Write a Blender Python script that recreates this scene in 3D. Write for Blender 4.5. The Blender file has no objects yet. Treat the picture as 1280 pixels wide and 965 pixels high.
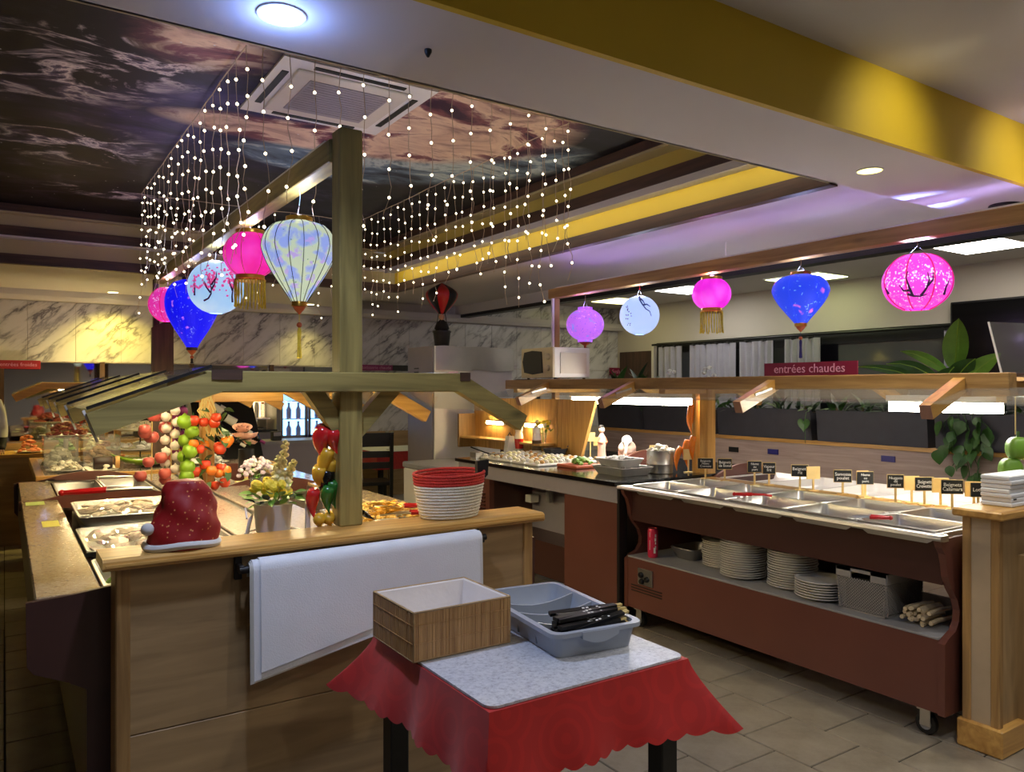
import bpy, math, random
from mathutils import Vector, Matrix, Euler
random.seed(7)
PI = math.pi
S = bpy.context.scene
COL = S.collection

# ------------------------------------------------------------------ camera
cam_d = bpy.data.cameras.new('camera'); cam = bpy.data.objects.new('camera', cam_d); COL.objects.link(cam)
YAW = math.atan(635 / 963.0)
cam.location = (0, 0, 1.5)
cam.rotation_euler = (PI / 2, 0, -YAW)
cam_d.sensor_fit = 'HORIZONTAL'; cam_d.sensor_width = 36.0
cam_d.lens = 963.0 / 1280.0 * 36.0
cam_d.shift_y = (485 - 482.5) / 1280.0 * 1.0
cam_d.clip_start = 0.05; cam_d.clip_end = 60
S.camera = cam

# ------------------------------------------------------------------ world + exposure
w = bpy.data.worlds.new('room_ambient'); S.world = w; w.use_nodes = True
bg = w.node_tree.nodes['Background']
bg.inputs[0].default_value = (0.62, 0.64, 0.72, 1); bg.inputs[1].default_value = 0.2
S.view_settings.view_transform = 'Standard'; S.view_settings.look = 'None'
S.view_settings.exposure = 0.72; S.view_settings.gamma = 1.0
S.view_settings.use_curve_mapping = False

def lamp(kind, name, loc, power, color, size=0.1, rot=(0, 0, 0), spot=None, blend=0.6, sy=None, parent=None):
    d = bpy.data.lights.new(name, kind); d.energy = power; d.color = color
    if kind == 'AREA':
        d.size = size
        if sy: d.shape = 'RECTANGLE'; d.size_y = sy
    else:
        d.shadow_soft_size = size
    if kind == 'SPOT':
        d.spot_size = spot; d.spot_blend = blend
    o = bpy.data.objects.new(name, d); COL.objects.link(o)
    o.location = loc; o.rotation_euler = rot
    return o

# ------------------------------------------------------------------ materials
MATS = {}
def _new(name):
    m = bpy.data.materials.new(name); m.use_nodes = True
    nt = m.node_tree; b = nt.nodes['Principled BSDF']
    MATS[name] = m
    return m, nt, b
def rgba(c): return (c[0], c[1], c[2], 1.0)
def sr(r, g, b):   # sRGB 0..255 -> linear
    f = lambda v: (v / 255) / 12.92 if v <= 10 else (((v / 255) + 0.055) / 1.055) ** 2.4
    return (f(r), f(g), f(b))
def plain(name, c, rough=0.5, metal=0.0, var=0.06, scale=14.0, coat=0.0, bump=0.0, bscale=60.0, sheen=0.0):
    m, nt, b = _new(name)
    tc = nt.nodes.new('ShaderNodeTexCoord'); n = nt.nodes.new('ShaderNodeTexNoise')
    n.inputs['Scale'].default_value = scale; n.inputs['Detail'].default_value = 3
    nt.links.new(tc.outputs['Object'], n.inputs['Vector'])
    mx = nt.nodes.new('ShaderNodeMix'); mx.data_type = 'RGBA'
    mx.inputs[6].default_value = rgba([max(0, v * (1 - var * 2)) for v in c]); mx.inputs[7].default_value = rgba([min(1, v * (1 + var * 2)) for v in c])
    nt.links.new(n.outputs['Fac'], mx.inputs[0]); nt.links.new(mx.outputs[2], b.inputs['Base Color'])
    b.inputs['Roughness'].default_value = rough; b.inputs['Metallic'].default_value = metal
    if coat: b.inputs['Coat Weight'].default_value = coat; b.inputs['Coat Roughness'].default_value = 0.15
    if sheen: b.inputs['Sheen Weight'].default_value = sheen
    if bump:
        n2 = nt.nodes.new('ShaderNodeTexNoise'); n2.inputs['Scale'].default_value = bscale; n2.inputs['Detail'].default_value = 4
        nt.links.new(tc.outputs['Object'], n2.inputs['Vector'])
        bp = nt.nodes.new('ShaderNodeBump'); bp.inputs['Strength'].default_value = bump; bp.inputs['Distance'].default_value = 0.01
        nt.links.new(n2.outputs['Fac'], bp.inputs['Height']); nt.links.new(bp.outputs['Normal'], b.inputs['Normal'])
    return m
def wood(name, c1, c2, axis='X', rough=0.45, knots=True, stretch=14.0, scale=1.6, coat=0.0):
    m, nt, b = _new(name)
    tc = nt.nodes.new('ShaderNodeTexCoord'); mp = nt.nodes.new('ShaderNodeMapping')
    sc = [stretch, stretch, stretch]; sc['XYZ'.index(axis)] = 1.0
    mp.inputs['Scale'].default_value = sc
    nt.links.new(tc.outputs['Object'], mp.inputs['Vector'])
    n = nt.nodes.new('ShaderNodeTexNoise'); n.inputs['Scale'].default_value = scale; n.inputs['Detail'].default_value = 6; n.inputs['Distortion'].default_value = 1.1
    nt.links.new(mp.outputs[0], n.inputs['Vector'])
    cr = nt.nodes.new('ShaderNodeValToRGB'); cr.color_ramp.elements[0].position = 0.32; cr.color_ramp.elements[1].position = 0.68
    cr.color_ramp.elements[0].color = rgba(c1); cr.color_ramp.elements[1].color = rgba(c2)
    nt.links.new(n.outputs['Fac'], cr.inputs[0])
    out = cr.outputs[0]
    if knots:
        mp2 = nt.nodes.new('ShaderNodeMapping'); s2 = [9.0] * 3; s2['XYZ'.index(axis)] = 3.2; mp2.inputs['Scale'].default_value = s2
        nt.links.new(tc.outputs['Object'], mp2.inputs['Vector'])
        v = nt.nodes.new('ShaderNodeTexVoronoi'); v.inputs['Scale'].default_value = 0.8
        nt.links.new(mp2.outputs[0], v.inputs['Vector'])
        k = nt.nodes.new('ShaderNodeValToRGB'); k.color_ramp.elements[0].position = 0.02; k.color_ramp.elements[1].position = 0.16
        k.color_ramp.elements[0].color = (0.3, 0.3, 0.3, 1); k.color_ramp.elements[1].color = (1, 1, 1, 1)
        nt.links.new(v.outputs['Distance'], k.inputs[0])
        mu = nt.nodes.new('ShaderNodeMix'); mu.data_type = 'RGBA'; mu.blend_type = 'MULTIPLY'; mu.inputs[0].default_value = 0.8
        nt.links.new(out, mu.inputs[6]); nt.links.new(k.outputs[0], mu.inputs[7]); out = mu.outputs[2]
    nt.links.new(out, b.inputs['Base Color']); b.inputs['Roughness'].default_value = rough
    bp = nt.nodes.new('ShaderNodeBump'); bp.inputs['Strength'].default_value = 0.15; bp.inputs['Distance'].default_value = 0.004
    nt.links.new(n.outputs['Fac'], bp.inputs['Height']); nt.links.new(bp.outputs['Normal'], b.inputs['Normal'])
    if coat: b.inputs['Coat Weight'].default_value = coat; b.inputs['Coat Roughness'].default_value = 0.2
    return m
def emis(name, c, strength, base=None):
    m, nt, b = _new(name)
    b.inputs['Base Color'].default_value = rgba(base or c); b.inputs['Emission Color'].default_value = rgba(c)
    b.inputs['Emission Strength'].default_value = strength; b.inputs['Roughness'].default_value = 0.6
    return m
def glass(name, tint=(1, 1, 1), refl=1.0, alpha_tint=0.04, cap=0.5):
    """thin pane: transparent with a fresnel mirror on top"""
    m, nt, b = _new(name); nt.nodes.remove(b)
    out = nt.nodes['Material Output']
    tr = nt.nodes.new('ShaderNodeBsdfTransparent'); tr.inputs[0].default_value = rgba(tint)
    gl = nt.nodes.new('ShaderNodeBsdfGlossy'); gl.inputs['Roughness'].default_value = 0.02
    df = nt.nodes.new('ShaderNodeBsdfDiffuse'); df.inputs[0].default_value = (0.8, 0.82, 0.82, 1)
    m1 = nt.nodes.new('ShaderNodeMixShader'); m1.inputs[0].default_value = alpha_tint
    nt.links.new(tr.outputs[0], m1.inputs[1]); nt.links.new(df.outputs[0], m1.inputs[2])
    lw = nt.nodes.new('ShaderNodeFresnel'); lw.inputs['IOR'].default_value = 1.5
    geo = nt.nodes.new('ShaderNodeNewGeometry')
    mul = nt.nodes.new('ShaderNodeMath'); mul.operation = 'MULTIPLY'; mul.inputs[1].default_value = refl; mul.use_clamp = True
    nt.links.new(lw.outputs[0], mul.inputs[0])
    # same fresnel from both sides of the thin pane
    fl = nt.nodes.new('ShaderNodeMath'); fl.operation = 'MINIMUM'; fl.inputs[1].default_value = cap
    nt.links.new(mul.outputs[0], fl.inputs[0])
    m2 = nt.nodes.new('ShaderNodeMixShader')
    nt.links.new(fl.outputs[0], m2.inputs[0]); nt.links.new(m1.outputs[0], m2.inputs[1]); nt.links.new(gl.outputs[0], m2.inputs[2])
    nt.links.new(m2.outputs[0], out.inputs[0])
    return m
def M(n): return MATS[n]

# woods
for ax in 'XYZ':
    wood('frame_wood_' + ax, sr(122, 108, 58), sr(172, 154, 88), ax, 0.5)
    wood('warm_wood_' + ax, sr(138, 104, 60), sr(184, 146, 90), ax, 0.5)
    wood('ledge_pine_' + ax, sr(176, 128, 62), sr(214, 168, 92), ax, 0.35, coat=0.25)
    wood('dark_wood_' + ax, sr(58, 40, 30), sr(86, 60, 44), ax, 0.5, knots=False)
    wood('oak_panel_' + ax, sr(138, 112, 76), sr(176, 146, 102), ax, 0.5, knots=False, stretch=10, scale=1.3)
wood('pale_panel', sr(148, 128, 118), sr(176, 156, 144), 'Y', 0.5, knots=False, stretch=18)
wood('bamboo', sr(150, 108, 62), sr(196, 154, 98), 'Z', 0.45, knots=False, stretch=30, scale=3)
# paints, plastics, metals
plain('ceiling_white', sr(200, 196, 194), 0.8, var=0.02, scale=2)
plain('soffit_white', sr(206, 202, 204), 0.7, var=0.02, scale=2)
plain('mustard_paint', sr(206, 176, 40), 0.6, var=0.05, scale=2)
plain('olive_paint', sr(186, 168, 78), 0.6, var=0.05, scale=2)
plain('beige_paint', sr(176, 164, 126), 0.7, var=0.05, scale=2)
plain('wall_cream', sr(200, 192, 180), 0.8, var=0.03, scale=2)
plain('brown_laminate', sr(106, 64, 54), 0.32, var=0.08, scale=3)
plain('dark_brown', sr(70, 42, 37), 0.35, var=0.06, scale=4)
plain('shelf_grey', sr(150, 150, 152), 0.45, var=0.05)
plain('fascia_grey', sr(148, 142, 150), 0.5, var=0.03)
plain('black_top', sr(18, 18, 20), 0.12, var=0.1, coat=0.4)
plain('black', sr(14, 14, 15), 0.45, var=0.1)
plain('black_gloss', sr(10, 10, 11), 0.1, var=0.1)
plain('planter_grey', sr(52, 52, 58), 0.6, var=0.1)
plain('steel', sr(204, 202, 198), 0.34, 1.0, var=0.04, scale=6)
plain('steel_rough', sr(176, 174, 170), 0.38, 1.0, var=0.06, scale=9)
plain('chrome', sr(220, 220, 222), 0.08, 1.0, var=0.02)
plain('gold', sr(208, 160, 62), 0.3, 0.8, var=0.1)
plain('gold_thread', sr(244, 208, 72), 0.7, var=0.2, scale=60)
plain('end_grain', sr(176, 136, 116), 0.7, var=0.1, scale=30)
plain('porcelain', sr(236, 233, 226), 0.2, var=0.02)
plain('white_plastic', sr(228, 226, 224), 0.4, var=0.02)
plain('offwhite', sr(206, 200, 190), 0.5, var=0.03)
plain('steel_pale', sr(196, 194, 190), 0.4, 0.45, var=0.05)
plain('grey_plastic', sr(152, 160, 172), 0.35, var=0.04)
plain('grey_weave', sr(150, 146, 142), 0.6, var=0.05)
plain('paper', sr(226, 230, 236), 0.75, var=0.02, bump=0.1, bscale=200)
plain('paper_shade', sr(208, 206, 196), 0.75, var=0.03)
plain('lining', sr(222, 216, 212), 0.85, var=0.03, bump=0.3, bscale=12)
plain('rope_white', sr(222, 214, 192), 0.85, var=0.06, scale=40, bump=0.6, bscale=140)
plain('rope_red', sr(196, 52, 40), 0.85, var=0.1, scale=40, bump=0.6, bscale=140)
plain('red_plastic', sr(178, 22, 28), 0.28, var=0.05)
plain('red_gloss', sr(196, 30, 34), 0.15, var=0.1, coat=0.5)
plain('tomato_red', sr(214, 66, 32), 0.25, var=0.25, scale=9, coat=0.4)
plain('tomato_pink', sr(200, 92, 84), 0.3, var=0.15, scale=9, coat=0.3)
plain('orange_gloss', sr(232, 126, 30), 0.25, var=0.1, coat=0.4)
plain('yellow_gloss', sr(214, 164, 44), 0.25, var=0.15, coat=0.4)
plain('green_gloss', sr(40, 110, 40), 0.2, var=0.2, coat=0.4)
plain('lime', sr(128, 168, 40), 0.35, var=0.15)
plain('leaf_green', sr(58, 96, 40), 0.45, var=0.3, scale=9)
plain('leaf_bright', sr(112, 160, 54), 0.4, var=0.25, scale=9)
plain('leaf_dark', sr(34, 58, 34), 0.5, var=0.3, scale=9)
plain('garlic', sr(228, 214, 204), 0.5, var=0.08, scale=20)
plain('onion_purple', sr(134, 48, 110), 0.35, var=0.15, scale=20)
plain('petal_yellow', sr(238, 210, 60), 0.6, var=0.12, scale=20)
plain('petal_cream', sr(232, 228, 178), 0.6, var=0.08, scale=20)
plain('petal_lilac', sr(206, 190, 210), 0.6, var=0.12, scale=20)
plain('petal_rose', sr(232, 188, 170), 0.6, var=0.1, scale=20)
plain('petal_white', sr(230, 228, 226), 0.6, var=0.05)
plain('raffia', sr(206, 184, 120), 0.8, var=0.1)
plain('sign_maroon', sr(120, 16, 52), 0.4, var=0.04)
plain('sign_magenta', sr(136, 22, 96), 0.4, var=0.04)
plain('sign_letters', sr(214, 150, 180), 0.5, var=0.02)
plain('chalk', sr(230, 230, 226), 0.9, var=0.02)
plain('slate', sr(24, 26, 28), 0.7, var=0.15)
plain('card_wood', sr(226, 196, 128), 0.6, var=0.08)
plain('curtain_grey', sr(158, 156, 166), 0.85, var=0.05, scale=8)
plain('skin', sr(190, 140, 116), 0.5, var=0.05)
plain('hair_dark', sr(22, 18, 18), 0.6, var=0.2)
plain('shirt_white', sr(206, 204, 198), 0.8, var=0.04)
plain('bread', sr(206, 160, 96), 0.7, var=0.25, scale=14, bump=0.6, bscale=40)
plain('cream_food', sr(236, 230, 208), 0.5, var=0.08, scale=20, bump=0.5, bscale=50)
plain('shrimp', sr(214, 128, 96), 0.4, var=0.25, scale=20, bump=0.4, bscale=50)
plain('raw_fish', sr(224, 206, 188), 0.3, var=0.15, scale=20, bump=0.6, bscale=40)
plain('salami', sr(176, 90, 84), 0.4, var=0.3, scale=22, bump=0.6, bscale=40)
plain('chocolate', sr(48, 28, 20), 0.4, var=0.2)
plain('lettuce', sr(120, 160, 70), 0.5, var=0.25, scale=16)
plain('chips', sr(222, 178, 96), 0.6, var=0.25, scale=18)
plain('clay_red', sr(178, 84, 48), 0.5, var=0.1)
plain('blue_print', sr(40, 36, 110), 0.5, var=0.05)
plain('vine', sr(92, 74, 48), 0.8, var=0.2)
glass('pane', (0.97, 0.99, 0.98), 0.55, 0.05, 0.22)
glass('acrylic', (0.95, 0.96, 0.95), 0.9, 0.10)
glass('cling_film', (1, 1, 1), 1.2, 0.10, 0.3)
glass('window_glass', (0.12, 0.17, 0.17), 1.2, 0.10)
m, nt, b = _new('mirror'); b.inputs['Metallic'].default_value = 1.0; b.inputs['Roughness'].default_value = 0.03; b.inputs['Base Color'].default_value = (0.55, 0.54, 0.52, 1)

# red velvet with gold sparkle (santa hat)
m, nt, b = _new('santa_velvet')
tc = nt.nodes.new('ShaderNodeTexCoord'); v = nt.nodes.new('ShaderNodeTexVoronoi'); v.inputs['Scale'].default_value = 60
nt.links.new(tc.outputs['Object'], v.inputs['Vector'])
r_ = nt.nodes.new('ShaderNodeValToRGB'); r_.color_ramp.elements[0].position = 0.13; r_.color_ramp.elements[1].position = 0.2
r_.color_ramp.elements[0].color = rgba(sr(226, 150, 90)); r_.color_ramp.elements[1].color = rgba(sr(150, 18, 20))
nt.links.new(v.outputs['Distance'], r_.inputs[0]); nt.links.new(r_.outputs[0], b.inputs['Base Color'])
b.inputs['Roughness'].default_value = 0.5

# red tablecloth with darker tone-on-tone rosettes
m, nt, b = _new('red_cloth')
tc = nt.nodes.new('ShaderNodeTexCoord'); v = nt.nodes.new('ShaderNodeTexVoronoi'); v.inputs['Scale'].default_value = 8.5
nt.links.new(tc.outputs['Object'], v.inputs['Vector'])
wv = nt.nodes.new('ShaderNodeMath'); wv.operation = 'SINE'
ml = nt.nodes.new('ShaderNodeMath'); ml.operation = 'MULTIPLY'; ml.inputs[1].default_value = 22
nt.links.new(v.outputs['Distance'], ml.inputs[0]); nt.links.new(ml.outputs[0], wv.inputs[0])
r_ = nt.nodes.new('ShaderNodeValToRGB'); r_.color_ramp.elements[0].position = 0.25; r_.color_ramp.elements[1].position = 0.6
r_.color_ramp.elements[0].color = rgba(sr(176, 25, 24)); r_.color_ramp.elements[1].color = rgba(sr(186, 28, 26))
nt.links.new(wv.outputs[0], r_.inputs[0]); nt.links.new(r_.outputs[0], b.inputs['Base Color'])
b.inputs['Roughness'].default_value = 0.55; b.inputs['Sheen Weight'].default_value = 0.2

# speckled vinyl and granite
def speckle(name, cs, scale, rough, coat=0.0):
    m, nt, b = _new(name)
    tc = nt.nodes.new('ShaderNodeTexCoord'); n = nt.nodes.new('ShaderNodeTexNoise'); n.inputs['Scale'].default_value = scale; n.inputs['Detail'].default_value = 5
    n.inputs['Roughness'].default_value = 0.75
    nt.links.new(tc.outputs['Object'], n.inputs['Vector'])
    r_ = nt.nodes.new('ShaderNodeValToRGB'); el = r_.color_ramp.elements
    el[0].position = 0.30; el[1].position = 0.68; el[0].color = rgba(cs[0]); el[1].color = rgba(cs[-1])
    for i, c in enumerate(cs[1:-1]):
        e = el.new(0.30 + 0.38 * (i + 1) / (len(cs) - 1)); e.color = rgba(c)
    nt.links.new(n.outputs['Fac'], r_.inputs[0]); nt.links.new(r_.outputs[0], b.inputs['Base Color'])
    b.inputs['Roughness'].default_value = rough
    if coat: b.inputs['Coat Weight'].default_value = coat; b.inputs['Coat Roughness'].default_value = 0.08
speckle('speckled_vinyl', [sr(112, 116, 128), sr(176, 180, 190), sr(196, 200, 208), sr(206, 208, 214)], 90, 0.3, 0.3)
speckle('granite', [sr(92, 70, 48), sr(168, 140, 100), sr(190, 168, 128), sr(206, 190, 158)], 70, 0.2, 0.3)
speckle('granite_pink', [sr(140, 120, 108), sr(178, 160, 146), sr(190, 176, 162)], 60, 0.25, 0.3)
speckle('floor_tile', [sr(120, 111, 96), sr(138, 129, 113), sr(150, 141, 125)], 5, 0.28)
speckle('wood_chips', [sr(120, 88, 48), sr(214, 176, 110), sr(232, 208, 150)], 60, 0.7)
plain('grout', sr(34, 31, 28), 0.9)
plain('edge_beige', sr(186, 166, 136), 0.6, var=0.06)
plain('fibre', sr(202, 184, 150), 0.8, var=0.2, scale=30)

# marble with broken diagonal grey veins
m, nt, b = _new('marble')
geo = nt.nodes.new('ShaderNodeNewGeometry')
mp = nt.nodes.new('ShaderNodeMapping'); mp.inputs['Rotation'].default_value = (0, 0.72, 0)
nt.links.new(geo.outputs['Position'], mp.inputs['Vector'])
mp1 = nt.nodes.new('ShaderNodeMapping'); mp1.inputs['Scale'].default_value = (0.75, 1, 2.6); nt.links.new(mp.outputs[0], mp1.inputs['Vector'])
n = nt.nodes.new('ShaderNodeTexNoise'); n.inputs['Scale'].default_value = 2.4; n.inputs['Detail'].default_value = 7; n.inputs['Distortion'].default_value = 0.25; n.inputs['Roughness'].default_value = 0.6
nt.links.new(mp1.outputs[0], n.inputs['Vector'])
r_ = nt.nodes.new('ShaderNodeValToRGB'); el = r_.color_ramp.elements
el[0].position = 0.40; el[0].color = (0, 0, 0, 1); el[1].position = 0.60; el[1].color = (0, 0, 0, 1)
for p, c in ((0.46, 0.3), (0.5, 1.0), (0.53, 0.35)):
    e = el.new(p); e.color = (c, c, c, 1)
nt.links.new(n.outputs['Fac'], r_.inputs[0])
n2 = nt.nodes.new('ShaderNodeTexNoise'); n2.inputs['Scale'].default_value = 2.3; n2.inputs['Detail'].default_value = 4; nt.links.new(mp.outputs[0], n2.inputs['Vector'])
r2 = nt.nodes.new('ShaderNodeValToRGB'); r2.color_ramp.elements[0].position = 0.34; r2.color_ramp.elements[1].position = 0.6
nt.links.new(n2.outputs['Fac'], r2.inputs[0])
mm = nt.nodes.new('ShaderNodeMath'); mm.operation = 'MULTIPLY'; nt.links.new(r_.outputs[0], mm.inputs[0]); nt.links.new(r2.outputs[0], mm.inputs[1])
mx = nt.nodes.new('ShaderNodeMix'); mx.data_type = 'RGBA'; mx.inputs[6].default_value = rgba(sr(208, 206, 210)); mx.inputs[7].default_value = rgba(sr(104, 100, 110))
nt.links.new(mm.outputs[0], mx.inputs[0]); nt.links.new(mx.outputs[2], b.inputs['Base Color']); b.inputs['Roughness'].default_value = 0.25

# printed night-sky ceiling: nebula bands of cream, violet and blue on near black, with stars
m, nt, b = _new('nebula_print')
tc = nt.nodes.new('ShaderNodeNewGeometry')
def noise(scale, detail, dist, vec):
    n = nt.nodes.new('ShaderNodeTexNoise'); n.inputs['Scale'].default_value = scale; n.inputs['Detail'].default_value = detail; n.inputs['Distortion'].default_value = dist
    n.inputs['Roughness'].default_value = 0.62
    nt.links.new(vec, n.inputs['Vector']); return n
def ramp(fac, stops):
    r = nt.nodes.new('ShaderNodeValToRGB'); e = r.color_ramp.elements
    e[0].position = stops[0][0]; e[0].color = rgba(stops[0][1]); e[1].position = stops[-1][0]; e[1].color = rgba(stops[-1][1])
    for p, c in stops[1:-1]: q = e.new(p); q.color = rgba(c)
    nt.links.new(fac, r.inputs[0]); return r
def blob(cx, cy, rx, ry, ang):
    mp = nt.nodes.new('ShaderNodeMapping'); mp.vector_type = 'TEXTURE'
    mp.inputs['Location'].default_value = (cx, cy, 2.9); mp.inputs['Rotation'].default_value = (0, 0, ang); mp.inputs['Scale'].default_value = (rx, ry, 1)
    nt.links.new(tc.outputs['Position'], mp.inputs['Vector'])
    g = nt.nodes.new('ShaderNodeTexGradient'); g.gradient_type = 'SPHERICAL'; nt.links.new(mp.outputs[0], g.inputs[0]); return g
def mul(a, bb):
    q = nt.nodes.new('ShaderNodeMath'); q.operation = 'MULTIPLY'; q.use_clamp = True; nt.links.new(a, q.inputs[0])
    if isinstance(bb, float): q.inputs[1].default_value = bb
    else: nt.links.new(bb, q.inputs[1])
    return q
def mixc(f, a, bb):
    q = nt.nodes.new('ShaderNodeMix'); q.data_type = 'RGBA'; nt.links.new(f, q.inputs[0]); nt.links.new(a, q.inputs[6]); nt.links.new(bb, q.inputs[7]); return q
mp = nt.nodes.new('ShaderNodeMapping'); mp.inputs['Rotation'].default_value = (0, 0, 0.35); mp.inputs['Scale'].default_value = (0.9, 1.5, 1)
nt.links.new(tc.outputs['Position'], mp.inputs['Vector'])
n1 = noise(2.4, 12, 0.7, mp.outputs[0]); n2 = noise(3.0, 8, 0.8, mp.outputs[0])
dark = ramp(n2.outputs['Fac'], [(0.40, sr(16, 14, 15)), (0.55, sr(28, 25, 32)), (0.66, sr(54, 48, 66)), (0.8, sr(110, 104, 124))])
warm = ramp(n1.outputs['Fac'], [(0.36, sr(60, 30, 58)), (0.45, sr(138, 84, 92)), (0.51, sr(232, 204, 180)), (0.58, sr(214, 180, 160)), (0.70, sr(104, 56, 76))])
cool = ramp(n1.outputs['Fac'], [(0.36, sr(30, 40, 56)), (0.5, sr(110, 132, 150)), (0.56, sr(190, 204, 204)), (0.66, sr(60, 84, 100))])
streak = ramp(n1.outputs['Fac'], [(0.5, sr(20, 18, 24)), (0.535, sr(150, 140, 150)), (0.56, sr(230, 220, 220)), (0.585, sr(110, 100, 120)), (0.64, sr(26, 22, 34))])
c = dark.outputs[0]
navy = ramp(n2.outputs['Fac'], [(0.35, sr(24, 22, 52)), (0.55, sr(52, 46, 92)), (0.75, sr(104, 96, 140))])
for src, blobs, gain in ((navy, [(1.0, 4.3, 1.1, 1.0, 0.0)], 1.6), (streak, [(0.45, 3.7, 0.42, 1.0, 0.35), (0.35, 5.2, 0.5, 0.5, 0.2), (0.7, 6.3, 0.5, 0.25, 0.0), (-0.6, 4.4, 0.8, 1.2, 0.5)], 1.7),
                         (warm, [(0.70, 3.40, 0.34, 0.30, 0.3)], 1.5), (cool, [(2.35, 4.35, 1.0, 0.5, -0.75), (1.75, 4.75, 0.7, 0.3, 0.1)], 4.0), (warm, [(1.5, 4.30, 0.9, 0.24, -0.03), (2.05, 3.75, 0.8, 0.7, -0.5)], 4.0)):
    for bl in blobs:
        g = blob(*bl); f = mul(g.outputs['Fac'], gain); c = mixc(f.outputs[0], c, src.outputs[0]).outputs[2]
vs = nt.nodes.new('ShaderNodeTexVoronoi'); vs.inputs['Scale'].default_value = 9; nt.links.new(tc.outputs['Position'], vs.inputs['Vector'])
st = ramp(vs.outputs['Distance'], [(0.02, (1, 1, 1)), (0.06, (0, 0, 0))])
wh = nt.nodes.new('ShaderNodeRGB'); wh.outputs[0].default_value = (0.8, 0.82, 0.9, 1)
c = mixc(st.outputs[0], c, wh.outputs[0]).outputs[2]
nt.links.new(c, b.inputs['Base Color']); b.inputs['Roughness'].default_value = 0.55; b.inputs['Specular IOR Level'].default_value = 0.2

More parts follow.
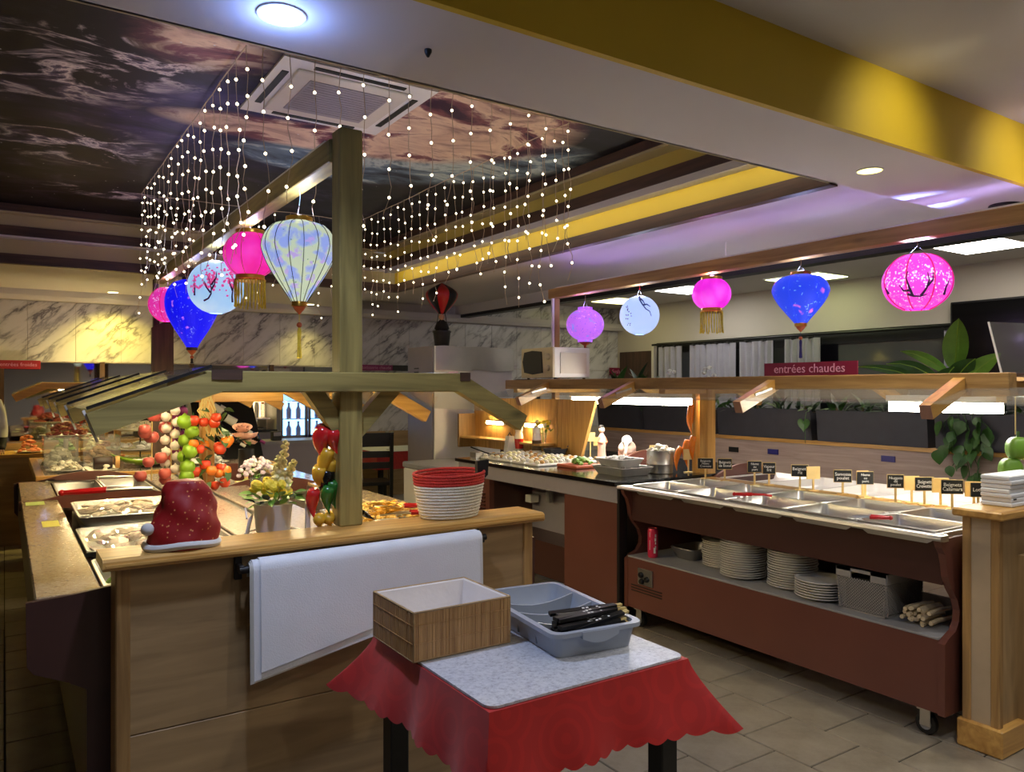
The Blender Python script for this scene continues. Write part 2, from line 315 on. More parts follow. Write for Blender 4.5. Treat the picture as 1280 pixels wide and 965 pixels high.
# ------------------------------------------------------------------ mesh builder
class MB:
    def __init__(s): s.v = []; s.f = []
    def add(s, vs, fs):
        o = len(s.v); s.v += [tuple(p) for p in vs]; s.f += [tuple(i + o for i in f) for f in fs]; return s
    def box(s, x0, x1, y0, y1, z0, z1):
        return s.add([(x0, y0, z0), (x1, y0, z0), (x1, y1, z0), (x0, y1, z0), (x0, y0, z1), (x1, y0, z1), (x1, y1, z1), (x0, y1, z1)],
                     [(0, 3, 2, 1), (4, 5, 6, 7), (0, 1, 5, 4), (1, 2, 6, 5), (2, 3, 7, 6), (3, 0, 4, 7)])
    def bbox(s, x0, x1, y0, y1, z0, z1, b=0.006):
        """box with bevelled edges: chamfered in xy plus a lid and base inset"""
        def ring(i, z): return [(x0 + i, y0, z), (x1 - i, y0, z), (x1, y0 + i, z), (x1, y1 - i, z), (x1 - i, y1, z), (x0 + i, y1, z), (x0, y1 - i, z), (x0, y0 + i, z)]
        def inset(z): return [(x0 + b, y0 + b, z), (x1 - b, y0 + b, z), (x1 - b, y0 + b, z), (x1 - b, y1 - b, z), (x1 - b, y1 - b, z), (x0 + b, y1 - b, z), (x0 + b, y1 - b, z), (x0 + b, y0 + b, z)]
        vs = ring(b, z0 + b) + ring(b, z1 - b)
        q = [(x0 + b, y0 + b, z1), (x1 - b, y0 + b, z1), (x1 - b, y1 - b, z1), (x0 + b, y1 - b, z1)]
        p = [(x0 + b, y0 + b, z0), (x1 - b, y0 + b, z0), (x1 - b, y1 - b, z0), (x0 + b, y1 - b, z0)]
        fs = [(i, (i + 1) % 8, 8 + (i + 1) % 8, 8 + i) for i in range(8)]
        vs += q + p
        fs += [(16, 17, 18, 19), (23, 22, 21, 20)]
        for k in range(4):
            a, c2 = 2 * k, 2 * k + 1; kk = (k + 1) % 4
            fs += [(8 + a, 8 + c2, 16 + kk, 16 + k), (8 + c2, 8 + (c2 + 1) % 8, 16 + kk), (c2, a, 20 + k, 20 + kk), ((c2 + 1) % 8, c2, 20 + kk)]
        return s.add(vs, fs)
    def beam(s, a, bb, wd, ht, up=(0, 0, 1)):
        a, bb = Vector(a), Vector(bb); t = (bb - a).normalized(); upv = Vector(up)
        sd = t.cross(upv)
        if sd.length < 1e-5: sd = t.cross(Vector((1, 0, 0)))
        sd.normalize(); u2 = sd.cross(t).normalized()
        vs = []
        for p in (a, bb):
            for i, j in ((-1, -1), (1, -1), (1, 1), (-1, 1)): vs.append(p + sd * i * wd / 2 + u2 * j * ht / 2)
        return s.add(vs, [(0, 3, 2, 1), (4, 5, 6, 7), (0, 1, 5, 4), (1, 2, 6, 5), (2, 3, 7, 6), (3, 0, 4, 7)])
    def prism(s, poly, axis, a, bb):
        """2D polygon extruded along axis; poly in the two remaining axes (in xyz order)"""
        n = len(poly)
        def put(p, t): q = list(p); q.insert('xyz'.index(axis), t); return q
        vs = [put(p, a) for p in poly] + [put(p, bb) for p in poly]
        return s.add(vs, [tuple(range(n))[::-1], tuple(range(n, 2 * n))] + [(i, (i + 1) % n, n + (i + 1) % n, n + i) for i in range(n)])
    def lathe(s, prof, c=(0, 0, 0), n=24, sx=1.0, sy=1.0, a0=0.0):
        vs = []; fs = []; k = len(prof)
        for r, z in prof:
            for i in range(n):
                a = a0 + 2 * PI * i / n; vs.append((c[0] + max(r, 1e-5) * sx * math.cos(a), c[1] + max(r, 1e-5) * sy * math.sin(a), c[2] + z))
        for j in range(k - 1):
            for i in range(n): fs.append((j * n + i, j * n + (i + 1) % n, (j + 1) * n + (i + 1) % n, (j + 1) * n + i))
        if prof[0][0] > 1e-4: fs.append(tuple(range(n))[::-1])
        if prof[-1][0] > 1e-4: fs.append(tuple((k - 1) * n + i for i in range(n)))
        return s.add(vs, fs)
    def cyl(s, c, r, h, n=16): return s.lathe([(r, 0), (r, h)], c, n)
    def ball(s, c, r, n=12, m=7, sz=1.0, sx=1.0, sy=1.0):
        return s.lathe([(r * math.sin(PI * i / m), -r * sz * math.cos(PI * i / m)) for i in range(m + 1)], c, n, sx, sy)
    def tube(s, pts, r, n=6, cap=True):
        pts = [Vector(p) for p in pts]; rr = r if isinstance(r, (list, tuple)) else [r] * len(pts)
        vs = []; k = len(pts); prev = None
        for i, p in enumerate(pts):
            t = (pts[min(i + 1, k - 1)] - pts[max(i - 1, 0)])
            t = t.normalized() if t.length > 1e-9 else Vector((0, 0, 1))
            if prev is None:
                u = t.orthogonal().normalized()
            else:
                u = prev - t * prev.dot(t)
                u = u.normalized() if u.length > 1e-6 else t.orthogonal().normalized()
            prev = u; w2 = t.cross(u)
            for j in range(n):
                a = 2 * PI * j / n; vs.append(p + (u * math.cos(a) + w2 * math.sin(a)) * rr[i])
        fs = [(i * n + j, i * n + (j + 1) % n, (i + 1) * n + (j + 1) % n, (i + 1) * n + j) for i in range(k - 1) for j in range(n)]
        if cap: fs += [tuple(range(n))[::-1], tuple((k - 1) * n + j for j in range(n))]
        return s.add(vs, fs)
    def grid(s, fn, nu, nv, closed=False):
        vs = [fn(i / nu, j / nv) for i in range(nu + (0 if closed else 1)) for j in range(nv + 1)]
        c = nu if closed else nu + 1; fs = []
        for i in range(nu):
            for j in range(nv):
                a = i * (nv + 1) + j; bb = ((i + 1) % c) * (nv + 1) + j; fs.append((a, bb, bb + 1, a + 1))
        return s.add(vs, fs)
    def xf(s, mat):
        s.v = [tuple(mat @ Vector(p)) for p in s.v]; return s
    def mesh(s, name):
        me = bpy.data.meshes.new(name); me.from_pydata(s.v, [], s.f); me.update(); return me
    def build(s, name, mat, parent=None, smooth=False, solid=0.0, sub=0, angle=None):
        o = worldorigin(parent)
        if o.length > 0: s.v = [(p[0] - o.x, p[1] - o.y, p[2] - o.z) for p in s.v]
        me = s.mesh(name); me.materials.append(M(mat) if isinstance(mat, str) else mat)
        ob = bpy.data.objects.new(name, me); COL.objects.link(ob); ob.parent = parent
        if smooth:
            me.polygons.foreach_set('use_smooth', [True] * len(me.polygons))
            if angle is not False: me.set_sharp_from_angle(angle=angle or 0.7)
        if solid:
            md = ob.modifiers.new('thick', 'SOLIDIFY'); md.thickness = solid; md.offset = 0
        if sub:
            md = ob.modifiers.new('sub', 'SUBSURF'); md.levels = sub; md.render_levels = sub
        return ob
def worldorigin(p):
    o = Vector((0, 0, 0))
    while p is not None: o += Vector(p.location); p = p.parent
    return o
def thing(name, label, cat, loc=(0, 0, 0), group=None):
    o = bpy.data.objects.new(name, None); COL.objects.link(o); o.location = loc
    o.empty_display_size = 0.05
    return tag(o, label, cat, group)
def tag(o, label, cat, group=None):
    o['label'] = label; o['category'] = cat
    if group: o['group'] = group
    return o
def struct(o): o['kind'] = 'structure'; return o
def stuff(o): o['kind'] = 'stuff'; return o
def copy_tree(o, parent=None):
    c = o.copy(); COL.objects.link(c); c.parent = parent
    for ch in list(o.children): copy_tree(ch, c)
    return c
def inst(me, name, parent, loc=(0, 0, 0), rot=None, scale=None):
    o = bpy.data.objects.new(name, me); COL.objects.link(o); o.parent = parent
    ofs = worldorigin(parent); o.location = (loc[0] - ofs.x, loc[1] - ofs.y, loc[2] - ofs.z)
    if rot is not None: o.rotation_euler = rot
    if scale is not None: o.scale = scale if isinstance(scale, (tuple, list)) else (scale,) * 3
    return o
def meshof(mb, name, mat, smooth=True):
    me = mb.mesh(name); me.materials.append(M(mat))
    if smooth: me.polygons.foreach_set('use_smooth', [True] * len(me.polygons)); me.set_sharp_from_angle(angle=0.7)
    return me
def text(body, size, mat, parent, loc, rot, name='lettering', align='CENTER', depth=0.0008, spacing=1.0):
    cu = bpy.data.curves.new(name, 'FONT'); cu.body = body; cu.size = size; cu.align_x = align; cu.align_y = 'CENTER'; cu.extrude = depth
    cu.space_line = 0.85; cu.space_character = spacing; cu.resolution_u = 2
    t = bpy.data.objects.new(name, cu); COL.objects.link(t)
    dg = bpy.context.evaluated_depsgraph_get()
    me = bpy.data.meshes.new_from_object(t.evaluated_get(dg)); bpy.data.objects.remove(t)
    me.materials.clear(); me.materials.append(M(mat))
    o = bpy.data.objects.new(name, me); COL.objects.link(o); o.parent = parent
    ofs = worldorigin(parent); o.location = (loc[0] - ofs.x, loc[1] - ofs.y, loc[2] - ofs.z); o.rotation_euler = rot
    return o
FACE_MY = (PI / 2, 0, 0)          # upright, facing -Y
FACE_MX = (PI / 2, 0, -PI / 2)    # upright, facing -X
# ------------------------------------------------------------------ SETTING
# floor: slab with grout level and individual tiles, 33 cm running bond
floor = struct(MB().box(-4, 9, -2.5, 10, -0.06, -0.006).build('floor', 'grout'))
tile_me = meshof(MB().bbox(-0.1635, 0.1635, -0.1635, 0.1635, -0.012, 0.0, 0.003), 'tile', 'floor_tile', False)
cnt = 0
far_tiles = MB()
for ci in range(-10, 25):
    x0 = 3.0 + (ci - 8) * 0.333
    for ri in range(-8, 28):
        y0 = 1.73 + ri * 0.333 + (0.1665 if ci % 2 else 0) ; cx, cy = x0 + 0.1665, y0 + 0.1665
        if not (-3.5 < cx < 8.2 and -0.8 < cy < 9.3): continue
        vis = (1.5 < cx < 3.5 and 0.9 < cy < 5.6) or (-1.3 < cx < 0.45 and 1.6 < cy < 5.6)
        if vis and cnt < 290:
            inst(tile_me, 'tile', floor, (cx, cy, random.uniform(-0.0008, 0.0008))); cnt += 1
        else:
            far_tiles.box(cx - 0.164, cx + 0.164, cy - 0.164, cy + 0.164, -0.012, 0)
stuff(far_tiles.build('distant_tiles', 'floor_tile', floor))

# ceilings: low soffit ring, raised near ceiling with mustard riser, recess with printed mural, right-hand room
ZS = 2.5
struct(MB().box(-4, 8.3, -2.5, 1.79, 2.795, 2.85).build('ceiling', 'ceiling_white'))
struct(MB().box(-4, 8.3, 1.775, 1.80, 2.5, 2.82).build('trim_1', 'mustard_paint'))            # mustard riser
struct(MB().box(-4, 5.25, 1.80, 2.28, ZS, 2.56).build('ceiling', 'soffit_white'))             # near soffit strip
struct(MB().box(-4, -2.0, 2.28, 9.35, ZS, 2.56).build('ceiling', 'soffit_white'))
struct(MB().box(-2.0, 3.42, 7.36, 9.35, ZS, 2.56).build('ceiling', 'soffit_white'))
struct(MB().box(3.40, 3.62, 2.28, 9.35, 2.56, 2.68).build('ceiling', 'soffit_white'))         # stepped side soffit
struct(MB().box(3.60, 5.25, 2.28, 9.35, 2.62, 2.68).build('ceiling', 'soffit_white'))
struct(MB().box(5.20, 5.25, 2.28, 9.35, 2.50, 2.64).build('ceiling', 'soffit_white'))
struct(MB().box(5.20, 5.33, 1.80, 9.35, 2.46, 2.50).build('trim_2', 'black'))
struct(MB().box(5.26, 5.33, 1.80, 9.35, 2.50, 2.80).build('ceiling', 'ceiling_white'))                 # dark edge board of the soffit
struct(MB().box(5.25, 8.3, 1.80, 9.35, 2.75, 2.82).build('ceiling', 'ceiling_white'))
struct(MB().box(-2.0, 3.12, 2.27, 7.15, 2.93, 2.97).build('ceiling', 'nebula_print')).__setitem__('label', 'ceiling printed with a starry nebula')
# recess sides: two tiers, each riser painted and edged with a dark board
n_t = 3
def tr(bm, mat):
    global n_t
    o = struct(bm.build('trim_%d' % n_t, mat)); n_t += 1; return o
tr(MB().box(3.36, 3.42, 2.28, 7.36, 2.49, 2.57), 'dark_wood_Y')            # right side, outer board
tr(MB().box(3.37, 3.41, 2.28, 7.36, 2.57, 2.685), 'mustard_paint')
tr(MB().box(3.22, 3.40, 2.28, 7.30, 2.685, 2.70), 'soffit_white')
tr(MB().box(3.20, 3.25, 2.28, 7.25, 2.70, 2.775), 'dark_wood_Y')
tr(MB().box(3.21, 3.24, 2.28, 7.25, 2.775, 2.86), 'olive_paint')
tr(MB().box(3.10, 3.23, 2.28, 7.18, 2.86, 2.875), 'beige_paint')
tr(MB().box(3.09, 3.13, 2.28, 7.16, 2.875, 2.935), 'dark_wood_Y')
tr(MB().box(-2.0, 3.36, 7.30, 7.36, 2.49, 2.57), 'dark_wood_X')            # far side
tr(MB().box(-2.0, 3.37, 7.31, 7.35, 2.57, 2.685), 'beige_paint')
tr(MB().box(-2.0, 3.22, 7.22, 7.34, 2.685, 2.70), 'soffit_white')
tr(MB().box(-2.0, 3.20, 7.20, 7.25, 2.70, 2.775), 'dark_wood_X')
tr(MB().box(-2.0, 3.21, 7.21, 7.24, 2.775, 2.86), 'beige_paint')
tr(MB().box(-2.0, 3.10, 7.14, 7.23, 2.86, 2.875), 'beige_paint')
tr(MB().box(-2.0, 3.09, 7.12, 7.16, 2.875, 2.935), 'dark_wood_X')
tr(MB().box(-2.0, 3.4, 2.27, 2.29, 2.5, 2.95), 'beige_paint')              # near side, seen only from behind
tr(MB().box(-2.02, -2.0, 2.28, 7.3, 2.5, 2.95), 'beige_paint')

# walls
wb = struct(MB().box(-4, 8.3, 9.32, 9.42, 0, 2.85).build('wall_back', 'wall_cream'))
pan = meshof(MB().bbox(0.0, 0.428, -0.012, 0.0, 0, 0.62, 0.003), 'marble_panel', 'marble', False)
for i in range(-3, 19):
    inst(pan, 'marble_panel', wb, (0.2 + i * 0.43, 9.318, 1.775))
pan2 = meshof(MB().bbox(0.0, 0.428, -0.012, 0.0, 0, 0.30, 0.003), 'marble_panel', 'marble', False)
for i in range(11, 19): inst(pan2, 'marble_panel', wb, (0.2 + i * 0.43, 9.318, 2.46))
pan3 = meshof(MB().bbox(0.0, 0.428, -0.012, 0.0, 0, 0.86, 0.003), 'marble_panel', 'marble', False)
for i in range(7, 19): inst(pan3, 'marble_panel', wb, (0.2 + i * 0.43, 9.318, 0.91))
mir = MB().box(0, 0.86, -0.008, 0, 0, 0.80); mir_me = meshof(mir, 'mirror_pane', 'mirror', False)
for i in range(-2, 4): inst(mir_me, 'mirror_pane', wb, (0.0 + i * 0.90, 9.312, 0.96))
for i in range(-2, 5): MB().box(-0.025 + i * 0.9 - 0.02, -0.025 + i * 0.9 + 0.025, 9.27, 9.32, 0.95, 1.775).build('mirror_frame', 'dark_wood_Z', wb)
MB().prism([(9.18, 2.4), (9.32, 2.4), (9.32, 2.5), (9.16, 2.5), (9.16, 2.44)], 'x', -2.2, 8.15).build('cornice', 'soffit_white', wb)
for i in range(0, 7): MB().box(-1.2 + i * 0.9, -0.32 + i * 0.9, 9.29, 9.318, 0.1, 0.94).build('wainscot_board', 'oak_panel_X', wb)

wr = struct(MB().box(8.15, 8.25, -2.5, 2.6, 0, 2.85).box(8.15, 8.25, 8.45, 9.35, 0, 2.85).box(8.15, 8.25, 2.6, 8.45, 0, 0.9).box(8.15, 8.25, 2.6, 8.45, 2.17, 2.85).build('wall_right', 'wall_cream'))
win = struct(MB().box(8.17, 8.23, 2.6, 8.45, 2.02, 2.17).box(8.17, 8.23, 2.6, 8.45, 0.9, 0.97).build('window_1', 'black'))
for y0 in (2.62, 4.15, 5.75, 7.1): MB().box(8.19, 8.2, y0, y0 + 1.3, 0.97, 2.03).build('pane', 'window_glass', win)
for y0 in (2.6, 4.12, 5.72, 7.07, 8.4): MB().box(8.17, 8.23, y0, y0 + 0.05, 0.97, 2.03).build('mullion', 'black', win)
struct(MB().box(8.6, 8.65, 2.0, 9.0, 0.5, 2.4).build('wall_outside', 'planter_grey'))
struct(MB().box(-4.1, -4.0, -2.5, 9.4, 0, 2.85).build('wall_left', 'wall_cream'))
# doorway at the far right of the back wall
dr = struct(MB().box(8.10, 8.14, 8.47, 9.2, 0.0, 2.06).build('door_1', 'dark_wood_Z'))
MB().box(8.08, 8.15, 8.42, 8.47, 0, 2.12).build('door_frame', 'offwhite', dr)
MB().box(8.07, 8.10, 8.52, 8.55, 0.98, 1.10).build('door_handle', 'steel', dr)
rail = tag(MB().tube([(8.08, 2.7, 2.14), (8.08, 8.45, 2.14)], 0.016, 8).build('curtain_rail', 'black'), 'black curtain rail above the window wall', 'curtain rail')

# partition with planters behind the right-hand island
prt = struct(MB().box(6.2, 6.3, 0.8, 7.4, 0, 0.985).build('wall_partition', 'pale_panel'))
MB().box(6.17, 6.33, 0.8, 7.4, 0.985, 1.02).build('cap_board', 'ledge_pine_Y', prt)
MB().box(6.185, 6.2, 0.8, 7.4, 0.0, 0.08).build('skirting', 'ledge_pine_Y', prt)

# square light panels of the right-hand room (each a thing, with its own light)
def light_panel(x, y, sx, sy, col, strength, label):
    t = thing('ceiling_panel_light', label, 'ceiling light', (x, y, 2.75), 'square light panels in the right-hand ceiling')
    MB().box(x, x + sx, y, y + sy, 2.735, 2.75).build('frame', 'white_plastic', t)
    m = emis('panel_glow_%.2f' % y, col, strength)
    MB().box(x + 0.02, x + sx - 0.02, y + 0.02, y + sy - 0.02, 2.730, 2.736).build('diffuser', m, t)
light_panel(6.67, 3.06, 0.75, 0.58, (1.0, 0.93, 0.82), 11.0, 'large warm white ceiling panel near the right edge, behind the pink lantern')
light_panel(7.25, 5.06, 0.58, 0.72, (0.90, 1.0, 0.5), 3.2, 'yellow-green ceiling panel partly hidden behind the blue lantern')
light_panel(6.9, 6.6, 0.62, 0.6, (1.0, 0.97, 0.9), 9.0, 'white ceiling panel just left of the magenta fringed lantern')
light_panel(7.0, 8.0, 0.6, 0.6, (1.0, 0.9, 0.35), 3.2, 'yellow ceiling panel between the violet and white lanterns')

# recessed downlights in the soffit
def downlight(x, y, z, r, glow, power, col, label, cone=1.5, blend=0.8):
    t = thing('downlight', label, 'downlight', (x, y, z), 'recessed round downlights')
    MB().lathe([(r * 1.07, 0), (r * 1.07, -0.004), (r, -0.005), (r * 0.96, 0.0)], (x, y, z), 28).build('bezel', 'white_plastic', t, True)
    MB().lathe([(r * 0.97, -0.004), (r * 0.6, -0.006), (0, -0.007)], (x, y, z), 28).build('lens', emis('downlight_glow_%.2f_%.2f' % (x, y), glow[0], glow[1]), t, True)
    if power:
        if x < 1 and z == 2.5 and y < 3: lamp('POINT', 'downlight_glow', (0, 0, -0.06), 1.6, (0.25, 0.4, 1.0), 0.03).parent = t
        l = lamp('SPOT', 'downlight_beam', (0, 0, -0.02), power, col, 0.05, (0, 0, 0), cone, blend); l.parent = t
    return t
downlight(0.62, 2.06, 2.5, 0.06, ((0.75, 0.85, 1.0), 14), 42, (0.62, 0.72, 1.0), 'bluish white downlight glowing in the soffit at the top left', 2.6)
downlight(3.32, 2.05, 2.5, 0.055, ((1.0, 0.86, 0.25), 2.2), 26, (1.0, 0.9, 0.65), 'dim yellow downlight in the soffit above the hot counter', 2.4)
downlight(0.95, 9.0, 2.5, 0.05, ((1.0, 0.9, 0.5), 6), 52, (1.0, 0.78, 0.12), 'yellow downlight washing the marble wall on the left', 2.3)
downlight(3.05, 9.0, 2.5, 0.05, ((1.0, 0.9, 0.5), 6), 18, (1.0, 0.8, 0.2), 'yellow downlight washing the marble behind the gold tassel', 1.9)
downlight(-0.75, 9.0, 2.5, 0.05, ((1.0, 0.9, 0.5), 6), 30, (1.0, 0.78, 0.12), 'yellow downlight on the marble at the far left edge', 2.5)
# unseen near-room downlights; the two close to the riser added to brighten it
for i, (x, y) in enumerate(((1.9, 0.5), (3.05, 1.12), (4.05, 1.15), (2.7, -1.2), (1.2, -0.6), (5.4, 0.6))):
    downlight(x, y, 2.795, 0.06, ((1.0, 0.96, 0.9), 8), 30, (1.0, 0.95, 0.90), ['white downlight in the near ceiling over the aisle', 'added white downlight in the near ceiling by the right end panel', 'added white downlight in the near ceiling right of the mustard riser spots', 'white downlight behind the viewer on the right', 'white downlight behind the viewer on the left', 'white downlight in the near ceiling at the far right'][i], 2.6)
# small ceiling fittings
tag(MB().lathe([(0.011, 0), (0.011, -0.008), (0.004, -0.022), (0, -0.024)], (1.046, 2.037, 2.5), 12).build('ceiling_hook', 'black', None, True), 'small dark hook stub in the white soffit', 'hook')
sd = thing('smoke_detector', 'flat black round detector on the soffit at the right', 'detector', (4.557, 2.03, 2.5))
MB().lathe([(0.075, 0), (0.078, -0.01), (0.07, -0.022), (0.0, -0.026)], (4.557, 2.03, 2.5), 24).build('body', 'black', sd, True)
MB().lathe([(0.03, -0.024), (0.03, -0.032), (0.0, -0.034)], (4.557, 2.03, 2.5), 16).build('sensor_cap', 'planter_grey', sd, True)
sp = thing('spot_lamp', 'tiny bright white spot lamp above the right lantern beam', 'lamp', (4.62, 4.03, 2.62))
MB().tube([(4.62, 4.03, 2.62), (4.62, 4.03, 2.495)], 0.004, 6).build('stem', 'white_plastic', sp)
MB().lathe([(0.02, 0), (0.024, -0.02), (0.02, -0.03)], (4.62, 4.03, 2.5), 14).build('housing', 'white_plastic', sp, True)
MB().ball((4.62, 4.03, 2.462), 0.018, 10, 6).build('bulb', emis('spot_glow', (1, 1, 1), 25), sp, True)

# air conditioning cassette in the mural
ac = thing('air_conditioner', 'white square air conditioning cassette set in the starry ceiling', 'air conditioner', (1.35, 3.66, 2.93))
X0, X1, Y0, Y1 = 1.0, 1.74, 3.28, 4.03
MB().box(X0, X1, Y0, Y1, 2.918, 2.93).build('frame', 'white_plastic', ac)
MB().bbox(X0 + 0.09, X1 - 0.09, Y0 + 0.09, Y1 - 0.09, 2.908, 2.919).build('inner_panel', 'offwhite', ac)
g = MB().box(X0 + 0.17, X1 - 0.17, Y0 + 0.17, Y1 - 0.17, 2.904, 2.909).build('grille', 'fascia_grey', ac)
for i in range(13): MB().box(X0 + 0.18, X1 - 0.18, Y0 + 0.19 + i * 0.029, Y0 + 0.195 + i * 0.029, 2.902, 2.9045).build('grille_bar', 'fascia_grey', g)
for a, b2, c, d in ((X0 + 0.15, X1 - 0.15, Y0 + 0.035, Y0 + 0.065), (X0 + 0.15, X1 - 0.15, Y1 - 0.065, Y1 - 0.035), (X0 + 0.035, X0 + 0.065, Y0 + 0.15, Y1 - 0.15), (X1 - 0.065, X1 - 0.035, Y0 + 0.15, Y1 - 0.15)):
    MB().box(a, b2, c, d, 2.914, 2.9185).build('louvre', 'black', ac)
struct(MB().box(-4, 8.3, -2.6, -2.5, 0, 2.85).build('wall_front', 'wall_cream'))

# cove strip and hiding lip, added to wash the mustard riser of the recess
cv = thing('added_cove_light', 'added thin warm cove strip brightening the yellow riser of the ceiling recess', 'strip light', (3.235, 2.3, 2.68))
MB().box(3.222, 3.232, 2.30, 7.2, 2.670, 2.685).build('strip', emis('added_cove_glow', (1.0, 0.93, 0.75), 6.0), cv)
MB().box(3.208, 3.219, 2.29, 7.2, 2.658, 2.70).build('lip', 'soffit_white', cv)
# two small unseen spot cans, added on the near ceiling to brighten the mustard riser
for i, x in enumerate((3.02, 4.02)):
    t = thing('added_spot_can', 'added white spot can on the near ceiling aimed at the mustard riser, %s' % ['left one', 'right one'][i], 'spot lamp', (x, 1.2, 2.795), 'added spot cans aimed at the riser')
    MB().tube([(x, 1.2, 2.795), (x, 1.2, 2.74)], 0.008, 8).build('stem', 'white_plastic', t)
    MB().tube([(x, 1.15, 2.71), (x, 1.26, 2.715)], 0.035, 14).build('can', 'white_plastic', t, True)
    l = lamp('SPOT', 'riser_spot', (0, 0.08, -0.078), 6.0, (1.0, 0.9, 0.55), 0.05, (PI / 2 - 0.42, 0, 0), 1.6, 1.0); l.parent = t
# ------------------------------------------------------------------ LEFT ISLAND
# end panel with pine ledge
ep = thing('buffet_end_panel', 'oak end panel of the left buffet with a pine ledge on top', 'end panel', (1.07, 2.70, 0))
for z0, z1 in ((0.0, 0.4185), (0.4215, 0.945)): MB().bbox(0.325, 1.80, 2.645, 2.665, z0, z1, 0.002).build('board', 'oak_panel_X', ep)
MB().box(0.30, 1.83, 2.665, 2.76, 0, 0.945).build('core', 'dark_brown', ep)
MB().bbox(0.285, 0.327, 2.64, 2.765, 0, 0.945, 0.004).build('corner_trim', 'warm_wood_Z', ep)
MB().bbox(1.80, 1.845, 2.64, 2.765, 0, 0.945, 0.004).build('corner_trim', 'warm_wood_Z', ep)
MB().prism([(2.60, 0.955), (2.608, 0.946), (2.80, 0.946), (2.80, 0.982), (2.614, 0.982), (2.602, 0.974)], 'x', 0.247, 1.878).build('ledge', 'ledge_pine_X', ep)
MB().box(0.255, 1.87, 2.594, 2.602, 0.9585, 0.966).build('ledge_moulding', 'ledge_pine_X', ep)

# counter
ct = thing('buffet_counter', 'long brown left buffet counter with granite edge strips', 'buffet counter', (1.07, 4.5, 0))
MB().box(0.22, 1.84, 2.79, 6.25, 0.10, 0.70).build('body', 'dark_brown', ct)
MB().box(0.30, 1.78, 2.85, 6.2, 0.0, 0.10).build('plinth', 'black', ct)
for y0, y1 in ((2.79, 5.19), (5.215, 6.25)):
    MB().bbox(0.08, 0.262, y0, y1, 0.828, 0.852, 0.004).build('granite_strip', 'granite', ct)
    MB().bbox(0.84, 1.045, y0, y1, 0.838, 0.862, 0.004).build('granite_strip', 'granite_pink', ct)
    MB().bbox(1.085, 1.33, y0, y1, 0.838, 0.862, 0.004).build('granite_strip', 'granite_pink', ct)
    MB().bbox(1.74, 1.92, y0, y1, 0.828, 0.852, 0.004).build('granite_strip', 'granite', ct)
MB().box(1.045, 1.085, 2.79, 6.25, 0.80, 0.85).build('centre_gap', 'black', ct)
for x0, x1 in ((0.08, 0.10), (1.90, 1.92)): MB().box(x0, x1, 2.79, 6.25, 0.62, 0.83).build('apron', 'dark_brown', ct)
MB().box(0.10, 0.30, 2.79, 6.25, 0.62, 0.64).box(1.7, 1.90, 2.79, 6.25, 0.62, 0.64).build('apron_base', 'dark_brown', ct)
for x0, x1 in ((0.262, 0.27), (0.83, 0.845), (1.32, 1.335), (1.735, 1.745)): MB().box(x0, x1, 2.79, 6.25, 0.69, 0.83).build('well_side', 'steel_rough', ct)
def cheek(y, name='cheek'):
    for sgn in (1, -1):
        P = [(0.055, 0.845), (0.10, 0.848), (0.18, 0.853), (0.30, 0.868), (0.30, 0.55), (0.22, 0.55), (0.16, 0.585), (0.075, 0.625), (0.058, 0.65)]
        if sgn < 0: P = [(2.0 - x, z) for x, z in P][::-1]
        MB().prism(P, 'y', y, y + 0.022).build(name, 'dark_brown', ct)  # shadow on the cheeks put into the colour by a darker brown
cheek(2.766); cheek(6.25)
for y in (5.19, 6.25):
    pts = [(0.07, 0.80)] + [(0.07 + 0.77 * i / 14, 0.853 + 0.055 * math.sin(PI * min(1, max(0, (i - 2.5) / 11))) ** 0.8) for i in range(15)] + [(0.84, 0.80)]
    MB().prism(pts, 'y', y, y + 0.022).build('curved_divider', 'brown_laminate', ct)
    pts2 = [(2.0 - a, b) for a, b in pts][::-1]
    MB().prism(pts2, 'y', y, y + 0.022).build('curved_divider', 'brown_laminate', ct)
MB().box(1.86, 1.97, 2.88, 2.93, 0.1, 0.80).build('side_leaf', 'brown_laminate', ct)

# far wooden section of the island
fs = thing('dessert_counter', 'pine edged granite serving counter at the far end of the left island', 'counter', (1.07, 7.4, 0))
MB().box(0.25, 1.9, 6.45, 8.2, 0.05, 0.80).build('body', 'brown_laminate', fs)
MB().box(0.25, 1.95, 6.6, 8.3, 0.80, 0.852).build('granite_top', 'granite_pink', fs)
for a in ((0.19, 1.98, 6.555, 6.60), (0.19, 1.98, 8.3, 8.345)): MB().bbox(*a, 0.795, 0.858, 0.004).build('edge_board', 'ledge_pine_X', fs)
for a in ((0.19, 0.25, 6.6, 8.3), (1.95, 1.98, 6.6, 8.3)): MB().bbox(*a, 0.795, 0.858, 0.004).build('edge_board', 'ledge_pine_Y', fs)

